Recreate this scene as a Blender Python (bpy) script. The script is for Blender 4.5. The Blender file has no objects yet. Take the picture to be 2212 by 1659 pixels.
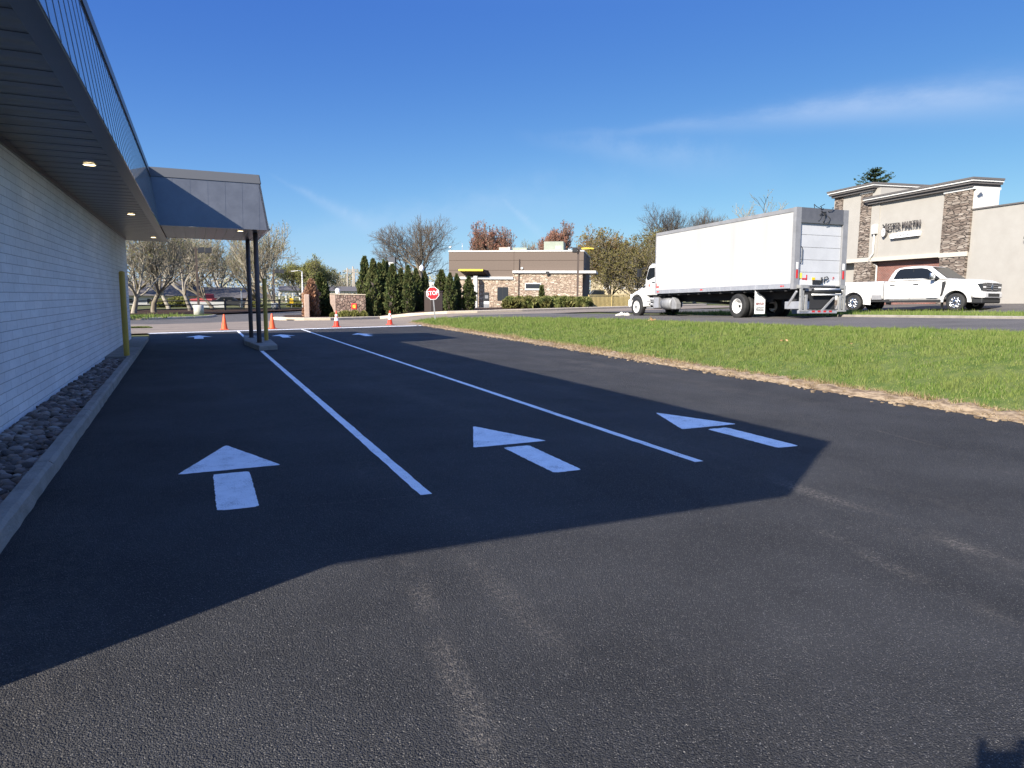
import bpy, bmesh, math, random
import numpy as np
from mathutils import Vector, Matrix
random.seed(11)
rng = np.random.default_rng(11)
R_ = math.radians
scene = bpy.context.scene
COL = scene.collection

# ------------------------------------------------------------------ camera, sky, sun, exposure
F_PX, CX, CY, W_PX = 1480.0, 1106.0, 829.5, 2212.0      # focal length / centre in pixels of a 2212-wide photograph
CAM = Vector((0, 0, 1.62))
YAW, PITCH, ROLL = R_(24.58), R_(7.207), R_(0.45)
_fh = Vector((math.sin(YAW), math.cos(YAW), 0))
FWD = (_fh * math.cos(PITCH) - Vector((0, 0, 1)) * math.sin(PITCH)).normalized()
_r0 = Vector((math.cos(YAW), -math.sin(YAW), 0)); _u0 = _r0.cross(FWD)
RGT = _r0 * math.cos(ROLL) + _u0 * math.sin(ROLL)
UPV = -_r0 * math.sin(ROLL) + _u0 * math.cos(ROLL)
cam = bpy.data.cameras.new('camera'); cam_o = bpy.data.objects.new('camera', cam); COL.objects.link(cam_o)
cam.sensor_fit = 'HORIZONTAL'; cam.sensor_width = 36.0; cam.lens = 36.0 * F_PX / W_PX
cam.clip_start = 0.05; cam.clip_end = 4000
mw = Matrix.Identity(4)
for i in range(3):
    mw[i][0] = RGT[i]; mw[i][1] = UPV[i]; mw[i][2] = -FWD[i]; mw[i][3] = CAM[i]
cam_o.matrix_world = mw
scene.camera = cam_o

SUN_TRAVEL = Vector((1.5, 0.79, -1.0)).normalized()
SUN_EL = math.asin(-SUN_TRAVEL.z)
SUN_AZ = math.atan2(-SUN_TRAVEL.x, -SUN_TRAVEL.y)          # clockwise from +Y
sun = bpy.data.lights.new('sun', 'SUN'); sun.energy = 5.0; sun.angle = R_(0.53); sun.color = (1.0, 0.93, 0.83)
sun_o = bpy.data.objects.new('sun', sun); COL.objects.link(sun_o)
sun_o.rotation_euler = SUN_TRAVEL.to_track_quat('-Z', 'Y').to_euler()
sun_o.location = (-60, -30, 40)

def ray(x, y):
    return RGT * ((x - CX) / F_PX) - UPV * ((y - CY) / F_PX) + FWD
def atd(x, y, Z):                      # point on the sight line of a photo pixel at camera depth Z
    return CAM + ray(x, y) * Z

world = bpy.data.worlds.new('World'); scene.world = world; world.use_nodes = True
wn, wl = world.node_tree.nodes, world.node_tree.links
wn.clear()
w_out = wn.new('ShaderNodeOutputWorld'); w_bg = wn.new('ShaderNodeBackground')
w_sky = wn.new('ShaderNodeTexSky'); w_sky.sky_type = 'NISHITA'; w_sky.sun_disc = False
w_sky.sun_elevation = SUN_EL; w_sky.sun_rotation = SUN_AZ % (2 * math.pi)
w_sky.air_density = 1.0; w_sky.dust_density = 0.3; w_sky.ozone_density = 3.0; w_sky.altitude = 100
w_bg.inputs['Strength'].default_value = 0.10
w_hsv = wn.new('ShaderNodeHueSaturation'); w_hsv.inputs['Saturation'].default_value = 1.22
wl.new(w_sky.outputs[0], w_hsv.inputs['Color'])
w_hsv.inputs['Saturation'].default_value = 1.0
w_sep = wn.new('ShaderNodeSeparateColor'); w_cmb = wn.new('ShaderNodeCombineColor'); wl.new(w_hsv.outputs[0], w_sep.inputs[0])
for i_, (gain_, knee_) in enumerate(((0.25, 0.0), (0.47, 0.045), (2.15, 0.46))):   # soft shoulder per channel, as the phone's exposure does to the sky
    n1 = wn.new('ShaderNodeMath'); n1.operation = 'MULTIPLY_ADD'; n1.inputs[1].default_value = knee_; n1.inputs[2].default_value = 1.0
    n2 = wn.new('ShaderNodeMath'); n2.operation = 'MULTIPLY'; n2.inputs[1].default_value = gain_
    n3 = wn.new('ShaderNodeMath'); n3.operation = 'DIVIDE'
    wl.new(w_sep.outputs[i_], n1.inputs[0]); wl.new(w_sep.outputs[i_], n2.inputs[0]); wl.new(n2.outputs[0], n3.inputs[0]); wl.new(n1.outputs[0], n3.inputs[1])
    wl.new(n3.outputs[0], w_cmb.inputs[i_])
def wmath(op, a, b=None, c=None, clamp=False):
    n = wn.new('ShaderNodeMath'); n.operation = op; n.use_clamp = clamp
    for i, v in enumerate((a, b, c)):
        if v is None: continue
        if isinstance(v, (int, float)): n.inputs[i].default_value = v
        else: wl.new(v, n.inputs[i])
    return n.outputs[0]
w_tc = wn.new('ShaderNodeTexCoord')
def wdot(vec):
    n = wn.new('ShaderNodeVectorMath'); n.operation = 'DOT_PRODUCT'
    wl.new(w_tc.outputs['Generated'], n.inputs[0]); n.inputs[1].default_value = vec
    return n.outputs['Value']
def cirrus(pA, pB, width, grow, seed, amount):
    """A thin cloud streak in the sky: a band of cirrus along the great circle through two directions."""
    a, b = ray(*pA).normalized(), ray(*pB).normalized()
    n = a.cross(b).normalized(); t = (b - a * a.dot(b)).normalized(); span = math.acos(a.dot(b))
    dist = wdot(n); along = wmath('ARCTAN2', wdot(t), wdot(a)); u = wmath('DIVIDE', along, span)
    nz = wn.new('ShaderNodeTexNoise'); nz.inputs['Scale'].default_value = 1.0
    nz.inputs['Detail'].default_value = 7; nz.inputs['Roughness'].default_value = 0.62
    cb = wn.new('ShaderNodeCombineXYZ')
    wl.new(wmath('MULTIPLY', u, 3.2 + seed), cb.inputs[0]); wl.new(wmath('MULTIPLY', dist, 24.0), cb.inputs[1]); cb.inputs[2].default_value = seed * 7.3
    wl.new(cb.outputs[0], nz.inputs['Vector'])
    wob = wmath('MULTIPLY', wmath('SUBTRACT', nz.outputs['Fac'], 0.5), width * 1.6)
    d2 = wmath('ADD', dist, wob)
    wd = wmath('ADD', width * 0.35, wmath('MULTIPLY', wmath('MAXIMUM', u, 0.0), grow))
    q = wmath('DIVIDE', d2, wd); g = wmath('POWER', 2.718, wmath('MULTIPLY', wmath('MULTIPLY', q, q), -1.0))
    fade = wmath('MULTIPLY', wmath('SMOOTH_MIN', wmath('MAXIMUM', wmath('ADD', u, 0.15), 0.0), 1.0, 0.3), amount)
    tail = wmath('SUBTRACT', 1.6, u, clamp=True)
    grain = wmath('MULTIPLY_ADD', nz.outputs['Fac'], 1.5, -0.1, clamp=True)
    return wmath('MULTIPLY', wmath('MULTIPLY', wmath('MULTIPLY', g, fade), grain), tail, clamp=True)
c1 = cirrus((1280, 285), (2212, 205), 0.016, 0.017, 1.0, 0.50)
c2 = cirrus((600, 385), (760, 470), 0.006, 0.008, 2.0, 0.28)
c3 = cirrus((1150, 300), (1500, 345), 0.020, 0.015, 3.0, 0.22)
c4 = cirrus((500, 520), (1150, 440), 0.03, 0.02, 4.0, 0.20)
c5 = cirrus((1085, 430), (1150, 490), 0.006, 0.004, 5.0, 0.25)
ctot = c1
for cc in (c2, c3, c4, c5): ctot = wmath('ADD', ctot, cc, clamp=True)
w_up = wn.new('ShaderNodeMapRange'); w_up.interpolation_type = 'SMOOTHSTEP'                 # added brightening of the unseen sky overhead, fills the shaded wall and lanes
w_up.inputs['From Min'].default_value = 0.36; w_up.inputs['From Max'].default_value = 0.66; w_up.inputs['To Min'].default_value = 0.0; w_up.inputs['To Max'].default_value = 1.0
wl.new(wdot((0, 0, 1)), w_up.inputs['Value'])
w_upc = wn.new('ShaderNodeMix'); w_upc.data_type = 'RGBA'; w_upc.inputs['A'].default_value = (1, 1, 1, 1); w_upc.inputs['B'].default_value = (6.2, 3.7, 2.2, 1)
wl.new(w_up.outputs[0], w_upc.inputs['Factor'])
w_lo = wn.new('ShaderNodeMapRange'); w_lo.interpolation_type = 'SMOOTHSTEP'; w_lo.inputs['From Min'].default_value = -0.02; w_lo.inputs['From Max'].default_value = 0.34; w_lo.inputs['To Min'].default_value = 1.0; w_lo.inputs['To Max'].default_value = 0.0
wl.new(wdot((0, 0, 1)), w_lo.inputs['Value'])
w_loc = wn.new('ShaderNodeMix'); w_loc.data_type = 'RGBA'; w_loc.inputs['A'].default_value = (1, 1, 1, 1); w_loc.inputs['B'].default_value = (1.55, 1.36, 1.24, 1); wl.new(w_lo.outputs[0], w_loc.inputs['Factor'])
w_lom = wn.new('ShaderNodeVectorMath'); w_lom.operation = 'MULTIPLY'; wl.new(w_cmb.outputs[0], w_lom.inputs[0]); wl.new(w_loc.outputs['Result'], w_lom.inputs[1])
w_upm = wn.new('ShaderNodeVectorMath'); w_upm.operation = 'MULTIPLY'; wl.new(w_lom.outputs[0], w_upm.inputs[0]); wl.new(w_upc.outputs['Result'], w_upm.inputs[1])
w_mix = wn.new('ShaderNodeMix'); w_mix.data_type = 'RGBA'
wl.new(ctot, w_mix.inputs['Factor']); wl.new(w_upm.outputs[0], w_mix.inputs['A']); w_mix.inputs['B'].default_value = (3.6, 4.1, 5.0, 1)
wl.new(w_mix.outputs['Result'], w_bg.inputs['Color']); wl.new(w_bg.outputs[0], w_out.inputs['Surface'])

vs = scene.view_settings
vs.view_transform = 'Standard'; vs.look = 'None'; vs.exposure = 1.1; vs.gamma = 1.0; vs.use_curve_mapping = False

# ------------------------------------------------------------------ terrain
def kerb_x(y): return 10.0 + (y - 5) * 0.048
def T(x, y):
    """Ground height: the lot is level, the ground climbs past its right edge."""
    u = x - kerb_x(y)
    if u <= 0: return 0.0
    r = min(1.07, max(0.475, 1.07 - 0.0143 * y))
    s = 1 - (1 - min(u, 4.6) / 4.6) ** 1.6
    if u > 4.6: s += 0.037 * min(u - 4.6, 6)
    if u > 10.6: s += 0.026 * (min(u, 40) - 10.6)
    if u > 21 and y < 45: s += 0.08 * min(u - 21, 5.5) * min(1, max(0, (45 - y) / 12))
    return r * s
def gp(x, y):                          # where the sight line of a photo pixel meets the ground
    d = ray(x, y); t = 2.0
    while t < 400:
        p = CAM + d * t
        if p.z <= T(p.x, p.y): return p
        t += 0.02 if t < 100 else 0.2
    return CAM + d * 150

# ------------------------------------------------------------------ materials
def M(name, col, rough=0.6, spec=0.4, metal=0.0, col2=None, scale=3.0, lo=0.35, hi=0.65, bump=0.0, bscale=40.0, emit=0.0, stretch=(1, 1, 1), coat=0.0):
    m = bpy.data.materials.new(name); m.use_nodes = True
    nt = m.node_tree; b = nt.nodes['Principled BSDF']
    b.inputs['Base Color'].default_value = (*col, 1); b.inputs['Roughness'].default_value = rough
    b.inputs['Specular IOR Level'].default_value = spec; b.inputs['Metallic'].default_value = metal
    b.inputs['Coat Weight'].default_value = coat
    if emit: b.inputs['Emission Color'].default_value = (*col, 1); b.inputs['Emission Strength'].default_value = emit
    if col2 is not None or bump:
        tc = nt.nodes.new('ShaderNodeTexCoord'); mp = nt.nodes.new('ShaderNodeMapping'); mp.inputs['Scale'].default_value = stretch
        nt.links.new(tc.outputs['Object'], mp.inputs['Vector'])
    if col2 is not None:
        n = nt.nodes.new('ShaderNodeTexNoise'); n.inputs['Scale'].default_value = scale; n.inputs['Detail'].default_value = 6
        n.inputs['Roughness'].default_value = 0.65
        nt.links.new(mp.outputs[0], n.inputs['Vector'])
        r = nt.nodes.new('ShaderNodeValToRGB'); r.color_ramp.elements[0].position = lo; r.color_ramp.elements[1].position = hi
        r.color_ramp.elements[0].color = (*col, 1); r.color_ramp.elements[1].color = (*col2, 1)
        nt.links.new(n.outputs['Fac'], r.inputs[0]); nt.links.new(r.outputs[0], b.inputs['Base Color'])
    if bump:
        n = nt.nodes.new('ShaderNodeTexNoise'); n.inputs['Scale'].default_value = bscale; n.inputs['Detail'].default_value = 4
        nt.links.new(mp.outputs[0], n.inputs['Vector'])
        bp = nt.nodes.new('ShaderNodeBump'); bp.inputs['Strength'].default_value = bump; bp.inputs['Distance'].default_value = 0.02
        nt.links.new(n.outputs['Fac'], bp.inputs['Height']); nt.links.new(bp.outputs[0], b.inputs['Normal'])
    return m
def island_mat(name, cols, rough=0.8, spec=0.2, patch=None, pscale=0.5, trans=0.0, pw=0.5):
    """Colour varies from one loose piece (leaf, blade, stone) to the next, plus broad natural patches."""
    m = bpy.data.materials.new(name); m.use_nodes = True; nt = m.node_tree; b = nt.nodes['Principled BSDF']
    b.inputs['Roughness'].default_value = rough; b.inputs['Specular IOR Level'].default_value = spec
    g = nt.nodes.new('ShaderNodeNewGeometry'); r = nt.nodes.new('ShaderNodeValToRGB')
    e = r.color_ramp.elements
    while len(e) < len(cols): e.new(0.5)
    for i, c in enumerate(cols): e[i].position = i / max(1, len(cols) - 1); e[i].color = (*c, 1)
    nt.links.new(g.outputs['Random Per Island'], r.inputs[0]); out = r.outputs[0]
    if patch is not None:
        n = nt.nodes.new('ShaderNodeTexNoise'); n.inputs['Scale'].default_value = pscale; n.inputs['Detail'].default_value = 3
        nt.links.new(g.outputs['Position'], n.inputs['Vector'])
        cr = nt.nodes.new('ShaderNodeValToRGB'); cr.color_ramp.elements[0].position = 0.42; cr.color_ramp.elements[1].position = 0.62
        cr.color_ramp.elements[1].color = (pw, pw, pw, 1)
        nt.links.new(n.outputs['Fac'], cr.inputs[0])
        mx = nt.nodes.new('ShaderNodeMix'); mx.data_type = 'RGBA'; mx.inputs['B'].default_value = (*patch, 1)
        nt.links.new(cr.outputs[0], mx.inputs['Factor']); nt.links.new(out, mx.inputs['A']); out = mx.outputs['Result']
    nt.links.new(out, b.inputs['Base Color'])
    if trans:
        t = nt.nodes.new('ShaderNodeBsdfTranslucent'); nt.links.new(out, t.inputs['Color'])
        ms = nt.nodes.new('ShaderNodeMixShader'); ms.inputs[0].default_value = trans
        nt.links.new(b.outputs[0], ms.inputs[1]); nt.links.new(t.outputs[0], ms.inputs[2])
        nt.links.new(ms.outputs[0], nt.nodes['Material Output'].inputs['Surface'])
    return m
def brick_mat(name, c1, c2, mortar, bw, bh, msize, axes='xz', bump=0.5, rough=0.75, dirt=None, offset=0.5):
    m = bpy.data.materials.new(name); m.use_nodes = True; nt = m.node_tree; b = nt.nodes['Principled BSDF']
    b.inputs['Roughness'].default_value = rough; b.inputs['Specular IOR Level'].default_value = 0.3
    tc = nt.nodes.new('ShaderNodeTexCoord'); sp = nt.nodes.new('ShaderNodeSeparateXYZ'); cb = nt.nodes.new('ShaderNodeCombineXYZ')
    nt.links.new(tc.outputs['Object'], sp.inputs[0])
    nt.links.new(sp.outputs['XYZ'.index(axes[0].upper())], cb.inputs[0]); nt.links.new(sp.outputs['XYZ'.index(axes[1].upper())], cb.inputs[1])
    wz = nt.nodes.new('ShaderNodeTexNoise'); wz.inputs['Scale'].default_value = 3.0; nt.links.new(cb.outputs[0], wz.inputs['Vector'])
    va = nt.nodes.new('ShaderNodeVectorMath'); va.operation = 'MULTIPLY_ADD'
    nt.links.new(wz.outputs['Color'], va.inputs[0]); va.inputs[1].default_value = (0.02, 0.008, 0); nt.links.new(cb.outputs[0], va.inputs[2])
    k = nt.nodes.new('ShaderNodeTexBrick'); k.inputs['Scale'].default_value = 1.0
    k.inputs['Brick Width'].default_value = bw; k.inputs['Row Height'].default_value = bh; k.inputs['Mortar Size'].default_value = msize
    k.inputs['Mortar Smooth'].default_value = 0.3; k.offset = offset; k.inputs['Bias'].default_value = 0.0
    k.inputs['Color1'].default_value = (*c1, 1); k.inputs['Color2'].default_value = (*c2, 1); k.inputs['Mortar'].default_value = (*mortar, 1)
    nt.links.new(va.outputs[0], k.inputs['Vector'])
    nz = nt.nodes.new('ShaderNodeTexNoise'); nz.inputs['Scale'].default_value = 14; nz.inputs['Detail'].default_value = 6; nt.links.new(cb.outputs[0], nz.inputs['Vector'])
    big = nt.nodes.new('ShaderNodeTexNoise'); big.inputs['Scale'].default_value = 1.1; big.inputs['Detail'].default_value = 7; nt.links.new(cb.outputs[0], big.inputs['Vector'])
    bc = nt.nodes.new('ShaderNodeValToRGB'); bc.color_ramp.elements[0].position = 0.35; bc.color_ramp.elements[1].position = 0.62
    bc.color_ramp.elements[0].color = (*(dirt or (0.7, 0.7, 0.7)), 1); bc.color_ramp.elements[1].color = (1, 1, 1, 1); nt.links.new(big.outputs['Fac'], bc.inputs[0])
    m0 = nt.nodes.new('ShaderNodeMix'); m0.data_type = 'RGBA'; m0.blend_type = 'MULTIPLY'; m0.inputs['Factor'].default_value = 0.7
    nt.links.new(k.outputs['Color'], m0.inputs['A']); nt.links.new(bc.outputs[0], m0.inputs['B'])
    mx = nt.nodes.new('ShaderNodeMix'); mx.data_type = 'RGBA'; mx.blend_type = 'MULTIPLY'; mx.inputs['Factor'].default_value = 0.45
    nt.links.new(m0.outputs['Result'], mx.inputs['A'])
    cr = nt.nodes.new('ShaderNodeValToRGB'); cr.color_ramp.elements[0].position = 0.3; cr.color_ramp.elements[1].position = 0.6
    cr.color_ramp.elements[0].color = (*(dirt or (0.6, 0.6, 0.6)), 1); cr.color_ramp.elements[1].color = (1, 1, 1, 1)
    nt.links.new(nz.outputs['Fac'], cr.inputs[0]); nt.links.new(cr.outputs[0], mx.inputs['B']); nt.links.new(mx.outputs['Result'], b.inputs['Base Color'])
    h = nt.nodes.new('ShaderNodeMath'); h.operation = 'MULTIPLY_ADD'; h.inputs[1].default_value = -1.0
    nt.links.new(k.outputs['Fac'], h.inputs[0])
    hn = nt.nodes.new('ShaderNodeMath'); hn.operation = 'MULTIPLY'; hn.inputs[1].default_value = 0.4; nt.links.new(nz.outputs['Fac'], hn.inputs[0])
    nt.links.new(hn.outputs[0], h.inputs[2])
    bp = nt.nodes.new('ShaderNodeBump'); bp.inputs['Strength'].default_value = bump; bp.inputs['Distance'].default_value = 0.02
    nt.links.new(h.outputs[0], bp.inputs['Height']); nt.links.new(bp.outputs[0], b.inputs['Normal'])
    return m
def stone_mat(name, cols, mortar, sx, sz, axes='xz', edge=0.06, bump=0.8):
    m = bpy.data.materials.new(name); m.use_nodes = True; nt = m.node_tree; b = nt.nodes['Principled BSDF']
    b.inputs['Roughness'].default_value = 0.85; b.inputs['Specular IOR Level'].default_value = 0.2
    tc = nt.nodes.new('ShaderNodeTexCoord'); sp = nt.nodes.new('ShaderNodeSeparateXYZ'); cb = nt.nodes.new('ShaderNodeCombineXYZ')
    nt.links.new(tc.outputs['Object'], sp.inputs[0])
    def mul(o, v, i):
        q = nt.nodes.new('ShaderNodeMath'); q.operation = 'MULTIPLY'; q.inputs[1].default_value = v; nt.links.new(o, q.inputs[0]); nt.links.new(q.outputs[0], cb.inputs[i])
    ad = nt.nodes.new('ShaderNodeMath'); ad.operation = 'ADD'
    nt.links.new(sp.outputs[0], ad.inputs[0]); nt.links.new(sp.outputs[1], ad.inputs[1])
    mul(ad.outputs[0], sx, 0); mul(sp.outputs[2], sz, 1)
    v1 = nt.nodes.new('ShaderNodeTexVoronoi'); v1.feature = 'F1'; v1.inputs['Scale'].default_value = 1.0; v1.inputs['Randomness'].default_value = 0.8
    v2 = nt.nodes.new('ShaderNodeTexVoronoi'); v2.feature = 'DISTANCE_TO_EDGE'; v2.inputs['Scale'].default_value = 1.0; v2.inputs['Randomness'].default_value = 0.8
    for v in (v1, v2): nt.links.new(cb.outputs[0], v.inputs['Vector'])
    s3 = nt.nodes.new('ShaderNodeSeparateColor'); nt.links.new(v1.outputs['Color'], s3.inputs[0])
    r = nt.nodes.new('ShaderNodeValToRGB'); e = r.color_ramp.elements
    while len(e) < len(cols): e.new(0.5)
    for i, c in enumerate(cols): e[i].position = i / (len(cols) - 1); e[i].color = (*c, 1)
    nt.links.new(s3.outputs[0], r.inputs[0])
    st = nt.nodes.new('ShaderNodeMapRange'); st.inputs['From Max'].default_value = edge; nt.links.new(v2.outputs['Distance'], st.inputs['Value'])
    mx = nt.nodes.new('ShaderNodeMix'); mx.data_type = 'RGBA'; mx.inputs['A'].default_value = (*mortar, 1)
    nt.links.new(st.outputs[0], mx.inputs['Factor']); nt.links.new(r.outputs[0], mx.inputs['B']); nt.links.new(mx.outputs['Result'], b.inputs['Base Color'])
    sm = nt.nodes.new('ShaderNodeMath'); sm.operation = 'MULTIPLY_ADD'; sm.inputs[1].default_value = 0.6
    nt.links.new(s3.outputs[1], sm.inputs[0]); nt.links.new(st.outputs[0], sm.inputs[2])
    bp = nt.nodes.new('ShaderNodeBump'); bp.inputs['Strength'].default_value = bump; bp.inputs['Distance'].default_value = 0.05
    nt.links.new(sm.outputs[0], bp.inputs['Height']); nt.links.new(bp.outputs[0], b.inputs['Normal'])
    return m
def asphalt_mat(name, dark, light, speck, dust, dust_amt, speck_scale=95.0, bump=0.5, rough=0.62, worn=0.0, spec=0.06, tracks=()):
    m = bpy.data.materials.new(name); m.use_nodes = True; nt = m.node_tree; b = nt.nodes['Principled BSDF']; L = nt.links.new
    b.inputs['Roughness'].default_value = rough; b.inputs['Specular IOR Level'].default_value = spec
    g = nt.nodes.new('ShaderNodeNewGeometry')
    def noise(scale, detail=4, stretch=None, rough_=0.6, rot=0.0):
        n = nt.nodes.new('ShaderNodeTexNoise'); n.inputs['Scale'].default_value = scale; n.inputs['Detail'].default_value = detail; n.inputs['Roughness'].default_value = rough_
        if stretch:
            mp = nt.nodes.new('ShaderNodeMapping'); mp.inputs['Scale'].default_value = stretch; mp.inputs['Rotation'].default_value = (0, 0, rot)
            L(g.outputs['Position'], mp.inputs['Vector']); L(mp.outputs[0], n.inputs['Vector'])
        else: L(g.outputs['Position'], n.inputs['Vector'])
        return n.outputs['Fac']
    def ramp(v, p0, p1, c0=(0, 0, 0), c1=(1, 1, 1)):
        r = nt.nodes.new('ShaderNodeValToRGB'); r.color_ramp.elements[0].position = p0; r.color_ramp.elements[1].position = p1
        r.color_ramp.elements[0].color = (*c0, 1); r.color_ramp.elements[1].color = (*c1, 1); L(v, r.inputs[0]); return r.outputs[0]
    def mix(f, a, c):
        mx = nt.nodes.new('ShaderNodeMix'); mx.data_type = 'RGBA'
        if isinstance(f, float): mx.inputs['Factor'].default_value = f
        else: L(f, mx.inputs['Factor'])
        for k, v in (('A', a), ('B', c)):
            if isinstance(v, tuple): mx.inputs[k].default_value = (*v, 1)
            else: L(v, mx.inputs[k])
        return mx.outputs['Result']
    def mul(a, c):
        q = nt.nodes.new('ShaderNodeMath'); q.operation = 'MULTIPLY'; q.use_clamp = True; L(a, q.inputs[0])
        if isinstance(c, float): q.inputs[1].default_value = c
        else: L(c, q.inputs[1])
        return q.outputs[0]
    base = ramp(noise(0.7, 6), 0.35, 0.65, dark, light)
    # aggregate: single small stones showing through the sealer
    vo = nt.nodes.new('ShaderNodeTexVoronoi'); vo.inputs['Scale'].default_value = speck_scale; L(g.outputs['Position'], vo.inputs['Vector'])
    sc = nt.nodes.new('ShaderNodeSeparateColor'); L(vo.outputs['Color'], sc.inputs[0])
    sel = ramp(sc.outputs[0], 0.62, 1.0); near = ramp(vo.outputs['Distance'], 0.18, 0.50, (1, 1, 1), (0, 0, 0))
    base = mix(mul(mul(sel, near), 0.45), base, speck)
    vb = nt.nodes.new('ShaderNodeTexVoronoi'); vb.inputs['Scale'].default_value = speck_scale * 0.42; L(g.outputs['Position'], vb.inputs['Vector'])
    sb_ = nt.nodes.new('ShaderNodeSeparateColor'); L(vb.outputs['Color'], sb_.inputs[0])
    big = mul(ramp(sb_.outputs[0], 0.93, 0.985), ramp(vb.outputs['Distance'], 0.10, 0.24, (1, 1, 1), (0, 0, 0)))
    base = mix(mul(big, ramp(noise(0.5, 3), 0.35, 0.6)), base, (0.50, 0.46, 0.40))
    grit = noise(230.0, 2, None, 0.7); base = mix(mul(ramp(grit, 0.52, 0.72), 0.35), base, tuple(c * 2.6 for c in light)); base = mix(mul(ramp(grit, 0.30, 0.46, (1, 1, 1), (0, 0, 0)), 0.6), base, tuple(c * 0.35 for c in dark))
    # pale scuffed tracks, stretched along the driving direction
    tr = mul(ramp(noise(1.0, 5, (0.75, 0.11, 1.0), 0.7, 0.12), 0.52, 0.72), ramp(noise(11.0, 5, None, 0.75), 0.42, 0.62))
    base = mix(mul(tr, dust_amt), base, dust)
    sc2 = mul(ramp(noise(1.4, 8, (2.6, 0.22, 1.0), 0.8, -0.5), 0.69, 0.76), ramp(noise(30.0, 3), 0.48, 0.6))
    base = mix(mul(sc2, min(1.0, dust_amt * 1.3)), base, (0.32, 0.30, 0.28))
    for (ax_, ay_), (bx_, by_), tw, ta in tracks:               # dusty tyre streaks lying across the lot
        dx_, dy_ = bx_ - ax_, by_ - ay_; ll = math.hypot(dx_, dy_); nx_, ny_ = -dy_ / ll, dx_ / ll
        def dotp(vx, vy, c0):
            q = nt.nodes.new('ShaderNodeVectorMath'); q.operation = 'DOT_PRODUCT'; L(g.outputs['Position'], q.inputs[0]); q.inputs[1].default_value = (vx, vy, 0)
            w_ = nt.nodes.new('ShaderNodeMath'); w_.operation = 'SUBTRACT'; L(q.outputs['Value'], w_.inputs[0]); w_.inputs[1].default_value = c0; return w_.outputs[0]
        def m1(op, a, c):
            q = nt.nodes.new('ShaderNodeMath'); q.operation = op; L(a, q.inputs[0])
            if c is not None:
                if isinstance(c, (int, float)): q.inputs[1].default_value = c
                else: L(c, q.inputs[1])
            return q.outputs[0]
        dd_ = m1('ADD', dotp(nx_, ny_, nx_ * ax_ + ny_ * ay_), m1('MULTIPLY', m1('SUBTRACT', noise(0.8, 3), 0.5), 0.35))
        band = ramp(m1('DIVIDE', m1('ABSOLUTE', dd_, None), tw), 0.25, 1.0, (1, 1, 1), (0, 0, 0))
        uu = m1('DIVIDE', dotp(dx_ / ll, dy_ / ll, (dx_ * ax_ + dy_ * ay_) / ll), ll)
        ends_ = mul(ramp(uu, 0.0, 0.12), ramp(uu, 0.80, 1.0, (1, 1, 1), (0, 0, 0)))
        base = mix(mul(mul(mul(band, ends_), mul(ramp(noise(34.0, 5, None, 0.85), 0.47, 0.66), ramp(noise(1.6, 4), 0.40, 0.62))), min(1.0, ta * 1.7)), base, (0.235, 0.205, 0.17))
    if worn:
        base = mix(mul(ramp(noise(0.9, 7, (0.25, 2.4, 1)), 0.40, 0.62), worn), base, dust)
    L(base, b.inputs['Base Color'])
    v3 = nt.nodes.new('ShaderNodeTexVoronoi'); v3.inputs['Scale'].default_value = speck_scale * 0.9; L(g.outputs['Position'], v3.inputs['Vector'])
    bp = nt.nodes.new('ShaderNodeBump'); bp.inputs['Strength'].default_value = bump; bp.inputs['Distance'].default_value = 0.010; bp.invert = True
    L(v3.outputs['Distance'], bp.inputs['Height'])
    bp2 = nt.nodes.new('ShaderNodeBump'); bp2.inputs['Strength'].default_value = bump * 0.8; bp2.inputs['Distance'].default_value = 0.01
    L(noise(60.0, 4), bp2.inputs['Height']); L(bp.outputs[0], bp2.inputs['Normal']); L(bp2.outputs[0], b.inputs['Normal'])
    return m

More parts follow.
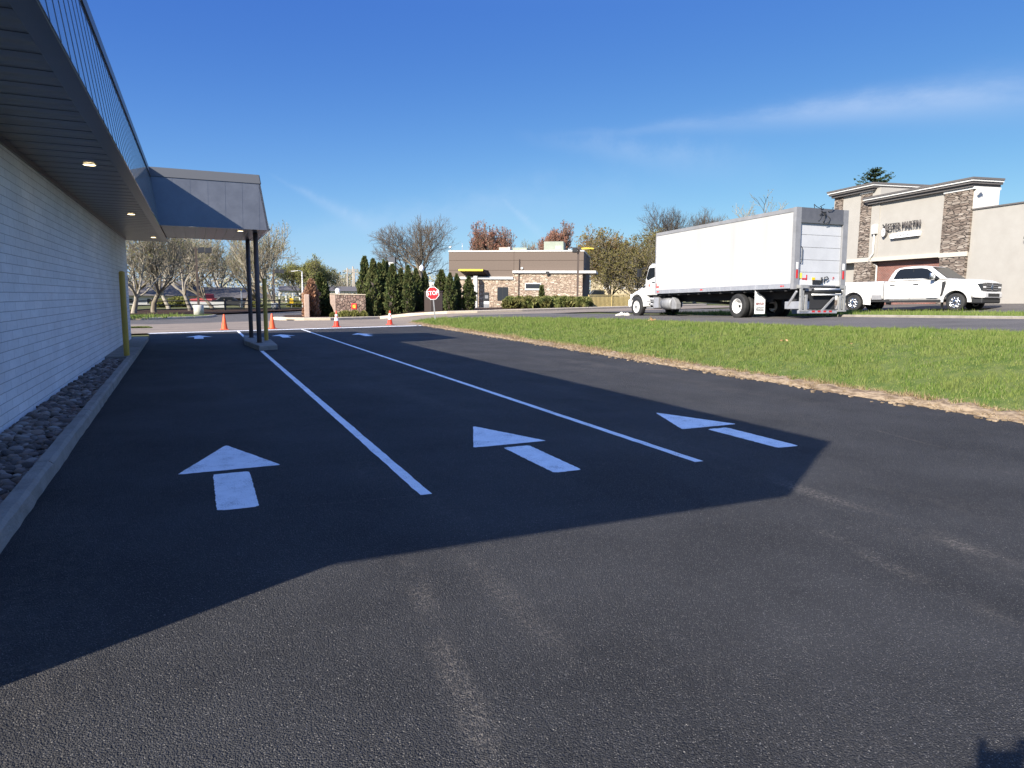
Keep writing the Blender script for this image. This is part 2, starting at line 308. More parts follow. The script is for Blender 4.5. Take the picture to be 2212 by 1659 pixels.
def g0(x, y): d = ray(x, y); t = -CAM.z / d.z; p = CAM + d * t; return (p.x, p.y)
TRACKS = ((g0(870, 1195), g0(1075, 1700), 0.10, 0.55), (g0(985, 1180), g0(1500, 1650), 0.12, 0.28), (g0(1640, 1020), g0(2290, 1250), 0.13, 0.55), (g0(1700, 1110), g0(2250, 1380), 0.10, 0.40),
          (g0(1880, 925), g0(2120, 990), 0.04, 0.55), (g0(1500, 940), g0(1660, 948), 0.03, 0.7), (g0(700, 735), g0(1560, 1000), 0.30, 0.22), (g0(1180, 770), g0(1900, 900), 0.45, 0.28), (g0(-30, 1157), g0(1010, 1058), 0.012, 0.45), (g0(1100, 1045), g0(1690, 1000), 0.010, 0.3), (g0(60, 1420), g0(-60, 1680), 0.2, 0.2))
def paint_mat():
    m = M('road_paint', (0.86, 0.87, 0.88), 0.6, 0.3, col2=(0.74, 0.755, 0.77), scale=7, lo=0.38, hi=0.72, bump=0.5, bscale=170)
    nt = m.node_tree; b = nt.nodes['Principled BSDF']; src = b.inputs['Base Color'].links[0].from_socket
    g = nt.nodes.new('ShaderNodeNewGeometry'); n1 = nt.nodes.new('ShaderNodeTexNoise'); n1.inputs['Scale'].default_value = 150; n1.inputs['Detail'].default_value = 3
    n2 = nt.nodes.new('ShaderNodeTexNoise'); n2.inputs['Scale'].default_value = 4.5; n2.inputs['Detail'].default_value = 5
    for n in (n1, n2): nt.links.new(g.outputs['Position'], n.inputs['Vector'])
    ad = nt.nodes.new('ShaderNodeMath'); ad.operation = 'MULTIPLY_ADD'; ad.inputs[1].default_value = 0.55; nt.links.new(n2.outputs['Fac'], ad.inputs[0]); nt.links.new(n1.outputs['Fac'], ad.inputs[2])
    r = nt.nodes.new('ShaderNodeValToRGB'); r.color_ramp.elements[0].position = 0.835; r.color_ramp.elements[1].position = 0.99; r.color_ramp.elements[1].color = (0.75, 0.75, 0.75, 1)
    nt.links.new(ad.outputs[0], r.inputs[0]); mx = nt.nodes.new('ShaderNodeMix'); mx.data_type = 'RGBA'; nt.links.new(r.outputs[0], mx.inputs['Factor'])
    nt.links.new(src, mx.inputs['A']); mx.inputs['B'].default_value = (0.10, 0.10, 0.105, 1); nt.links.new(mx.outputs['Result'], b.inputs['Base Color']); return m
MT = dict(
    lot=asphalt_mat('fresh_asphalt', (0.0300, 0.0297, 0.0302), (0.0490, 0.0486, 0.0490), (0.46, 0.43, 0.39), (0.17, 0.15, 0.125), 0.34, 150, 0.9, 0.75, 0.0, 0.09, TRACKS),
    road=asphalt_mat('worn_road', (0.165, 0.138, 0.115), (0.22, 0.182, 0.148), (0.36, 0.30, 0.24), (0.30, 0.24, 0.185), 0.5, 30, 0.5, 1.0, 0.6),
    road2=asphalt_mat('grey_road', (0.092, 0.085, 0.080), (0.125, 0.115, 0.107), (0.24, 0.22, 0.2), (0.18, 0.16, 0.14), 0.35, 60, 0.4, 1.0),
    paint=paint_mat(),
    concrete=M('kerb_concrete', (0.29, 0.262, 0.225), 0.9, 0.2, col2=(0.17, 0.15, 0.125), scale=3.5, lo=0.42, hi=0.8, bump=0.6, bscale=45),
    tankerb=M('tan_concrete', (0.58, 0.49, 0.37), 0.85, 0.2, col2=(0.47, 0.39, 0.29), scale=2.5, bump=0.3, bscale=30),
    soil=M('bare_soil', (0.045, 0.037, 0.03), 0.95, 0.1, col2=(0.09, 0.07, 0.05), scale=6, bump=0.8, bscale=25),
    mulch=M('mulch', (0.035, 0.022, 0.016), 0.95, 0.1, col2=(0.075, 0.045, 0.03), scale=7, bump=0.9, bscale=30),
    lawn=M('lawn', (0.055, 0.092, 0.02), 0.95, 0.1, col2=(0.12, 0.14, 0.045), scale=3.3, bump=0.8, bscale=35),
    field=M('field', (0.085, 0.10, 0.035), 0.95, 0.1, col2=(0.13, 0.12, 0.06), scale=0.15),
    straw=M('dead_grass_edge', (0.31, 0.235, 0.155), 0.95, 0.1, col2=(0.125, 0.088, 0.058), scale=9.0, lo=0.42, hi=0.62, bump=1.0, bscale=22, stretch=(1.5, 0.5, 1)),
    wall=brick_mat('painted_brick', (0.80, 0.805, 0.81), (0.73, 0.735, 0.74), (0.40, 0.40, 0.41), 0.55, 0.117, 0.0042, 'yz', 0.7, 0.6, (0.84, 0.84, 0.84)),  # joints painted darker grey to stand for shade in the raked grooves
    darkmetal=M('charcoal_metal', (0.060, 0.062, 0.068), 0.30, 0.5, coat=0.0, col2=(0.070, 0.072, 0.078), scale=2.0),
    soffit=M('soffit_metal', (0.085, 0.082, 0.08), 0.34, 0.5, col2=(0.10, 0.097, 0.094), scale=1.6),
    fascia=M('fascia_metal', (0.088, 0.092, 0.102), 0.30, 0.7, coat=0.9, col2=(0.12, 0.127, 0.143), scale=1.5, bump=0.06, bscale=3),
    capmetal=M('cap_metal', (0.105, 0.108, 0.116), 0.42, 0.45),
    lampglow=M('warm_lamp', (1.0, 0.80, 0.45), 0.5, 0.2, emit=4.0),
    post=M('post_paint', (0.125, 0.105, 0.108), 0.6, 0.3, col2=(0.16, 0.115, 0.095), scale=5),
    yellow=M('bollard_yellow', (0.56, 0.36, 0.055), 0.5, 0.4, col2=(0.46, 0.30, 0.05), scale=3, bump=0.1, bscale=20),
    orange=M('cone_orange', (0.80, 0.12, 0.035), 0.5, 0.4, col2=(0.66, 0.09, 0.03), scale=6),
    redcone=M('cone_red', (0.76, 0.055, 0.025), 0.5, 0.4, col2=(0.64, 0.04, 0.02), scale=6),
    reflective=M('reflective_white', (0.85, 0.84, 0.82), 0.4, 0.4),
    black=M('black_rubber', (0.018, 0.018, 0.019), 0.75, 0.3, col2=(0.035, 0.034, 0.033), scale=4),
    dark=M('dark_steel', (0.02, 0.021, 0.023), 0.55, 0.4),
    undr=M('underbody', (0.03, 0.03, 0.032), 0.8, 0.2),
    white=M('truck_white', (0.62, 0.61, 0.59), 0.35, 0.45, coat=0.3),
    boxwhite=M('box_panel_white', (0.415, 0.41, 0.405), 0.55, 0.25, col2=(0.335, 0.33, 0.32), scale=0.8, stretch=(1.6, 1, 0.12), lo=0.45, hi=0.8),
    doorgrey=M('rollup_door', (0.50, 0.505, 0.515), 0.5, 0.4, col2=(0.44, 0.445, 0.455), scale=1.2),
    alum=M('aluminium', (0.52, 0.52, 0.54), 0.42, 0.5, metal=0.55, col2=(0.42, 0.42, 0.44), scale=5),
    liftgrey=M('lift_frame_grey', (0.30, 0.30, 0.295), 0.6, 0.4, col2=(0.22, 0.22, 0.215), scale=6),
    darkgrey=M('header_grey', (0.085, 0.088, 0.10), 0.5, 0.4, col2=(0.11, 0.112, 0.125), scale=3),
    steel=M('grey_steel', (0.24, 0.24, 0.25), 0.5, 0.5, col2=(0.19, 0.19, 0.195), scale=3),
    chrome=M('chrome', (0.62, 0.62, 0.62), 0.22, 0.6, metal=1.0),
    tinted=M('tinted_glass', (0.010, 0.012, 0.015), 0.06, 0.28),
    glass2=M('window_dark', (0.03, 0.034, 0.04), 0.12, 0.5),
    red=M('red_paint', (0.22, 0.035, 0.035), 0.45, 0.4), redref=M('red_reflector', (0.5, 0.02, 0.02), 0.3, 0.5),
    signred=M('sign_red', (0.60, 0.022, 0.028), 0.4, 0.4), signwhite=M('sign_white', (0.84, 0.84, 0.84), 0.4, 0.4),
    stucco=M('beige_stucco', (0.365, 0.345, 0.312), 0.9, 0.15, col2=(0.335, 0.315, 0.283), scale=1.2, bump=0.25, bscale=40),
    stucco2=M('cream_stucco', (0.50, 0.455, 0.385), 0.9, 0.15), whitewall=M('white_render', (0.56, 0.545, 0.51), 0.85, 0.2),
    cornice=M('dark_cornice', (0.12, 0.11, 0.105), 0.6, 0.3), corwhite=M('cornice_white', (0.60, 0.59, 0.56), 0.6, 0.3),
    ledge=stone_mat('ledge_stone', [(0.11, 0.085, 0.07), (0.27, 0.22, 0.18), (0.17, 0.13, 0.105), (0.36, 0.31, 0.26), (0.21, 0.17, 0.14)], (0.05, 0.042, 0.036), 2.2, 12.0, edge=0.10),
    redbrick=brick_mat('red_brick', (0.27, 0.10, 0.075), (0.20, 0.075, 0.06), (0.34, 0.28, 0.24), 0.20, 0.075, 0.010, 'xz', 0.5, 0.8),
    reststone=stone_mat('tan_stone', [(0.36, 0.275, 0.20), (0.50, 0.42, 0.325), (0.29, 0.205, 0.155), (0.43, 0.34, 0.26), (0.52, 0.455, 0.375)], (0.22, 0.155, 0.11), 2.9, 8.5, edge=0.10),
    monstone=stone_mat('brown_stone', [(0.17, 0.115, 0.09), (0.29, 0.205, 0.16), (0.22, 0.145, 0.12), (0.35, 0.27, 0.215)], (0.10, 0.072, 0.06), 5.0, 4.0, edge=0.12),
    pinkstone=M('end_stone', (0.46, 0.34, 0.27), 0.9, 0.2, col2=(0.37, 0.27, 0.21), scale=4, bump=0.7, bscale=8),
    brown=M('brown_panel', (0.138, 0.105, 0.084), 0.7, 0.3, col2=(0.125, 0.095, 0.076), scale=8, bump=0.2, bscale=50),
    browndk=M('panel_seam', (0.07, 0.05, 0.04), 0.8, 0.2),
    yellowbar=M('yellow_bar', (0.78, 0.58, 0.05), 0.5, 0.4), palegreen=M('pale_green_metal', (0.28, 0.31, 0.25), 0.6, 0.3, col2=(0.24, 0.265, 0.21), scale=2),
    tanmetal=M('tan_metal', (0.42, 0.37, 0.30), 0.6, 0.3), rust=M('dark_pipe', (0.06, 0.045, 0.04), 0.7, 0.3),
    polebrown=M('bronze_pole', (0.075, 0.055, 0.045), 0.5, 0.4), fencewood=M('split_rail', (0.055, 0.050, 0.045), 0.9, 0.2, col2=(0.09, 0.08, 0.07), scale=4),
    picket=M('picket_yellow', (0.62, 0.49, 0.22), 0.7, 0.2, col2=(0.52, 0.40, 0.17), scale=3),
    bark=M('grey_bark', (0.13, 0.108, 0.082), 0.9, 0.1, col2=(0.25, 0.215, 0.165), scale=3, bump=0.5, bscale=12, stretch=(1, 1, 0.3)),
    palebark=M('pale_bark', (0.38, 0.34, 0.28), 0.9, 0.1, col2=(0.24, 0.21, 0.17), scale=3, bump=0.4, bscale=12, stretch=(1, 1, 0.4)),
    twig=island_mat('twig_grey', [(0.13, 0.108, 0.078), (0.30, 0.26, 0.195), (0.21, 0.18, 0.13), (0.40, 0.36, 0.28)], 0.9, 0.1),
    twigdark=island_mat('twig_dark', [(0.075, 0.062, 0.05), (0.13, 0.11, 0.09), (0.10, 0.085, 0.07)], 0.9, 0.1),
    twig2=island_mat('twig_brown', [(0.17, 0.12, 0.09), (0.26, 0.19, 0.145), (0.20, 0.15, 0.11)], 0.9, 0.1),
    budgreen=island_mat('green_buds', [(0.17, 0.18, 0.045), (0.25, 0.25, 0.08), (0.20, 0.19, 0.07)], 0.9, 0.1, trans=0.3),
    budred=island_mat('red_buds', [(0.20, 0.085, 0.055), (0.31, 0.15, 0.10), (0.24, 0.105, 0.075), (0.37, 0.21, 0.15)], 0.9, 0.1, trans=0.25),
    budorange=island_mat('orange_leaf', [(0.24, 0.12, 0.045), (0.22, 0.17, 0.05), (0.15, 0.14, 0.045), (0.26, 0.15, 0.06)], 0.9, 0.1, trans=0.25),
    leafgreen=island_mat('spring_leaf', [(0.17, 0.175, 0.05), (0.27, 0.26, 0.085), (0.21, 0.21, 0.065)], 0.9, 0.1, trans=0.3),
    olive=island_mat('olive_leaf', [(0.10, 0.095, 0.035), (0.16, 0.14, 0.05), (0.13, 0.115, 0.045), (0.19, 0.14, 0.06)], 0.9, 0.1, trans=0.25),
    arbor=island_mat('arborvitae_spray', [(0.028, 0.050, 0.018), (0.082, 0.108, 0.034), (0.046, 0.072, 0.023), (0.14, 0.155, 0.052)], 0.85, 0.2, patch=(0.15, 0.135, 0.055), pscale=2.4, trans=0.12),
    deadarbor=island_mat('dead_spray', [(0.36, 0.20, 0.125), (0.48, 0.29, 0.19), (0.27, 0.145, 0.09), (0.40, 0.25, 0.15)], 0.9, 0.1, trans=0.12),
    juniper=island_mat('juniper_spray', [(0.065, 0.092, 0.03), (0.19, 0.21, 0.065), (0.11, 0.14, 0.045), (0.26, 0.26, 0.10)], 0.9, 0.1, patch=(0.20, 0.15, 0.06), pscale=1.1, trans=0.12),
    spruce=island_mat('spruce_needles', [(0.018, 0.032, 0.018), (0.035, 0.055, 0.028), (0.026, 0.042, 0.024)], 0.9, 0.15),
    grass=island_mat('grass_blades', [(0.062, 0.116, 0.018), (0.150, 0.212, 0.042), (0.098, 0.166, 0.026), (0.225, 0.270, 0.085), (0.115, 0.185, 0.031), (0.31, 0.30, 0.13)], 0.8, 0.12, patch=(0.205, 0.235, 0.07), pscale=1.3, trans=0.3, pw=0.65),
    strawblade=island_mat('dead_blades', [(0.33, 0.24, 0.13), (0.22, 0.15, 0.08), (0.44, 0.35, 0.21), (0.15, 0.095, 0.05)], 0.9, 0.1, trans=0.1),
    stones=island_mat('river_stones', [(0.075, 0.058, 0.048), (0.20, 0.155, 0.125), (0.055, 0.046, 0.042), (0.27, 0.205, 0.16), (0.12, 0.085, 0.07), (0.34, 0.30, 0.26), (0.09, 0.073, 0.064), (0.17, 0.11, 0.085)], 0.7, 0.3),
    wood_far=island_mat('far_wood', [(0.24, 0.22, 0.15), (0.30, 0.285, 0.18), (0.26, 0.225, 0.17), (0.22, 0.23, 0.14)], 0.95, 0.05),
    roofgrey=M('grey_roof', (0.115, 0.105, 0.10), 0.8, 0.2), house=M('tan_house', (0.48, 0.395, 0.25), 0.85, 0.2), paleconc=M('pale_concrete', (0.55, 0.53, 0.47), 0.85, 0.2, col2=(0.40, 0.38, 0.33), scale=3, bump=0.3, bscale=20),
    brickdark=M('dark_brick', (0.12, 0.075, 0.06), 0.85, 0.2, col2=(0.15, 0.09, 0.07), scale=6),
    skin=M('skin', (0.50, 0.31, 0.22), 0.55, 0.4), denim=M('denim', (0.045, 0.06, 0.10), 0.85, 0.2), shirt=M('grey_cotton', (0.22, 0.22, 0.23), 0.85, 0.2), hair=M('brown_hair', (0.03, 0.02, 0.012), 0.6, 0.3),
    ember=M('emblem_red', (0.55, 0.05, 0.03), 0.4, 0.4), rocks=M('white_rocks', (0.62, 0.59, 0.54), 0.85, 0.2, col2=(0.45, 0.42, 0.38), scale=5), leaf=M('dry_leaf', (0.40, 0.24, 0.12), 0.8, 0.2),
    blue=M('blue_tint', (0.03, 0.05, 0.08), 0.3, 0.5), greenwrap=M('dark_green_panel', (0.02, 0.05, 0.025), 0.5, 0.4), whitetrim=M('white_trim', (0.50, 0.49, 0.465), 0.5, 0.4), plate=M('plate', (0.7, 0.6, 0.1), 0.5, 0.4),
    amber=M('yellow_sign', (0.78, 0.46, 0.02), 0.5, 0.4), shelter=M('pavilion_white', (0.72, 0.71, 0.66), 0.6, 0.3),
)

# ------------------------------------------------------------------ mesh helpers
class MB:
    def __init__(s): s.v, s.f, s.mi, s.sm = [], [], [], []
    def face(s, idx, m=0, smooth=False): s.f.append(tuple(idx)); s.mi.append(m); s.sm.append(smooth)
    def verts(s, pts):
        b = len(s.v); s.v.extend([tuple(p) for p in pts]); return b
    def hexa(s, p, m=0):               # 8 points: bottom ring 0-3 (ccw), top ring 4-7
        b = s.verts(p)
        for q in ((3, 2, 1, 0), (4, 5, 6, 7), (0, 1, 5, 4), (1, 2, 6, 5), (2, 3, 7, 6), (3, 0, 4, 7)): s.face([b + i for i in q], m)
        return s
    def box(s, x0, x1, y0, y1, z0, z1, m=0):
        return s.hexa([(x0, y0, z0), (x1, y0, z0), (x1, y1, z0), (x0, y1, z0), (x0, y0, z1), (x1, y0, z1), (x1, y1, z1), (x0, y1, z1)], m)
    def prism(s, poly, axis, a, b, m=0):
        """Extrude a 2D outline along an axis; (u,v) are (x,z) for 'y', (y,z) for 'x', (x,y) for 'z'."""
        mk = {'y': lambda u, v, t: (u, t, v), 'x': lambda u, v, t: (t, u, v), 'z': lambda u, v, t: (u, v, t)}[axis]
        n = len(poly); i0 = s.verts([mk(u, v, a) for u, v in poly]); i1 = s.verts([mk(u, v, b) for u, v in poly])
        s.face(list(range(i0, i0 + n))[::-1], m); s.face(range(i1, i1 + n), m)
        for i in range(n): s.face([i0 + i, i0 + (i + 1) % n, i1 + (i + 1) % n, i1 + i], m)
        return s
    def tube(s, pts, rad, n=8, m=0, cap=True, smooth=True):
        pts = [Vector(p) for p in pts]
        if not hasattr(rad, '__len__'): rad = [rad] * len(pts)
        rings = []; prev = None
        for i, p in enumerate(pts):
            d = (pts[min(i + 1, len(pts) - 1)] - pts[max(i - 1, 0)])
            if d.length < 1e-9: d = Vector((0, 0, 1))
            d.normalize()
            a = prev if prev is not None else (Vector((1, 0, 0)) if abs(d.x) < 0.9 else Vector((0, 1, 0)))
            a = (a - d * a.dot(d))
            if a.length < 1e-6: a = d.orthogonal()
            a.normalize(); c = d.cross(a); prev = a
            rings.append(s.verts([p + (a * math.cos(2 * math.pi * k / n) + c * math.sin(2 * math.pi * k / n)) * rad[i] for k in range(n)]))
        for i in range(len(rings) - 1):
            for k in range(n): s.face([rings[i] + k, rings[i] + (k + 1) % n, rings[i + 1] + (k + 1) % n, rings[i + 1] + k], m, smooth)
        if cap: s.face([rings[0] + k for k in range(n)][::-1], m); s.face([rings[-1] + k for k in range(n)], m)
        return s
    def cyl(s, p0, p1, r0, r1=None, n=16, m=0): return s.tube([p0, p1], [r0, r0 if r1 is None else r1], n, m)
    def lathe(s, prof, n=24, axis='z', c=(0, 0, 0), m=0, smooth=True, ms=None):
        rings = []
        for r, h in prof:
            pts = []
            for k in range(n):
                a = 2 * math.pi * k / n; x, y = r * math.cos(a), r * math.sin(a)
                pts.append({'z': (c[0] + x, c[1] + y, c[2] + h), 'y': (c[0] + x, c[1] + h, c[2] + y), 'x': (c[0] + h, c[1] + x, c[2] + y)}[axis])
            rings.append(s.verts(pts))
        for i in range(len(rings) - 1):
            for k in range(n): s.face([rings[i] + k, rings[i] + (k + 1) % n, rings[i + 1] + (k + 1) % n, rings[i + 1] + k], ms[i] if ms else m, smooth)
        return s
    def loft(s, rings, m=0, smooth=True, cap=True):
        n = len(rings[0]); ids = [s.verts(r) for r in rings]
        for i in range(len(ids) - 1):
            for k in range(n): s.face([ids[i] + k, ids[i] + (k + 1) % n, ids[i + 1] + (k + 1) % n, ids[i + 1] + k], m, smooth)
        if cap: s.face([ids[0] + k for k in range(n)][::-1], m); s.face([ids[-1] + k for k in range(n)], m)
        return s
    def mesh(s, name, mats, sharp=None, recalc=True):
        me = bpy.data.meshes.new(name); me.from_pydata(s.v, [], s.f)
        for m in (mats if isinstance(mats, (list, tuple)) else [mats]): me.materials.append(m)
        me.polygons.foreach_set('material_index', s.mi); me.polygons.foreach_set('use_smooth', s.sm)
        if recalc:
            bm = bmesh.new(); bm.from_mesh(me); bmesh.ops.recalc_face_normals(bm, faces=bm.faces); bm.to_mesh(me); bm.free()
        me.update()
        if sharp is not None:
            me.polygons.foreach_set('use_smooth', [True] * len(me.polygons)); me.set_sharp_from_angle(angle=R_(sharp))
        return me
    def build(s, name, mats, parent=None, loc=None, rot=None, bevel=0, sharp=None, recalc=True):
        o = bpy.data.objects.new(name, s.mesh(name, mats, sharp, recalc)); COL.objects.link(o)
        if parent: o.parent = parent
        if loc is not None: o.location = loc
        if rot is not None: o.rotation_euler = rot
        if bevel:
            b = o.modifiers.new('bevel', 'BEVEL'); b.width = bevel; b.segments = 2; b.limit_method = 'ANGLE'; b.angle_limit = R_(40)
        return o
def tag(o, label=None, cat=None, group=None, kind=None):
    if label: o['label'] = label
    if cat: o['category'] = cat
    if group: o['group'] = group
    if kind: o['kind'] = kind
    return o
def empty(name, loc, rotz=0.0, rot=None):
    o = bpy.data.objects.new(name, None); COL.objects.link(o); o.empty_display_size = 0.2
    o.location = loc; o.rotation_euler = rot if rot else (0, 0, rotz); return o
def copy_tree(o, parent=None):
    c = o.copy(); COL.objects.link(c)
    if parent: c.parent = parent
    for ch in list(o.children): copy_tree(ch, c)
    return c
def structure(name, mb, mats, **k): return tag(mb.build(name, mats, **k), kind='structure')
def apply_bool(o, cutters):
    for c in cutters:
        md = o.modifiers.new('cut', 'BOOLEAN'); md.object = c; md.operation = 'DIFFERENCE'; md.solver = 'EXACT'
    dg = bpy.context.evaluated_depsgraph_get(); dg.update()
    me = bpy.data.meshes.new_from_object(o.evaluated_get(dg))
    o.modifiers.clear(); old = o.data; o.data = me
    for c in cutters: bpy.data.objects.remove(c)
    return o
def text(name, body, size, mat, parent, loc, rot, extrude=0.004, sx=1.0, spacing=1.0, bold=0.0):
    cu = bpy.data.curves.new(name, 'FONT'); cu.body = body; cu.size = size; cu.extrude = extrude; cu.align_x = 'CENTER'; cu.align_y = 'CENTER'
    cu.space_character = spacing; cu.offset = bold; cu.resolution_u = 3
    t = bpy.data.objects.new(name + '_c', cu); COL.objects.link(t)
    dg = bpy.context.evaluated_depsgraph_get(); dg.update()
    me = bpy.data.meshes.new_from_object(t.evaluated_get(dg)); bpy.data.objects.remove(t)
    for v in me.vertices: v.co.x *= sx
    me.materials.clear(); me.materials.append(mat)
    o = bpy.data.objects.new(name, me); COL.objects.link(o)
    if parent: o.parent = parent
    o.location = loc; o.rotation_euler = rot; return o
def sheet(name, x0, x1, y0, y1, ny, nx, off, mat, zf=T):
    """A ground sheet draped on the terrain; x0/x1 may be functions of y."""
    fx0 = x0 if callable(x0) else (lambda y: x0); fx1 = x1 if callable(x1) else (lambda y: x1)
    b = MB()
    for j in range(ny + 1):
        y = y0 + (y1 - y0) * j / ny
        for i in range(nx + 1):
            x = fx0(y) + (fx1(y) - fx0(y)) * i / nx
            b.v.append((x, y, zf(x, y) + off))
    for j in range(ny):
        for i in range(nx):
            a = j * (nx + 1) + i; b.face([a, a + 1, a + nx + 2, a + nx + 1], 0, True)
    return structure(name, b, mat, recalc=False)
def tri_cloud(name, V, mat, parent=None, n=3):
    """Loose faces of n corners from an (k*n,3) array."""
    V = np.ascontiguousarray(V, dtype=np.float32); k = len(V) // n
    me = bpy.data.meshes.new(name); me.vertices.add(len(V)); me.vertices.foreach_set('co', V.ravel())
    me.loops.add(len(V)); me.loops.foreach_set('vertex_index', np.arange(len(V), dtype=np.int32))
    me.polygons.add(k); me.polygons.foreach_set('loop_start', np.arange(0, len(V), n, dtype=np.int32))
    me.update(calc_edges=True); me.materials.append(mat)
    o = bpy.data.objects.new(name, me); COL.objects.link(o)
    if parent: o.parent = parent
    return o

# ------------------------------------------------------------------ ground, roads, kerbs, markings
def ystop(x): return 32.6 + (x + 1.85) * 0.367
_fy = [gp(*q) for q in ((845, 684.5), (916, 680.5), (1000, 677), (1131, 672.8), (1271, 668.2))]      # far kerb line
_fyx = [8.0] + [p.x for p in _fy if p.x > 9]; _fyy = [47.1] + [p.y for p in _fy if p.x > 9]
_fyx.append(_fyx[-1] + 40); _fyy.append(_fyy[-1] + 40 * 0.45)
def yfar(x): return float(np.interp(x, _fyx, _fyy)) if x > 8 else 47.1
def xi(y): return 15.4 if y < 31 else 15.4 - (y - 31) * 0.20          # road-side edge of the grass strip
def spread(a, b, fine_a, fine_b, fine, coarse):
    r = []; t = a
    while t < b:
        r.append(t); t += fine if fine_a <= t < fine_b else coarse
    r.append(b); return r
gx = [-900, -500, -250, -120] + spread(-70, 90, -6, 46, 1.0, 6.0) + [120, 250, 500, 900]
gy = [-300, -120] + spread(-40, 120, -6, 72, 1.0, 6.0) + [160, 250, 500, 900, 1500]
g = MB()
for y in gy:
    for x in gx: g.v.append((x, y, T(x, y) - 0.07))
nxg = len(gx)
for j in range(len(gy) - 1):
    for i in range(nxg - 1): g.face([j * nxg + i, j * nxg + i + 1, (j + 1) * nxg + i + 1, (j + 1) * nxg + i], 0, True)
structure('ground', g, MT['field'], recalc=False)

lot = MB(); ys = [-26 + i * 2 for i in range(32)]
def kerb_l(y): return -1.09 - 0.0197 * y                      # outer face of the kerb along the bank wall
L0 = [(kerb_l(-26) - 0.02, -26), (kerb_l(29.5) - 0.02, 29.5), (-1.95, ystop(-1.95))]
Rr = [(11.62, ystop(11.62))] + [(kerb_x(y) + 0.02, y) for y in (35, 30, 25, 20, 15, 10, 5, 0, -26)]
i0 = lot.verts([(x, y, 0) for x, y in L0 + Rr]); lot.face(list(range(i0, i0 + len(L0) + len(Rr)))[::-1], 0)
structure('parking_lot', lot, MT['lot'])
# cross road beyond the stop line (tan worn asphalt), and the darker drive behind it
b = MB(); N = 70
def quad_strip(b, xs, fa, fb, off, nsub=4):
    for i, x in enumerate(xs):
        for k in range(nsub + 1):
            y = fa(x) + (fb(x) - fa(x)) * k / nsub; b.v.append((x, y, T(x, y) + off))
    for i in range(len(xs) - 1):
        for k in range(nsub):
            a = i * (nsub + 1) + k; b.face([a, a + nsub + 1, a + nsub + 2, a + 1], 0, True)
xs = [-60, -40, -25, -15] + [-10 + i for i in range(62)]
def yback(x): return 42.5 + max(0, x + 2) * 0.72 if x < 5.4 else yfar(x) - 0.02
quad_strip(b, xs, lambda x: ystop(x) + 0.15, yback, 0.0, 12)
structure('cross_road', b, MT['road'], recalc=False)
b = MB(); quad_strip(b, [-60, -40, -25, -15, -10, -6, -3, 0, 2, 4, 5.4, 7, 9, 11], lambda x: ystop(x) + 0.3, lambda x: 84.0, -0.012, 14)
structure('side_drive', b, MT['road2'], recalc=False)
sheet('access_road', lambda y: xi(y) + 0.0, lambda y: 21.35, -25, 41, 66, 8, 0.012, MT['road2'])
sheet('store_parking', 26.6, 60, -20, 46, 66, 26, -0.005, MT['road2'])
# grass strip and median
sheet('grass_strip', lambda y: kerb_x(y) + 0.12, lambda y: xi(y), -20, 41.2, 122, 12, 0.004, MT['lawn'])
sheet('grass_median', 21.5, lambda y: 26.7 if y < 24 else 26.7 - (y - 24) * 0.7, -12, 29.5, 83, 8, 0.02, MT['lawn'])
# ragged edge of dead grass and soil along the lot
b = MB(); n = 420
for j in range(n + 1):
    y = -4 + (41.0 + 4) * j / n; kx = kerb_x(y)
    w0 = random.gauss(0, 0.012) + 0.03 * math.sin(y * 1.7) * math.sin(y * 0.63); w1 = random.gauss(0, 0.04)
    for i, (dx, z) in enumerate(((-0.05 + w0, 0.004), (0.0 + w0, 0.02 + random.random() * 0.03), (0.07, 0.035 + random.random() * 0.03), (0.16 + w1, 0.03 + random.random() * 0.025), (0.29 + w1, 0.0))):
        b.v.append((kx + dx, y, T(kx + dx, y) + z))
for j in range(n):
    for i in range(4): a = j * 5 + i; b.face([a, a + 1, a + 6, a + 5], 0, True)
structure('soil_edge', b, MT['straw'], recalc=False)
# kerbs
def kerb_run(name, pts, w, h, mat, zf=T, base=-0.05):
    b = MB(); ring = []
    for i, p in enumerate(pts):
        p = Vector((*p, 0)); d = Vector((*pts[min(i + 1, len(pts) - 1)], 0)) - Vector((*pts[max(i - 1, 0)], 0)); d.normalize(); nn = Vector((-d.y, d.x, 0))
        z = zf(p.x, p.y); c = 0.02
        ring.append([p + nn * (w / 2) + Vector((0, 0, z + base)), p + nn * (w / 2) + Vector((0, 0, z + h - c)), p + nn * (w / 2 - c) + Vector((0, 0, z + h)),
                     p - nn * (w / 2 - c) + Vector((0, 0, z + h)), p - nn * (w / 2) + Vector((0, 0, z + h - c)), p - nn * (w / 2) + Vector((0, 0, z + base))])
    b.loft(ring, 0, False)
    return structure(name, b, mat)
kb = MB(); yk = -2.0
while yk < 19.0:                                              # cast kerb lengths with open joints and worn arrises
    y2 = min(yk + 3.05, 19.12); n = 12; ring = []
    for k in range(n + 1):
        y = yk + (y2 - yk) * k / n; j = lambda a=0.004: random.gauss(0, a); c = 0.022 + abs(j(0.006))
        o = kerb_l(y); ring.append([(o - 0.145 + j(), y, -0.05), (o - 0.145 + j(), y, 0.125 + j()), (o - 0.13, y, 0.138 + j(0.002)), (o - 0.012 - c, y, 0.138 + j(0.002)), (o - 0.012 + j(), y, 0.138 - c), (o + j(), y, -0.05)])
    kb.loft(ring, 0, False); yk = y2 + 0.012
structure('kerb', kb, MT['concrete'])
fk = [(5.15, 49.9), (4.9, 49.0), (5.4, 48.2), (6.5, 47.6)] + [(x + 0.0, yfar(x) + 0.25) for x in range(8, 52, 2)]
kerb_run('far_kerb', fk, 0.7, 0.17, MT['tankerb'])
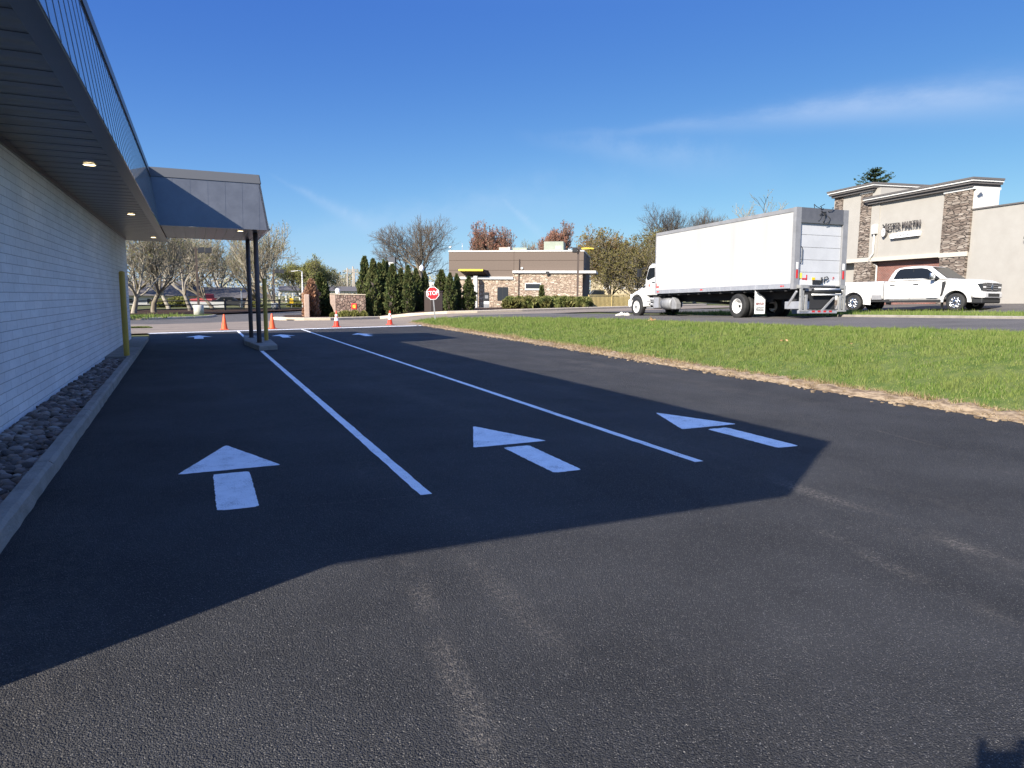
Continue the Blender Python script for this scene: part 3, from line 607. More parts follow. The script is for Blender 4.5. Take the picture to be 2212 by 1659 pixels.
kerb_run('median_kerb', [(21.42, y) for y in range(-12, 20, 2)], 0.18, 0.09, MT['concrete'])
# mulch bed with the hedges
b = MB(); quad_strip(b, [5.3, 6.5, 8] + [10 + i for i in range(32)], lambda x: yfar(x) + 0.45, lambda x: yfar(x) + (11.5 if x > 6 else 5), 0.05, 8)
structure('mulch_bed', b, MT['mulch'], recalc=False)
b = MB(); quad_strip(b, [18 + 2 * i for i in range(26)], lambda x: yfar(x) + 11.4, lambda x: yfar(x) + 36, 0.0, 10)
structure('restaurant_parking', b, MT['road2'], recalc=False)
# concrete walk and gravel bed by the bank wall
structure('walk_slab', MB().prism([(-2.1, 19.15), (kerb_l(19.15), 19.15), (kerb_l(22.6), 22.6), (-2.1, 22.6)], 'z', -0.05, 0.115).prism([(-2.1, 22.62), (kerb_l(22.62), 22.62), (kerb_l(27.6), 27.6), (-2.1, 27.6)], 'z', -0.05, 0.12), MT['concrete'], bevel=0.015)
b = MB(); b.v = [(-2.15, -2, 0.0), (kerb_l(-2) - 0.13, -2, 0.02), (kerb_l(19.2) - 0.13, 19.2, 0.02), (-2.15, 19.2, 0.0)]; b.face((0, 1, 2, 3)); structure('gravel_bed', b, MT['soil'], recalc=False)
# grass bank on the far left, its kerb and bark bed
bankk = [(-26, 47.2), (-14, 48.4), (-7, 49.4), (-3, 50.6), (-0.8, 52.2), (0.6, 54.5), (1.2, 57.2)]
kerb_run('bank_kerb', bankk, 0.2, 0.14, MT['tankerb'])
b = MB(); outer = bankk + [(1.0, 60), (-2, 62.5), (-9, 62.5), (-26, 61)]
i0 = b.verts([(x, y, 0.1) for x, y in outer]); b.face(range(i0, i0 + len(outer))); structure('grass_bank', b, MT['lawn'])
b = MB(); pts = [(-26, 58), (-6, 58.5), (0.5, 60.5), (12, 79), (12, 84), (-26, 66)]
i0 = b.verts([(x, y, 0.125) for x, y in pts]); b.face(range(i0, i0 + len(pts))); structure('bark_bed', b, MT['mulch'])
b = MB(); pts = [(-70, 66), (-5, 69), (12.5, 83.5), (30, 86), (30, 150), (-70, 150)]
i0 = b.verts([(x, y, 0.06) for x, y in pts]); b.face(range(i0, i0 + len(pts))); structure('far_lawn', b, MT['field'])

# painted markings
Z_P = 0.004
def rounded(poly, r=0.035, n=4):
    out = []; k = len(poly)
    for i, p in enumerate(poly):
        p = Vector(p); a = (Vector(poly[i - 1]) - p).normalized(); c = (Vector(poly[(i + 1) % k]) - p).normalized()
        h = math.acos(max(-1, min(1, a.dot(c)))) / 2; t = min(r / math.tan(h), 0.12)
        s, e = p + a * t, p + c * t
        for q in range(n + 1):
            u = q / n; out.append((s * (1 - u) ** 2 + p * 2 * u * (1 - u) + e * u * u)[:])
    return out
def ragged(pl, step=0.03, amp=0.0028):
    out = []
    for i, p in enumerate(pl):
        q = pl[(i + 1) % len(pl)]; n = max(1, int(math.hypot(q[0] - p[0], q[1] - p[1]) / step))
        for k in range(n): out.append((p[0] + (q[0] - p[0]) * k / n + random.gauss(0, amp), p[1] + (q[1] - p[1]) * k / n + random.gauss(0, amp)))
    return out
def arrow(cx, ytip, label):
    b = MB()
    head = rounded([(cx, ytip), (cx - 0.45, ytip - 1.17), (cx + 0.45, ytip - 1.15)], 0.03)
    stem = rounded([(cx - 0.155, ytip - 1.29), (cx - 0.15, ytip - 2.45), (cx + 0.15, ytip - 2.46), (cx + 0.155, ytip - 1.29)], 0.05)
    for pl in (head, stem):
        pl = ragged(pl); i0 = b.verts([(x - cx, y - ytip, 0) for x, y in pl]); b.face(range(i0, i0 + len(pl)))
    return tag(b.build('road_arrow', MT['paint'], loc=(cx, ytip, Z_P)), label, 'road arrow', 'white arrows painted on the lanes')
def arrow_far(cx, ytip, label):
    b = MB()
    for pl in (rounded([(cx, ytip), (cx - 0.47, ytip - 1.1), (cx + 0.47, ytip - 1.1)], 0.03), rounded([(cx - 0.16, ytip - 1.105), (cx - 0.16, ytip - 2.3), (cx + 0.16, ytip - 2.3), (cx + 0.16, ytip - 1.105)], 0.03)):
        pl = ragged(pl); i0 = b.verts([(x - cx, y - ytip, 0) for x, y in pl]); b.face(range(i0, i0 + len(pl)))
    return tag(b.build('road_arrow', MT['paint'], loc=(cx, ytip, Z_P)), label, 'road arrow', 'white arrows painted on the lanes')
arrow(0.215, 7.93, 'near white arrow painted in the lane beside the painted brick wall')
arrow(3.10, 7.95, 'near white arrow painted in the middle lane between the two white lines')
arrow(5.885, 7.94, 'near white arrow painted in the open lane nearest the grass strip')
arrow_far(0.0, 30.3, 'far white arrow in the lane beside the wall, just before the stop line')
arrow_far(3.12, 30.2, 'far white arrow in the middle lane behind the concrete island')
arrow_far(6.36, 30.3, 'far white arrow in the lane next to the grass, before the stop line')
def line(name, pts, w, label):
    b = MB(); pts = [Vector(p) for p in pts]; pp = []
    for i in range(len(pts) - 1):
        n = max(1, int((pts[i + 1] - pts[i]).length / 0.12)); pp += [pts[i].lerp(pts[i + 1], k / n) for k in range(n)]
    pts = pp + [pts[-1]]; jw = lambda: random.gauss(0, 0.0025)
    for i, p in enumerate(pts):
        d = (pts[min(i + 1, len(pts) - 1)] - pts[max(i - 1, 0)]).normalized(); nn = Vector((-d.y, d.x))
        a_, c_ = p + nn * (w / 2 + jw()), p - nn * (w / 2 + jw()); b.v += [(a_.x, a_.y, Z_P), (c_.x, c_.y, Z_P)]
    for i in range(len(pts) - 1): b.face([2 * i, 2 * i + 1, 2 * i + 3, 2 * i + 2])
    return tag(b.build(name, MT['paint']), label, 'road line')
line('lane_line', [(1.645, 5.28), (1.655, 13), (1.66, 21.3)], 0.10, 'near stretch of the white lane line ending at the concrete island')
line('lane_line', [(1.62, 27.2), (1.62, 33.4)], 0.10, 'short white lane line between the concrete island and the stop line')
line('lane_line', [(4.50, 5.32), (4.52, 15), (4.545, 25), (4.56, 34.6)], 0.10, 'long white lane line between the middle lane and the lane by the grass')
line('stop_line', [(-1.9, ystop(-1.9) - 0.12), (11.6, ystop(11.6) - 0.12)], 0.45, 'wide white stop line across the far end of the black lot')

# concrete island under the canopy posts
b = MB(); isl = [(1.60, 21.45), (2.15, 21.75), (2.22, 24.4), (2.0, 26.9), (1.5, 27.15), (1.36, 24.2)]
b.prism(isl, 'z', -0.03, 0.15); tag(b.build('concrete_island', MT['concrete'], bevel=0.03), 'worn grey concrete island holding the two dark canopy posts', 'traffic island')

# ------------------------------------------------------------------ bank building with canopy
ZS, ZT, XF, XT, XW = 3.50, 5.07, -0.84, -1.05, -2.10        # soffit, fascia top, fascia bottom / top x, wall x
bank = tag(empty('bank_building', (-2.1, 2.62, 0)), 'white painted brick bank with grey metal eaves and drive-through canopy', 'building')
BO = Vector((-2.1, 2.62, 0))
def bk(mb, name, mats, parent=None, **k):
    if parent is None or parent is bank:
        for i, v in enumerate(mb.v): mb.v[i] = (v[0] - BO.x, v[1] - BO.y, v[2] - BO.z)
        return mb.build(name, mats, parent=bank, **k)
    for i, v in enumerate(mb.v): mb.v[i] = (v[0] - BO.x, v[1] - BO.y, v[2] - BO.z)
    return mb.build(name, mats, parent=parent, **k)
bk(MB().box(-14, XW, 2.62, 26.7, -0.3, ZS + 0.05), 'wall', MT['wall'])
bk(MB().box(XW - 0.01, XW + 0.035, 2.7, 26.6, ZS - 0.07, ZS + 0.02), 'wall_trim', MT['darkmetal'])
b = MB(); y = 1.50
while y < 27.7:                                              # soffit panels running from wall to fascia, each with a rounded rib
    prof = [(y, ZS + 0.010), (y + 0.006, ZS + 0.003), (y + 0.13, ZS + 0.001), (y + 0.236, ZS + 0.004), (y + 0.242, ZS + 0.006), (y + 0.36, ZS + 0.0055), (y + 0.472, ZS + 0.006), (y + 0.478, ZS + 0.010)]
    b.prism(prof + [(y + 0.478, ZS + 0.06), (y, ZS + 0.06)], 'x', -2.6, XF - 0.19); y += 0.478
soff = bk(b, 'soffit', MT['soffit'], sharp=35)
bk(MB().box(XF - 0.185, XF - 0.012, 1.47, 27.85, ZS - 0.012, ZS + 0.08), 'soffit_border', MT['darkmetal'], bevel=0.006)
def panel(pb, pt, th):                                       # slanted fascia slab between a lower and an upper edge, th = inward offset vector
    pb = [Vector(p) for p in pb]; pt = [Vector(p) for p in pt]; th = Vector(th)
    return MB().hexa([pb[0], pb[1], pb[1] + th, pb[0] + th, pt[0], pt[1], pt[1] + th, pt[0] + th])
Y0, Y1 = 1.31, 27.9
ZC = 4.82
def lerp(a, b, t): return Vector(a) + (Vector(b) - Vector(a)) * t
fas = MB()
def fascia_side(b, p0, p1, q0, q1, inward, seam=0.44, cap=None, start=0.2):
    """p: bottom edge, q: top edge. Flat pan + raised seams + a proud cap band."""
    h = (ZC - ZS) / (ZT - ZS)
    i = Vector(inward)
    def slab(a, c, d, e, m): b.hexa([a, c, c + i, a + i, d, e, e + i, d + i], m)
    p0, p1, q0, q1 = map(Vector, (p0, p1, q0, q1))
    slab(p0, p1, lerp(p0, q0, h), lerp(p1, q1, h), 0)
    o = -i.normalized() * 0.020
    slab(lerp(p0, q0, h) + o, lerp(p1, q1, h) + o, q0 + o, q1 + o, 1)
    L = (p1 - p0).length; n = int((L - start) / seam); w = 0.007
    for k in range(n + 1):
        t = (start + k * seam) / L
        if t > 0.985: continue
        a = lerp(p0, p1, t); tt = min(max((a - q0).dot((q1 - q0).normalized()) / (q1 - q0).length, 0.004), 0.996); c = lerp(lerp(p0, q0, h), lerp(p1, q1, h), tt)
        d = (p1 - p0).normalized() * w; o2 = -i.normalized() * 0.004; ii = i.normalized() * 0.01
        b.hexa([a - d + o2, a + d + o2, a + d + ii, a - d + ii, c - d + o2, c + d + o2, c + d + ii, c - d + ii], 0)
dy = 0.21
fascia_side(fas, (XF, Y0, ZS), (XF, Y1, ZS), (XT, Y0 + dy, ZT), (XT, Y1 - dy, ZT), (-0.08, 0, 0))
fascia_side(fas, (-14, Y0, ZS), (XF, Y0, ZS), (-14, Y0 + dy, ZT), (XT, Y0 + dy, ZT), (0, 0.08, 0))
fascia_side(fas, (XF, Y1, ZS), (-14, Y1, ZS), (XT, Y1 - dy, ZT), (-14, Y1 - dy, ZT), (0, -0.08, 0))
bk(fas, 'fascia', [MT['fascia'], MT['capmetal']])
bk(MB().box(-14, XT - 0.07, Y0 + dy + 0.08, Y1 - dy - 0.08, ZT - 0.25, ZT - 0.1), 'roof', MT['roofgrey'])
for ya_ in (Y0 + 0.1, Y1 - 1.1): bk(MB().box(-14, -2.6, ya_, ya_ + 1.0, ZS + 0.01, ZS + 0.08), 'soffit', MT['soffit'])
# canopy
CY0, CY1, CXB, CXT, ci = 21.40, 25.9, 2.0, 1.78, 0.20
cb_ = MB()
fascia_side(cb_, (XF, CY0, ZS), (CXB, CY0, ZS), (XT, CY0 + ci, ZT), (CXT, CY0 + ci, ZT), (0, 0.06, 0), 0.45, start=0.32)
fascia_side(cb_, (CXB, CY0, ZS), (CXB, CY1, ZS), (CXT, CY0 + ci, ZT), (CXT, CY1 - ci, ZT), (-0.06, 0, 0), 0.45, start=0.3)
fascia_side(cb_, (CXB, CY1, ZS), (XF, CY1, ZS), (CXT, CY1 - ci, ZT), (XT, CY1 - ci, ZT), (0, -0.06, 0), 0.45, start=0.3)
can = bk(cb_, 'canopy', [MT['fascia'], MT['capmetal']])
b = MB(); x = XF + 0.02
while x < CXB - 0.15: b.prism([(x, ZS + 0.012), (x + 0.012, ZS + 0.002), (x + 0.12, ZS), (x + 0.2, ZS + 0.005), (x + 0.283, ZS + 0.012), (x + 0.283, ZS + 0.05), (x, ZS + 0.05)], 'y', CY0 + 0.07, CY1 - 0.07); x += 0.285
bk(b, 'canopy_soffit', MT['soffit'], can, sharp=35)
bk(MB().box(XT, CXT - 0.05, CY0 + ci + 0.05, CY1 - ci - 0.05, ZT - 0.2, ZT - 0.08), 'canopy_roof', MT['roofgrey'], can)
for px_, py_ in ((1.715, 22.75), (1.67, 25.6)):
    bk(MB().cyl((px_, py_, 0.15), (px_, py_, ZS + 0.02), 0.070, n=18).cyl((px_, py_, 0.15), (px_, py_, 0.165), 0.11, n=18), 'post', MT['post'])
for lx, ly in ((-1.34, 11.95), (-1.32, 18.75), (-1.22, 25.9), (1.25, 22.0)):
    rl = bk(MB().lathe([(0.10, 0.0), (0.10, -0.012), (0.082, -0.014), (0.08, 0.0)], 24, 'z', (lx, ly, ZS)), 'recessed_light', MT['alum'])
    bk(MB().lathe([(0.0, -0.016), (0.05, -0.015), (0.079, -0.012)], 24, 'z', (lx, ly, ZS)), 'lamp', MT['lampglow'], rl, recalc=False)

def bollard(x, y, z, h, label):
    b = MB(); r = 0.066
    b.lathe([(r, 0), (r, h - 0.03), (r * 0.9, h - 0.012), (r * 0.6, h), (0.0, h + 0.004)], 20)
    return tag(b.build('bollard', MT['yellow'], loc=(x, y, z)), label, 'bollard', 'yellow steel bollards')
bollard(-1.64, 19.3, 0.115, 2.06, 'tall faded yellow bollard at the end of the gravel beside the brick wall')
bollard(2.02, 23.9, 0.15, 2.02, 'tall faded yellow bollard on the concrete island behind the canopy posts')

# river stones in the bed by the wall
def icos(sub):
    bm = bmesh.new(); bmesh.ops.create_icosphere(bm, subdivisions=sub, radius=1.0)
    v = np.array([q.co[:] for q in bm.verts]); f = np.array([[q.index for q in fc.verts] for fc in bm.faces]); bm.free(); return v, f
def stones(name, n, xr, yr, z, smin, smax, mat, flat=0.6, dens=None):
    v, f = icos(2); V = []; Fc = []
    for i in range(n):
        s = smin + (smax - smin) * rng.random() ** 2.2
        sc = np.array([s * (0.8 + 0.6 * rng.random()), s * (0.8 + 0.5 * rng.random()), s * flat * (0.7 + 0.6 * rng.random())])
        a = rng.random() * 6.28; tl = rng.normal(0, 0.3)
        w = v * sc; w = w * (1 + 0.12 * np.sin(v[:, [1, 2, 0]] * 3 + rng.random(3) * 6))
        ca, sa, ct, st = math.cos(a), math.sin(a), math.cos(tl), math.sin(tl)
        w = w @ np.array([[1, 0, 0], [0, ct, st], [0, -st, ct]]) @ np.array([[ca, sa, 0], [-sa, ca, 0], [0, 0, 1]])
        u = rng.random()
        yq = yr[0] + (yr[1] - yr[0]) * u; x1_ = xr[1](yq)
        w = w + np.array([xr[0] + (x1_ - xr[0]) * rng.random(), yq, z + s * 0.3 + rng.random() * 0.03])
        Fc.append(f + len(V) * len(v)); V.append(w)
    V = np.concatenate(V); Fc = np.concatenate(Fc)
    me = bpy.data.meshes.new(name); me.from_pydata(V.tolist(), [], Fc.tolist()); me.materials.append(mat)
    me.polygons.foreach_set('use_smooth', [True] * len(me.polygons))
    o = bpy.data.objects.new(name, me); COL.objects.link(o); return o
tag(stones('river_stones', 6200, (-2.07, lambda y: kerb_l(y) - 0.17), (2.8, 19.1), 0.010, 0.012, 0.062, MT['stones']), 'dark rounded river stones filling the bed between wall and kerb', 'river stones', kind='stuff')

# ------------------------------------------------------------------ cones, stop sign
def cone(x, y, h, kind, label, rz=0.0):
    t = tag(empty('traffic_cone', (x, y, T(x, y) + 0.002), rz), label, 'traffic cone', 'orange cones along the stop line')
    body = MT['orange'] if kind == 'plain' else MT['redcone']
    rb, rt = 0.155, 0.032
    rad = lambda z: rb + (rt - rb) * (z / h)
    b = MB(); b.lathe([(rad(0.02), 0.02), (rad(h * 0.5), h * 0.5), (rad(h - 0.01), h - 0.01), (rt * 0.8, h), (0.0, h)], 24); b.build('cone_body', body, t)
    MB().prism(rounded([(-0.19, -0.19), (0.19, -0.19), (0.19, 0.19), (-0.19, 0.19)], 0.05), 'z', 0, 0.025).build('base', body if kind != 'plain' else MT['orange'], t, bevel=0.006)
    if kind != 'plain':
        for z0, z1 in ((0.38, 0.58), (0.66, 0.80)):
            MB().lathe([(rad(h * z0) + 0.003, h * z0), (rad(h * z1) + 0.003, h * z1)], 24).build('reflective_band', MT['reflective'], t)
    return t
cone(1.12, 35.2, 0.72, 'plain', 'plain orange cone left of the two canopy posts, without bands')
cone(3.3, 35.6, 0.74, 'plain', 'plain orange cone just right of the canopy posts, without bands', 0.4)
cone(6.65, 36.9, 0.84, 'band', 'red cone with white bands standing in front of the stone wall', 0.2)
cone(10.12, 39.2, 0.80, 'band', 'red cone with white bands nearest the stop sign, in front of the evergreens', 0.7)

sp = gp(941, 688); sp = Vector((13.0, 39.6, T(13.0, 39.6)))
cdir = (CAM - sp); face_rz = math.atan2(cdir.y, cdir.x) + math.pi / 2       # local -Y looks at the camera
ss = tag(empty('stop_sign', sp, rot=(R_(0), R_(-5.0), face_rz - R_(4))), 'red STOP sign on a leaning grey post at the tip of the grass', 'stop sign')
MB().box(-0.035, 0.035, -0.03, 0.03, -0.3, 2.14).build('post', MT['steel'], ss)
oc = [(0.375 / math.cos(R_(22.5)) * math.cos(R_(22.5 + 45 * k)), 0.375 / math.cos(R_(22.5)) * math.sin(R_(22.5 + 45 * k))) for k in range(8)]
pn = MB().prism([(u, v + 1.62) for u, v in oc], 'y', -0.05, -0.04).build('sign_panel', MT['signwhite'], ss)
MB().prism([(u * 0.925, v * 0.925 + 1.62) for u, v in oc], 'y', -0.053, -0.0505).build('sign_face', MT['signred'], pn)
text('lettering', 'STOP', 0.35, MT['signwhite'], pn, (0, -0.0555, 1.62), (R_(90), 0, 0), 0.001, 0.78, 1.06, 0.004)
MB().prism(rounded([(-0.16, 2.02), (0.10, 2.02), (0.10, 2.30), (-0.16, 2.30)], 0.03), 'y', 0.032, 0.04).build('back_plate', MT['paleconc'], ss)

# ------------------------------------------------------------------ box truck
def wheel(parent, name, c, r, w, rim, side, hub='truck', dish=0.0):
    """Tyre and rim; axle along local y, outer face towards side (+1/-1)."""
    t = MB(); ri = r * 0.60
    prof = [(ri, -w / 2 * 0.9), (r * 0.86, -w / 2), (r * 0.965, -w / 2 * 0.86), (r, -w / 2 * 0.6), (r, w / 2 * 0.6), (r * 0.965, w / 2 * 0.86), (r * 0.86, w / 2), (ri, w / 2 * 0.9)]
    t.lathe(prof, 40, 'y', (0, 0, 0))
    tw = t.build(name, MT['black'], parent, loc=c)
    b = MB(); s = side; o = w / 2 * s
    if hub == 'front':                       # white steel disc with hub
        b.lathe([(ri, o * 0.92), (ri * 0.93, o * 0.95), (ri * 0.88, o * 0.55), (ri * 0.55, o * 0.65), (ri * 0.45, o * 1.02), (0.0, o * 1.05)], 36, 'y')
        for k in range(10):
            a = 2 * math.pi * k / 10; b.cyl((ri * 0.5 * math.cos(a), o * 0.75, ri * 0.5 * math.sin(a)), (ri * 0.5 * math.cos(a), o * 1.0, ri * 0.5 * math.sin(a)), 0.016, n=6)
    elif hub == 'rear':                      # deep dished outer dual
        b.lathe([(ri, o * 0.95), (ri * 0.95, o * 0.97), (ri * 0.86, o * 0.4), (ri * 0.74, -o * 0.75), (ri * 0.35, -o * 0.8), (ri * 0.32, -o * 0.2), (0.0, -o * 0.2)], 36, 'y')
    else:                                    # chrome alloy
        b.lathe([(ri * 1.05, o * 0.93), (ri * 0.97, o * 0.96), (ri * 0.9, o * 0.5), (ri * 0.5, o * 0.7), (ri * 0.42, o * 1.0), (ri * 0.2, o * 1.06), (0.0, o * 1.06)], 40, 'y')
        for k in range(8):
            a = 2 * math.pi * k / 8 + 0.2; d = Vector((math.cos(a), 0, math.sin(a)))
            b.cyl(d * ri * 0.42 + Vector((0, o * 0.86, 0)), d * ri * 0.93 + Vector((0, o * 0.84, 0)), 0.035, 0.045, 8)
    b.build('rim', rim, tw)
    if hub == 'front' or hub == 'rear':
        h = MB().cyl((0, o * (0.98 if hub == 'front' else -0.3), 0), (0, o * (1.1 if hub == 'front' else 0.1), 0), ri * 0.22, ri * 0.17, 16)
        if hub == 'front':
            for k in range(6):
                a = 2 * math.pi * k / 6; h.cyl((ri * 0.28 * math.cos(a), o * 0.99, ri * 0.28 * math.sin(a)), (ri * 0.28 * math.cos(a), o * 1.07, ri * 0.28 * math.sin(a)), 0.02, n=6)
        h.build('hub', MT['dark'], tw)
    return tw

trk = tag(empty('box_truck', (19.28 + 1.16 * math.cos(R_(3)), 20.98 - 1.16 * math.sin(R_(3)), T(19.28, 20.98) - 0.005), rot=(0, R_(1.2), R_(87))),
          'white box truck with grey roof rail and folded tail lift, parked on the access road', 'truck')
trk.scale = (1.0, 0.945, 1.0)
BX0, BX1, HW = -2.98, 5.68, 1.25
MB().box(BX0 + 0.12, BX1, -HW, HW, 1.25, 3.74).build('cargo_box', MT['boxwhite'], trk)
rr = MB()
for s in (1, -1):
    y0, y1 = sorted((s * (HW - 0.03), s * (HW + 0.022))); rr.box(BX0 + 0.1, BX1 + 0.01, y0, y1, 3.735, 3.87)
rr.box(BX1 - 0.03, BX1 + 0.02, -HW, HW, 3.735, 3.87).box(BX0 + 0.13, BX1, -HW + 0.03, HW - 0.03, 3.74, 3.86)
rr.build('roof_rail', MT['steel'], trk)
lr = MB()
for s in (1, -1):
    lr = MB(); y0, y1 = sorted((s * (HW - 0.05), s * (HW + 0.025))); lr.box(BX0 + 0.12, BX1 + 0.01, y0, y1, 1.08, 1.252)
    for k in range(12): lr.box(BX0 + 0.5 + k * 0.7, BX0 + 0.53 + k * 0.7, *sorted((s * (HW + 0.024), s * (HW + 0.032))), 1.09, 1.24)
    lr.build('bottom_rail', MT['alum'], trk)
for s in (1, -1): MB().box(BX1 - 0.02, BX1 + 0.03, *sorted((s * (HW - 0.06), s * (HW + 0.022))), 1.25, 3.74).build('front_corner', MT['alum'], trk)
fr = MB()                                                    # rear frame: posts and tall header
for s in (1, -1):
    y0, y1 = sorted((s * 1.03, s * (HW + 0.025))); fr.box(BX0 - 0.02, BX0 + 0.13, y0, y1, 1.05, 3.88)
MB().box(BX0 - 0.015, BX0 + 0.13, -1.03, 1.03, 3.42, 3.88).build('rear_header', MT['darkgrey'], trk); fr.box(BX0 - 0.02, BX0 + 0.13, -1.03, 1.03, 1.05, 1.2)
frm = fr.build('rear_frame', MT['steel'], trk)
MB().box(BX0 - 0.024, BX0 - 0.017, -1.03, 1.03, 3.36, 3.47).build('header_strip', MT['capmetal'], frm)
rd = MB()
for k in range(5): rd.box(BX0 + 0.05, BX0 + 0.10, -1.02, 1.02, 1.22 + k * 0.436, 1.22 + (k + 1) * 0.436 - 0.012)
door = rd.build('rollup_door', MT['doorgrey'], trk)
MB().box(BX0 + 0.035, BX0 + 0.049, -1.02, 1.02, 1.20, 1.36).build('door_kick_panel', MT['white'], door)
MB().tube([(BX0 + 0.04, 0.93, 1.95), (BX0 - 0.02, 0.93, 2.0), (BX0 - 0.02, 0.93, 2.5), (BX0 + 0.04, 0.93, 2.55)], 0.014, 6).build('door_handle', MT['dark'], door)
la = MB().box(BX0 + 0.0, BX0 + 0.05, -0.05, 0.32, 1.22, 1.38).box(BX0 - 0.03, BX0 + 0.05, -0.12, 0.02, 1.25, 1.33).cyl((BX0, -0.1, 1.3), (BX0, -0.1, 1.48), 0.03, n=8)
la.tube([(BX0, -0.22, 1.30), (BX0 - 0.02, -0.22, 1.48), (BX0 - 0.02, -0.34, 1.50), (BX0 - 0.02, -0.42, 1.44), (BX0 - 0.02, -0.30, 1.36)], 0.02, 6)
la.build('door_latch', MT['dark'], door)
MB().box(BX0 + 0.036, BX0 + 0.049, 0.19, 0.33, 1.385, 1.47).build('yellow_sticker', MT['amber'], door)
MB().box(BX0 + 0.036, BX0 + 0.049, 0.83, 1.01, 1.43, 1.62).build('warning_plate', MT['plate'], door)
MB().box(BX0 + 0.036, BX0 + 0.049, 0.60, 0.82, 1.39, 1.44).box(BX0 + 0.036, BX0 + 0.049, 0.58, 0.62, 1.36, 1.56).build('red_mark', MT['redref'], door)
text('red_lettering', 'P', 0.17, MT['redref'], door, (BX0 + 0.034, -0.72, 1.44), (R_(90), 0, R_(-90)), 0.001)
for s in (1, -1):
    MB().box(BX0 - 0.03, BX0 - 0.019, *sorted((s * 1.10, s * 1.18)), 1.43, 1.72).build('tail_lamp', MT['redref'], frm)
    MB().box(BX0 - 0.03, BX0 - 0.019, *sorted((s * 1.10, s * 1.18)), 1.76, 1.98).build('reverse_lamp', MT['reflective'], frm)
for k in (0.45, 5.1, 8.35): MB().box(BX0 + k, BX0 + k + 0.16, HW + 0.026, HW + 0.031, 1.14, 1.19).build('red_reflector', MT['redref'], trk)
rm = MB().box(BX1 - 0.28, BX1 - 0.08, HW + 0.002, HW + 0.006, 1.36, 1.42).box(BX1 - 0.09, BX1 - 0.05, HW + 0.002, HW + 0.006, 1.33, 1.56)
rm.build('red_decal', MT['redref'], trk)
# wires and debris hanging at the top of the rear header
wb = MB(); rr_ = random.Random(3)
for k in range(9):
    y = -0.1 + rr_.uniform(-0.28, 0.25); p = Vector((BX0 - 0.03, y, 3.72 + rr_.uniform(-0.1, 0.2))); pts = [p]
    for q in range(4): p = p + Vector((rr_.uniform(-0.03, 0.02), rr_.uniform(-0.14, 0.14), rr_.uniform(-0.13, 0.09))); pts.append(p)
    wb.tube(pts, 0.012, 4)
wb.tube([(BX0 + 0.05, 0.35, 3.86), (BX0 + 0.05, 0.38, 4.02), (BX0 + 0.1, 0.2, 3.95), (BX0, 0.1, 3.88)], 0.015, 4)
wb.build('loose_wire', MT['dark'], trk)
# front nose fairing
MB().loft([[(BX1 + 0.02, y, z) for y, z in ((-0.95, 2.85), (0.95, 2.85), (0.95, 3.60), (-0.95, 3.60))], [(BX1 + 0.22, y, z) for y, z in ((-0.9, 2.88), (0.9, 2.88), (0.9, 3.55), (-0.9, 3.55))], [(BX1 + 0.32, y, z) for y, z in ((-0.75, 3.0), (0.75, 3.0), (0.75, 3.42), (-0.75, 3.42))]], 0).build('refrigeration_unit', MT['white'], trk, sharp=30, bevel=0.03)
# cab: upper cab, then hood
cabo = MB().prism([(5.86, 1.02), (5.86, 2.40), (5.98, 2.52), (6.52, 2.50), (6.70, 2.42), (6.98, 1.80), (7.02, 1.05)], 'y', -0.98, 0.98).build('cab', MT['white'], trk, bevel=0.07)
win = [(6.14, 1.90), (6.16, 2.33), (6.58, 2.33), (6.66, 2.28), (6.86, 1.86), (6.76, 1.74)]
for ya_, yb_ in ((0.972, 0.99), (-0.99, -0.972)): MB().prism(win, 'y', ya_, yb_).build('side_window', MT['tinted'], cabo)
MB().hexa([(6.715, -0.85, 2.36), (6.955, -0.85, 1.84), (6.955, 0.85, 1.84), (6.715, 0.85, 2.36), (6.735, -0.85, 2.37), (6.975, -0.85, 1.85), (6.975, 0.85, 1.85), (6.735, 0.85, 2.37)]).build('windshield', MT['tinted'], cabo)
dl = MB()
for pl in ([(6.08, 1.12), (6.08, 2.4)], [(6.08, 1.12), (6.9, 1.12)], [(6.93, 1.12), (6.93, 1.80)]):
    (xa, za), (xb, zb) = pl; dl.box(min(xa, xb) - 0.006, max(xa, xb) + 0.006, 0.978, 0.984, min(za, zb) - 0.006, max(za, zb) + 0.006)
dl.build('door_gap', MT['steel'], cabo)
MB().box(6.14, 6.36, 0.982, 1.01, 1.62, 1.66).build('door_handle', MT['dark'], cabo)
MB().tube([(5.98, 1.0, 1.35), (5.97, 1.06, 1.45), (5.97, 1.06, 2.05), (5.98, 1.0, 2.12)], 0.016, 6).build('grab_bar', MT['steel'], cabo)
MB().prism([(6.62 + 0.055 * math.cos(a * 0.5236), 1.50 + 0.085 * math.sin(a * 0.5236)) for a in range(12)], 'y', 0.983, 0.988).build('door_emblem', MT['ember'], cabo)
tl = MB()
for z, w in ((1.36, 0.42), (1.29, 0.30), (1.235, 0.34)): tl.box(6.55 - w / 2, 6.55 + w / 2, 0.983, 0.986, z, z + 0.022)
tl.build('door_lettering', MT['steel'], cabo)
hood_r = []
for x, zt, hw, zb in ((6.96, 1.76, 0.88, 1.0), (7.25, 1.62, 0.86, 0.98), (7.42, 1.52, 0.86, 0.95), (7.75, 1.40, 0.84, 0.92), (8.08, 1.30, 0.80, 0.88), (8.24, 1.16, 0.76, 0.86), (8.30, 0.98, 0.72, 0.86)):
    c = 0.12
    hood_r.append([(x, -hw, zb), (x, hw, zb), (x, hw, zt - c), (x, hw - c * 0.5, zt - c * 0.3), (x, hw - c * 1.6, zt), (x, -hw + c * 1.6, zt), (x, -hw + c * 0.5, zt - c * 0.3), (x, -hw, zt - c)])
hood = MB().loft(hood_r, 0, True).build('hood', MT['white'], trk, sharp=40)
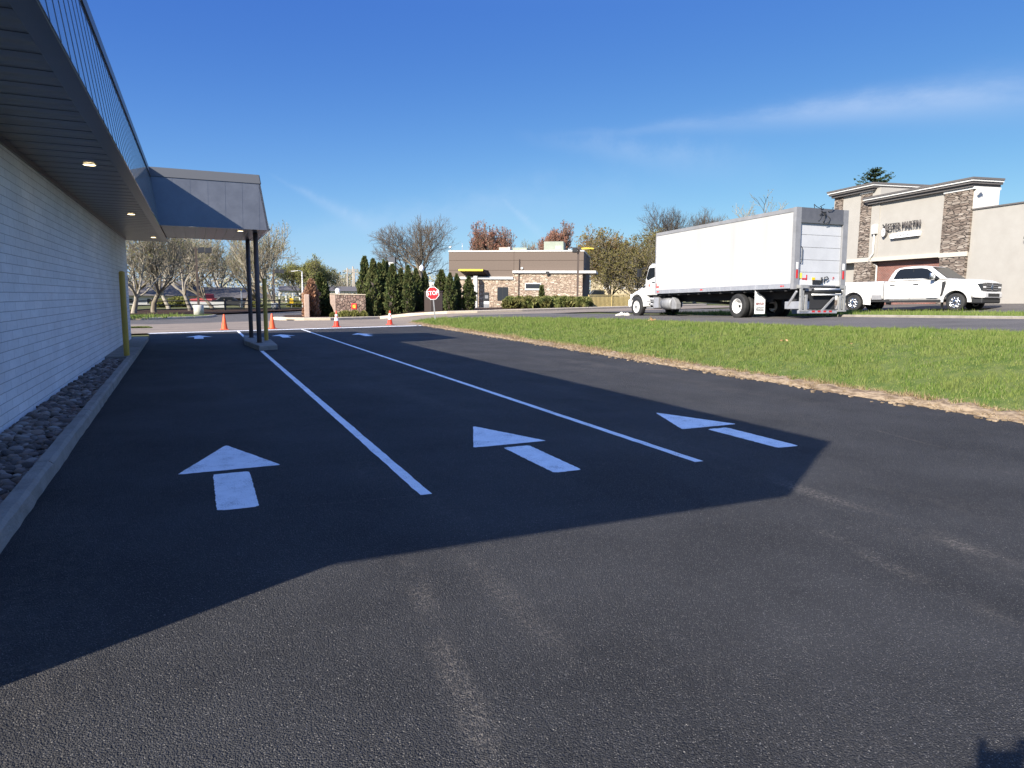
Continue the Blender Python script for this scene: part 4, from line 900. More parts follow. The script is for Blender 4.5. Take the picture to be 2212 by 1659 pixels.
for ya_, yb_ in ((0.855, 0.885), (-0.885, -0.855)): MB().prism([(7.06, 1.44), (7.12, 1.54), (7.34, 1.47), (7.36, 1.40)], 'y', ya_, yb_).build('hood_vent', MT['dark'], hood)
for s in (1, -1):
    fend = MB()
    cx, n = 7.45, 14; ring = []
    for k in range(n + 1):
        a = math.pi * (0.02 + 0.98 * k / n) if k else 0.0
        ca, sa = math.cos(math.pi * k / n), math.sin(math.pi * k / n)
        ri_, ro_ = 0.60, 0.74
        zc = 0.50; xo = cx - ca * ro_ * (1.0 if ca < 0 else 0.98); xi_ = cx - ca * ri_
        yo, yi = s * 1.16, s * 0.78
        ring.append([(xi_, yi, zc + sa * ri_), (xi_, yo, zc + sa * ri_), (xo * 1.0, yo, zc + sa * ro_ * 0.97), (xo, yo - s * 0.06, zc + sa * ro_ * 1.03), (xo, yi, zc + sa * ro_ * 1.06)])
    fend.loft(ring, 0, True)
    fend.build('fender', MT['white'], trk, sharp=45)
MB().box(7.95, 8.32, -1.13, 1.13, 0.50, 0.86).build('bumper', MT['white'], trk, bevel=0.06)
MB().box(8.29, 8.345, -0.55, 0.55, 0.9, 1.2).build('grille', MT['dark'], trk)
for s in (1, -1):
    MB().box(8.05, 8.315, *sorted((s * 0.72, s * 1.0)), 0.93, 1.12).build('headlight', MT['reflective'], trk, bevel=0.03)
    mi = MB().tube([(6.95, s * 0.98, 1.75), (7.12, s * 1.22, 1.85), (7.12, s * 1.24, 2.3), (6.9, s * 1.0, 2.38)], 0.016, 6)
    mi.box(7.05, 7.15, *sorted((s * 1.15, s * 1.36)), 1.92, 2.30); mi.build('mirror', MT['dark'], trk, bevel=0.02)
for q_0 in ((6.5, 6.7, 0.6, 0.8, 2.50, 2.56), (6.5, 6.7, -0.8, -0.6, 2.50, 2.56), (5.93, 6.05, 0.7, 0.8, 2.52, 2.62)): MB().box(*q_0).build('roof_marker_lamp', MT['alum'], cabo)
for s in (1, -1):
    wheel(trk, 'wheel', (7.45, s * 1.04, 0.485), 0.49, 0.28, MT['white'], s, 'front')
    wheel(trk, 'wheel', (0.0, s * 1.085, 0.475), 0.48, 0.27, MT['white'], s, 'rear')
    wheel(trk, 'wheel', (0.0, s * 0.76, 0.475), 0.48, 0.27, MT['white'], s, 'rear')
ch = MB().box(-2.9, 8.2, -0.44, -0.34, 0.72, 0.98).box(-2.9, 8.2, 0.34, 0.44, 0.72, 0.98).box(BX0 + 0.2, BX1, -1.15, 1.15, 1.0, 1.09)
for k in range(12): ch.box(BX0 + 0.4 + k * 0.72, BX0 + 0.48 + k * 0.72, -1.2, 1.2, 0.98, 1.02)
ch.cyl((0, -0.9, 0.48), (0, 0.9, 0.48), 0.09).cyl((7.45, -0.9, 0.46), (7.45, 0.9, 0.46), 0.07).lathe([(0.0, -0.2), (0.2, -0.12), (0.22, 0.1), (0.0, 0.2)], 14, 'y', (0, 0, 0.48))
ch.cyl((0.1, 0, 0.5), (4.2, 0, 0.75), 0.06).box(5.9, 7.0, -0.5, 0.5, 0.45, 1.0).box(-1.2, 0.9, 0.40, 0.48, 0.62, 0.72)
ch.build('chassis', MT['undr'], trk)
tk = MB().cyl((4.62, 0.86, 0.62), (5.45, 0.86, 0.62), 0.27, n=24)
for x in (4.8, 5.25): tk.lathe([(0.276, -0.02), (0.276, 0.02)], 24, 'x', (x, 0.86, 0.62))
tk.build('fuel_tank', MT['steel'], trk)
MB().prism([(4.22, 0.36), (4.60, 0.36), (4.60, 0.90), (4.48, 0.90), (4.22, 0.62)], 'y', 0.80, 1.10).build('side_fairing', MT['steel'], trk, bevel=0.04)
MB().box(5.62, 5.98, 0.62, 1.12, 0.42, 0.90).build('battery_box', MT['alum'], trk, bevel=0.02)
stp = MB().box(6.02, 6.62, 0.7, 1.12, 0.40, 0.46).box(6.02, 6.62, 0.8, 1.10, 0.72, 0.77).box(6.02, 6.06, 0.7, 1.1, 0.40, 0.95); stp.build('cab_step', MT['steel'], trk)
tn = MB()
for x, z, r in ((6.2, 0.60, 0.09), (6.42, 0.62, 0.07), (6.3, 0.85, 0.06), (6.5, 0.86, 0.06)): tn.cyl((x, 0.72, z), (x, 1.0, z), r, n=12)
tn.build('air_tank', MT['alum'], trk)
for s in (1, -1):
    fl = MB(); o = [(s * 1.22, 0.17), (s * 0.70, 0.17), (s * 0.70, 0.72), (s * 0.74, 0.80), (s * 1.23, 1.06)]
    fl.prism(o, 'x', -1.02, -1.01); mf = fl.build('mud_flap', MT['signwhite'] if s > 0 else MT['steel'], trk)
    if s > 0:
        text('flap_lettering', 'BENTLEY', 0.115, MT['red'], mf, (-1.024, 0.96, 0.55), (R_(90), 0, R_(-90)), 0.001, 0.86, 1.0, 0.004)
        lp = MB().box(-1.026, -1.021, 0.77, 1.14, 0.30, 0.42).build('flap_panel', MT['dark'], mf)
        text('flap_lettering', 'TANDEM', 0.105, MT['signwhite'], mf, (-1.029, 0.955, 0.36), (R_(90), 0, R_(-90)), 0.001, 0.86, 1.0, 0.003)
# folded tail lift
lift = MB().box(BX0 - 0.12, BX0 - 0.03, -0.8, 0.8, 0.98, 1.06).build('tail_lift', MT['steel'], trk)
for s in (1, -1):
    lf = MB(); x = BX0 - 0.16
    lf.box(x - 0.06, x + 0.02, *sorted((s * 1.02, s * 1.10)), 0.30, 1.16).box(x - 0.06, x + 0.02, *sorted((s * 0.78, s * 0.88)), 0.30, 0.85)
    lf.box(x - 0.05, x + 0.01, *sorted((s * 0.94, s * 0.98)), 0.36, 1.0).box(x - 0.07, x + 0.03, *sorted((s * 0.74, s * 1.14)), 0.26, 0.32).box(x - 0.05, x + 0.01, *sorted((s * 0.80, s * 1.1)), 0.76, 0.80)
    lf.box(x - 0.05, BX0, *sorted((s * 0.78, s * 1.12)), 1.08, 1.2)
    lf.build('lift_frame', MT['liftgrey'], lift)
x = BX0 - 0.2
MB().cyl((x, -0.85, 0.86), (x, 0.55, 0.86), 0.032, n=12).cyl((x - 0.03, -0.78, 1.05), (x - 0.03, 0.45, 1.05), 0.03, n=12).build('roller_tube', MT['reflective'], lift)
MB().box(x - 0.05, x + 0.1, -0.8, 0.5, 0.91, 1.02).box(x - 0.02, x + 0.1, -0.8, 0.6, 1.10, 1.16).build('lift_platform', MT['dark'], lift, bevel=0.02)
MB().hexa([(x, -0.75, 0.35), (x, -0.68, 0.35), (x + 0.05, -0.68, 0.35), (x + 0.05, -0.75, 0.35), (x, -1.0, 0.85), (x, -0.93, 0.85), (x + 0.05, -0.93, 0.85), (x + 0.05, -1.0, 0.85)]).hexa([(x, -0.05, 0.3), (x, 0.05, 0.3), (x + 0.05, 0.05, 0.3), (x + 0.05, -0.05, 0.3), (x, -0.62, 0.78), (x, -0.54, 0.78), (x + 0.05, -0.54, 0.78), (x + 0.05, -0.62, 0.78)]).build('lift_arm', MT['steel'], lift)
MB().box(x + 0.12, x + 0.75, -0.74, 0.74, 0.34, 1.07).build('lift_housing', MT['undr'], lift, bevel=0.03)
MB().cyl((x - 0.02, -0.82, 0.975), (x - 0.02, 0.55, 0.975), 0.065, n=14).build('lift_roller', MT['dark'], lift)
MB().box(x, x + 0.08, -0.72, 1.15, 0.20, 0.30).build('rear_bumper', MT['alum'], trk)
for k in range(4): MB().box(x - 0.006, x - 0.002, -0.46 + k * 0.28, -0.32 + k * 0.28, 0.235, 0.295).build('reflective_strip', MT['redref'], trk)
MB().box(BX0 - 0.1, BX0 + 0.6, 0.55, 1.05, 0.35, 0.62).tube([(BX0 - 0.02, 1.1, 0.98), (BX0 + 0.35, 1.05, 0.6), (BX0 + 0.5, 0.98, 0.35)], 0.05, 8).build('lift_pump_box', MT['alum'], trk, bevel=0.03)

# ------------------------------------------------------------------ pickup
fwp = Vector((31.28, 20.12)); hd = R_(171); fdir = Vector((math.sin(hd), math.cos(hd))); ldir = Vector((-fdir.y, fdir.x))
po = fwp + ldir * 1.0
pk = tag(empty('pickup_truck', (po.x, po.y, T(31.28, 20.12) + 0.0), rot=(0, R_(-1.1), math.atan2(fdir.y, fdir.x))),
         'white crew cab pickup with dual rear wheels and chrome rims, parked before the jewelry store', 'pickup')
WB, RW = 4.72, 0.405
def sect(x, w, zb, zt, rnd=0.10, crown=0.02):
    return [(x, -w * 0.93, zb), (x, w * 0.93, zb), (x, w, zb + 0.12), (x, w * 1.005, zb + (zt - zb) * 0.5), (x, w * 0.985, zt - rnd), (x, w * 0.93, zt - rnd * 0.25), (x, w * 0.6, zt + crown * 0.6), (x, 0, zt + crown),
            (x, -w * 0.6, zt + crown * 0.6), (x, -w * 0.93, zt - rnd * 0.25), (x, -w * 0.985, zt - rnd), (x, -w * 1.005, zt - (zt - zb) * 0.5), (x, -w, zb + 0.12)]
fb = MB().loft([sect(-3.26, 1.0, 0.52, 1.44), sect(-2.0, 1.0, 0.52, 1.45), sect(-0.75, 1.0, 0.52, 1.46), sect(-0.42, 1.0, 0.55, 1.45, 0.10, 0.03), sect(0.25, 1.005, 0.58, 1.42, 0.09, 0.035), sect(0.80, 0.985, 0.62, 1.36, 0.09, 0.03), sect(0.98, 0.93, 0.66, 1.30, 0.09, 0.02), sect(1.02, 0.90, 0.72, 1.20, 0.08, 0.01)], 0, True)
front = fb.build('body', MT['white'], pk, sharp=35)
def arch(cx, r, y0, y1, zc=RW + 0.02): return MB().cyl((cx, y0, zc), (cx, y1, zc), r, n=36).build('cutter', MT['white'], pk)
bpy.context.view_layer.update()
apply_bool(front, [arch(0, 0.52, 0.5, 1.5), arch(0, 0.52, -1.5, -0.5)])
bed = MB().loft([sect(-5.98, 0.98, 0.60, 1.45, 0.06, -0.0), sect(-5.9, 1.0, 0.56, 1.47, 0.06, 0.0), sect(-3.31, 1.0, 0.56, 1.46, 0.06, 0.0)], 0, True).build('bed', MT['white'], pk, sharp=35)
bpy.context.view_layer.update()
apply_bool(bed, [arch(-WB, 0.54, 0.45, 1.5), arch(-WB, 0.54, -1.5, -0.45), MB().box(-5.84, -3.4, -0.85, 0.85, 0.95, 1.8).build('cutter', MT['white'], pk)])
MB().box(-3.34, -3.22, -0.96, 0.96, 0.6, 1.38).build('cab_bed_gap', MT['dark'], pk)
# flared rear fenders over the dual wheels
for s in (1, -1):
    ff = MB(); ring = []
    for k in range(17):
        a = math.pi * (k / 16) * 1.08 - 0.12; ca, sa = math.cos(a), math.sin(a)
        ring.append([(-WB - ca * 0.54, s * 0.96, RW + sa * 0.54), (-WB - ca * 0.54, s * 1.17, RW + sa * 0.54), (-WB - ca * 0.62, s * 1.17, RW + sa * 0.60), (-WB - ca * 0.74, s * 1.06, RW + sa * 0.72), (-WB - ca * 0.82, s * 0.98, RW + sa * 0.80)])
    ff.loft(ring, 0, True)
    ff.build('rear_fender', MT['white'], pk, sharp=50)
for s in (1, -1):
    fl = MB(); ring = []
    for k in range(17):
        a = math.pi * (k / 16); ca, sa = math.cos(a), math.sin(a)
        ring.append([(-ca * 0.515, s * 0.97, RW + sa * 0.53), (-ca * 0.515, s * 1.045, RW + sa * 0.53), (-ca * 0.58, s * 1.045, RW + sa * 0.595), (-ca * 0.66, s * 0.995, RW + sa * 0.67)])
    fl.loft(ring, 0, True)
    fl.build('wheel_arch', MT['white'], pk, sharp=50)
def gh(x, w, z): return [(x, -w, z), (x, w, z)]
# greenhouse: roof height profile, sides lean in
ghp = MB(); pr = [(-3.12, 1.44), (-2.98, 1.78), (-2.86, 1.97), (-2.70, 2.06), (-2.35, 2.105), (-1.85, 2.125), (-1.45, 2.11), (-1.22, 2.06), (-0.42, 1.46)]
rings = []
ghp.v = []; nn_ = len(pr)
lean = lambda z: 0.985 - (z - 1.44) / 0.69 * 0.20
i0 = ghp.verts([(x, lean(z), z) for x, z in pr]); i1 = ghp.verts([(x, -lean(z), z) for x, z in pr])
ghp.face(range(i0, i0 + nn_)); ghp.face(list(range(i1, i1 + nn_))[::-1])
for k in range(nn_ - 1): ghp.face([i0 + k, i0 + k + 1, i1 + k + 1, i1 + k])
ghp.face([i0 + nn_ - 1, i0, i1, i1 + nn_ - 1])
ghs = ghp.build('roof', MT['white'], pk, bevel=0.05)
for s in (1, -1):
    wn2 = MB(); o = [(-2.86, 1.53), (-2.74, 1.86), (-2.62, 1.99), (-2.42, 2.02), (-1.62, 2.02), (-1.36, 1.97), (-0.72, 1.50), (-0.86, 1.42), (-1.5, 1.52)]
    q = [(x, s * (lean(z) + 0.006), z) for x, z in o]; q2 = [(x, s * (lean(z) - 0.02), z) for x, z in o]
    a = wn2.verts(q); c = wn2.verts(q2); n_ = len(o)
    wn2.face(range(a, a + n_)); wn2.face(list(range(c, c + n_))[::-1])
    for k in range(n_): wn2.face([a + k, a + (k + 1) % n_, c + (k + 1) % n_, c + k])
    wn2.build('side_window', MT['tinted'], ghs)
wsx = [(-1.17, 2.045, 0.74), (-0.47, 1.52, 0.90)]
off = Vector((0.6, 0, 0.79)).normalized() * 0.012
(xa, za, wa), (xb, zb, wb_) = wsx
MB().hexa([Vector(p) + off * k for k in (-0.5, 1) for p in ((xa, -wa, za), (xa, wa, za), (xb, wb_, zb), (xb, -wb_, zb))]).build('windshield', MT['tinted'], ghs)
MB().box(-1.985, -1.955, -0.872, -0.862, 1.50, 2.02).build('window_post', MT['dark'], ghs, rot=(0, 0, 0))
dg_ = MB()
for xx in (-2.02,): dg_.box(xx - 0.006, xx + 0.006, -1.012, -1.0, 0.58, 1.42)
dg_.box(-0.78, -0.768, -1.012, -1.0, 0.62, 1.42).box(-3.18, -0.72, -1.012, -1.0, 0.585, 0.597); dg_.build('door_gap', MT['steel'], pk)
for xx in (-2.98, -1.88): MB().box(xx, xx + 0.24, -1.035, -1.0, 1.235, 1.28).build('door_handle', MT['dark'], pk, bevel=0.01)
MB().prism([(-0.60, 1.34), (-0.46, 1.37), (-0.44, 1.24), (-0.56, 0.72), (-0.66, 0.66), (-0.62, 0.9)], 'y', -1.022, -0.99).build('fender_vent', MT['dark'], pk)
MB().box(-1.25, -0.80, -1.018, -1.0, 0.585, 0.61).build('door_badge', MT['chrome'], pk)
for s in (1, -1):
    mr = MB().box(-1.02, -0.80, *sorted((s * 1.0, s * 1.16)), 1.46, 1.52).build('mirror_arm', MT['dark'], pk)
    MB().loft([[(-1.02, s * y, z) for y, z in ((1.10, 1.40), (1.34, 1.42), (1.34, 1.76), (1.10, 1.74))], [(-0.86, s * y, z) for y, z in ((1.12, 1.45), (1.30, 1.46), (1.30, 1.72), (1.12, 1.70))]], 0).build('mirror', MT['chrome'], mr, bevel=0.03)
# face
MB().prism(rounded([(-0.92, 0.83), (0.92, 0.83), (0.92, 1.27), (-0.92, 1.27)], 0.06), 'x', 0.93, 1.035).build('grille_surround', MT['white'], pk)
gr = MB().prism(rounded([(-0.56, 0.87), (0.56, 0.87), (0.56, 1.24), (-0.56, 1.24)], 0.04), 'x', 1.0, 1.045).build('grille', MT['dark'], pk)
gb = MB()
for z in (0.95, 1.05, 1.15): gb.box(1.04, 1.06, -0.54, 0.54, z - 0.018, z + 0.018)
gb.box(1.04, 1.058, -0.03, 0.03, 0.88, 1.23); gb.build('grille_bar', MT['steel'], gr)
MB().lathe([(0.0, 0.0), (0.11, 0.0), (0.115, -0.02)], 24, 'x', (1.072, 0, 1.05)).build('emblem', MT['blue'], gr)
for s in (1, -1):
    hl = MB().prism(rounded([(s * 0.58, 0.87), (s * 0.93, 0.89), (s * 0.97, 1.22), (s * 0.58, 1.24)], 0.03), 'x', 0.78, 1.05).build('headlight', MT['glass2'], pk, bevel=0.02)
    MB().box(1.046, 1.056, *sorted((s * 0.62, s * 0.88)), 1.03, 1.09).build('lamp_bar', MT['reflective'], hl)
MB().loft([[(0.72, s * y, z) for s, y, z in ((-1, 1.02, 0.60), (1, 1.02, 0.60), (1, 1.02, 0.82), (-1, 1.02, 0.82))], [(0.98, s * y, z) for s, y, z in ((-1, 1.0, 0.58), (1, 1.0, 0.58), (1, 1.0, 0.83), (-1, 1.0, 0.83))], [(1.13, s * y, z) for s, y, z in ((-1, 0.84, 0.58), (1, 0.84, 0.58), (1, 0.84, 0.83), (-1, 0.84, 0.83))]], 0, False).build('bumper', MT['white'], pk, bevel=0.04)
MB().box(1.10, 1.14, -0.55, 0.55, 0.64, 0.78).box(1.08, 1.12, -0.80, -0.62, 0.65, 0.77).box(1.08, 1.12, 0.62, 0.80, 0.65, 0.77).build('fog_lamp_recess', MT['dark'], pk)
MB().box(0.55, 1.06, -0.9, 0.9, 0.34, 0.58).build('air_dam', MT['dark'], pk, bevel=0.05)
for s in (1, -1): MB().box(-3.2, -0.6, *sorted((s * 0.92, s * 1.05)), 0.42, 0.50).build('running_board', MT['dark'], pk)
for s in (1, -1):
    MB().box(-0.60, -0.585, *sorted((s * 0.80, s * 1.03)), 0.16, 0.56).build('mud_flap', MT['black'], pk)
    wheel(pk, 'wheel', (0, s * 0.90, RW), RW, 0.26, MT['chrome'], s, 'alloy')
    wheel(pk, 'wheel', (-WB, s * 1.02, RW), RW, 0.24, MT['chrome'], s, 'alloy')
    wheel(pk, 'wheel', (-WB, s * 0.74, RW), RW, 0.24, MT['steel'], s, 'alloy')
MB().box(-5.8, 0.7, -0.5, 0.5, 0.42, 0.66).box(-3.9, -3.0, -0.95, 0.95, 0.45, 0.60).box(-5.6, -3.3, -0.45, 0.45, 0.6, 0.75).box(-0.5, 0.6, -0.62, 0.62, 0.4, 1.1).cyl((-WB, -0.9, RW), (-WB, 0.9, RW), 0.08).cyl((0, -0.85, RW), (0, 0.85, RW), 0.07).build('chassis', MT['undr'], pk)
MB().box(-3.85, -3.36, -1.014, -0.95, 0.56, 0.78).build('bed_step', MT['steel'], pk)
MB().box(-6.02, -5.97, -0.8, 0.8, 0.6, 1.4).build('tailgate', MT['white'], pk, bevel=0.02)

# ------------------------------------------------------------------ jewelry store
JA = R_(11.5); JO = Vector((36.71, 24.2, 0))
js = tag(empty('jewelry_store', JO, rotz=R_(90) - JA), 'beige stucco jewelry store with stone pilasters and dark cornices behind the pickup', 'building')
GB = 0.9
MB().box(0.4, 6.0, -1.5, 0.0, 3.97, 7.42).box(5.2, 9.3, -3.5, 0.05, 3.97, 8.35).box(-1.15, 9.2, -14, -1.4, GB, 6.2).box(-12, -1.1, -14, -0.06, GB, 6.26).box(-1.15, 9.0, -14, -0.45, GB, 3.98).box(-1.15, 0.45, -1.5, -0.1, 3.9, 7.4).build('wall', MT['stucco'], js)
MB().box(0.52, 8.6, -0.02, 0.10, 3.97, 4.20).build('stucco_band', MT['stucco2'], js); MB().box(-1.22, 0.52, 0.05, 0.13, 3.93, 4.17).build('stucco_band', MT['stucco2'], js)
MB().box(0.5, 5.55, -0.43, -0.32, GB, 3.93).build('brick_wall', MT['redbrick'], js)
for s0, s1, z0, z1 in ((-1.2, 0.5, 4.17, 7.32), (5.88, 6.80, 4.28, 8.25), (8.45, 9.20, 3.97, 8.3), (-1.15, 0.48, GB, 3.93), (5.55, 7.0, GB, 3.96), (8.4, 9.4, GB, 3.96)):
    MB().box(s0, s1, -0.5, 0.09, z0, z1).build('stone_pilaster', MT['ledge'], js)
MB().box(7.0, 8.4, -1.4, -1.3, GB, 3.9).build('entrance_door', MT['glass2'], js)
def cornice(s0, s1, zt, y0, name, dp=1.6):
    c = MB(); d = (-14.0)
    # stepped profile extruded along the wall with returns at both ends
    for (o, za, zb, m) in ((0.16, zt - 0.42, zt - 0.28, 0), (0.28, zt - 0.28, zt - 0.17, 0), (0.34, zt - 0.17, zt - 0.08, 1), (0.38, zt - 0.08, zt + 0.02, 0)):
        c.box(s0 - o, s1 + o, y0 - dp, y0 + o, za, zb, m)
    return c.build(name, [MT['cornice'], MT['corwhite']], js)
cornice(-1.15, 5.9, 7.84, 0.05, 'cornice'); cornice(5.75, 9.2, 8.66, 0.1, 'cornice', 3.7)
MB().box(-1.35, 0.55, -1.55, 0.12, 7.30, 7.43).build('pilaster_cap', MT['corwhite'], js); MB().box(5.8, 6.85, -3.55, 0.14, 8.14, 8.26).build('pilaster_cap', MT['corwhite'], js)
MB().box(-12.1, -1.0, -14, 0.0, 6.26, 6.33).build('roof_edge', MT['cornice'], js)
MB().box(-1.42, -1.16, -1.4, -0.02, 6.33, 7.28).box(-1.9, 9, -13.9, -6.2, 6.15, 6.8).box(-12, -1.9, -13.8, -6.0, 6.34, 6.72).build('parapet', MT['whitewall'], js)
MB().box(-1.62, -1.42, -0.12, -0.02, 7.10, 7.22).cyl((-1.56, -0.02, 7.08), (-1.56, 0.12, 7.03), 0.05, n=10).build('security_camera', MT['whitetrim'], js)
MB().box(5.22, 5.58, 0.0, 0.22, 5.62, 6.18).tube([(5.42, 0.12, 5.65), (5.42, 0.12, 4.45), (5.55, 0.17, 4.25), (5.66, 0.16, 4.05), (5.60, -0.12, 3.85), (5.45, -0.24, 3.72), (5.42, -0.24, GB)], 0.055, 10).build('downspout', MT['whitetrim'], js)
sg = MB().prism([(1.97, 5.24), (4.02, 5.22), (4.10, 5.42), (3.9, 5.50), (2.1, 5.53), (1.93, 5.45)], 'y', 0.02, 0.20).build('sign_board', MT['signwhite'], js)
text('sign_lettering', 'LESTER MARTIN', 0.56, MT['cornice'], js, (3.20, 0.16, 5.90), (R_(90), 0, R_(180)), 0.04, 0.66, 1.0, -0.006)
text('sign_lettering', 'Jewelers', 0.26, MT['cornice'], sg, (2.98, 0.206, 5.37), (R_(90), 0, R_(180)), 0.006, 1.05, 1.35, 0.0)
em = MB(); ov = [(4.60 + 0.17 * math.cos(a * 0.3142), 5.64 + 0.27 * math.sin(a * 0.3142)) for a in range(20)]
em.prism(ov, 'y', 0.02, 0.20); emo = em.build('sign_emblem', MT['cornice'], js)
MB().prism([(4.60 + 0.145 * math.cos(a * 0.3142), 5.64 + 0.24 * math.sin(a * 0.3142)) for a in range(20)], 'y', 0.2, 0.206).build('emblem_face', MT['signwhite'], emo)
MB().tube([(4.60, 0.12, 5.90), (4.68, 0.14, 6.02), (4.74, 0.14, 6.10)], 0.035, 8).tube([(4.60, 0.12, 5.90), (4.52, 0.14, 6.04), (4.46, 0.14, 6.14)], 0.04, 8).box(4.57, 4.63, 0.2, 0.21, 5.5, 5.78).build('emblem_bow', MT['dark'], emo)
MB().box(-4.6, -4.35, -0.06, 0.2, 4.55, 4.66).build('wall_lamp', MT['dark'], js)

# ------------------------------------------------------------------ restaurant
rl_ = atd(970, 664, 69.5); rl_.z = T(rl_.x, rl_.y)
q_ = R_(9.5); ax = (RGT - Vector((0, 0, RGT.z))).normalized(); fx = Vector((FWD.x, FWD.y, 0)).normalized()
uax = (ax * math.cos(q_) - fx * math.sin(q_))
rs = tag(empty('restaurant', (rl_.x, rl_.y, rl_.z), rotz=math.atan2(uax.y, uax.x)), 'brown and tan stone fast food restaurant with white roof bands and a yellow canopy', 'building')
k5 = 0.00763 * 69.5 / 70 * 1.0
U = lambda x: (x - 55) * k5 * 0.985
Zr = lambda y: (905 - y) * k5
dpt = 11.0
MB().box(U(55), U(1866), 0.0, dpt, Zr(500), Zr(178)).box(U(940), U(1866), 0.02, dpt, Zr(440), Zr(170)).build('upper_wall', MT['brown'], rs)
MB().box(U(50), U(1872), -0.05, dpt + 0.05, Zr(176), Zr(158)).build('roof_cap', MT['whitetrim'], rs)
sm = MB()
for z in (287, 415): sm.box(U(55), U(1866), -0.012, 0.0, Zr(z + 2), Zr(z - 2))
sm.box(U(942), U(945), -0.012, 0.0, Zr(420), Zr(178)); sm.build('panel_joint', MT['browndk'], rs)
MB().box(U(215), U(940), -0.25, dpt, -0.6, Zr(520)).box(U(940), U(1860), -0.30, dpt, -0.6, Zr(440)).build('stone_wall', MT['reststone'], rs)
MB().box(U(215), U(942), -0.42, 0.02, Zr(534), Zr(500)).box(U(936), U(2032), -0.5, 4.0, Zr(453), Zr(420)).build('white_band', MT['whitetrim'], rs)
MB().box(U(1866), U(1868) , 0.1, dpt, Zr(900), Zr(180)).build('side_wall', MT['brown'], rs)
wf = MB().box(U(1100), U(1316), -0.36, -0.30, Zr(672), Zr(578)).build('window_frame', MT['whitetrim'], rs)
MB().box(U(1113), U(1303), -0.368, -0.359, Zr(650), Zr(592)).build('window_pane', MT['glass2'], wf)
wd = MB().box(U(729), U(873), -0.30, -0.25, Zr(810), Zr(635)).build('service_window', MT['glass2'], rs)
MB().box(U(801), U(806), -0.312, -0.299, Zr(810), Zr(635)).build('window_mullion', MT['dark'], wd)
MB().box(U(432), U(482), -1.25, -0.85, -0.3, Zr(495)).build('canopy_column', MT['whitetrim'], rs)
cp = MB(); cp.hexa([(U(235), -1.3, Zr(428)), (U(560), -1.3, Zr(428)), (U(610), 0.0, Zr(500)), (U(300), 0.0, Zr(500)), (U(235), -1.3, Zr(410)), (U(560), -1.3, Zr(410)), (U(600), 0.0, Zr(420)), (U(280), 0.0, Zr(420))])
cpo = cp.build('drive_canopy', MT['browndk'], rs); MB().box(U(233), U(562), -1.36, -1.3, Zr(432), Zr(408)).build('canopy_edge', MT['yellowbar'], cpo)
MB().cyl((U(1018), -0.40, Zr(760)), (U(1018), -0.40, Zr(455)), 0.035, n=8).cyl((U(1018), -0.08, Zr(455)), (U(1018), -0.08, Zr(270)), 0.04, n=8).box(U(1012), U(1024), -0.45, -0.05, Zr(462), Zr(450)).build('conduit', MT['rust'], rs)
MB().cyl((U(1053), -0.14, Zr(388)), (U(1053), 0.0, Zr(388)), 0.11, n=14).build('wall_vent', MT['corwhite'], rs)
MB().box(U(1380), U(1420), -0.62, -0.5, Zr(470), Zr(432)).build('wall_lamp', MT['dark'], rs)
for (a, c, z0, z1, y0, mt_) in ((690, 805, 158, 100, 2.0, 'tanmetal'), (870, 1070, 158, 100, 2.4, 'palegreen'), (1305, 1572, 158, 24, 2.2, 'palegreen')):
    uo = MB().box(U(a), U(c), y0, y0 + 2.2, Zr(z0), Zr(z1)).build('rooftop_unit', MT[mt_], rs, bevel=0.03)
    MB().box(U(a) + 0.15, U(c) - 0.15, y0 - 0.02, y0, Zr(z0) + 0.12, Zr(z0) + 0.16).box(U(a + (c - a) * 0.6), U(a + (c - a) * 0.88), y0 - 0.03, y0, Zr(z0 - (z0 - z1) * 0.55), Zr(z0 - (z0 - z1) * 0.25)).build('unit_panel', MT['corwhite'], uo)
MB().box(U(815), U(845), 1.8, 2.3, Zr(160), Zr(98)).cyl((U(1650), 3, Zr(160)), (U(1650), 3, Zr(118)), 0.16, n=12).build('roof_vent', MT['whitetrim'], rs)
ya = MB(); ring = []
for k in range(9):
    t = k / 8; ring.append([(U(1790 + 165 * t), yy, Zr(106 - 12 * math.sin(math.pi * (0.25 + t * 0.6))) + zz) for yy, zz in ((5, 0), (7, 0), (7, 0.1), (5, 0.1))])
ya.loft(ring, 0, False).cyl((U(1885), 6, Zr(158)), (U(1885), 6, Zr(100)), 0.05, n=8); ya.build('roof_arch', MT['yellowbar'], rs)
MB().cyl((U(178), 2, Zr(160)), (U(175), 2, Zr(40)), 0.03, n=6).build('antenna', MT['alum'], rs)
MB().cyl((U(68), 0.3, Zr(160)), (U(68), 0.3, Zr(120)), 0.03, n=8).hexa([(U(50), 0.1, Zr(124)), (U(80), 0.1, Zr(118)), (U(80), 0.4, Zr(118)), (U(50), 0.4, Zr(124)), (U(56), 0.1, Zr(106)), (U(84), 0.1, Zr(96)), (U(84), 0.4, Zr(96)), (U(56), 0.4, Zr(106))]).build('flood_lamp', MT['whitetrim'], rs)
def on_px(x, y, dz=0.0):
    p = gp(x, y); return Vector((p.x, p.y, T(p.x, p.y) + dz))
def pxm(p): return (Vector(p) - CAM).dot(FWD) / F_PX        # metres per photo pixel at a point
def facing(p): d = CAM - Vector(p); return math.atan2(d.y, d.x) + math.pi / 2
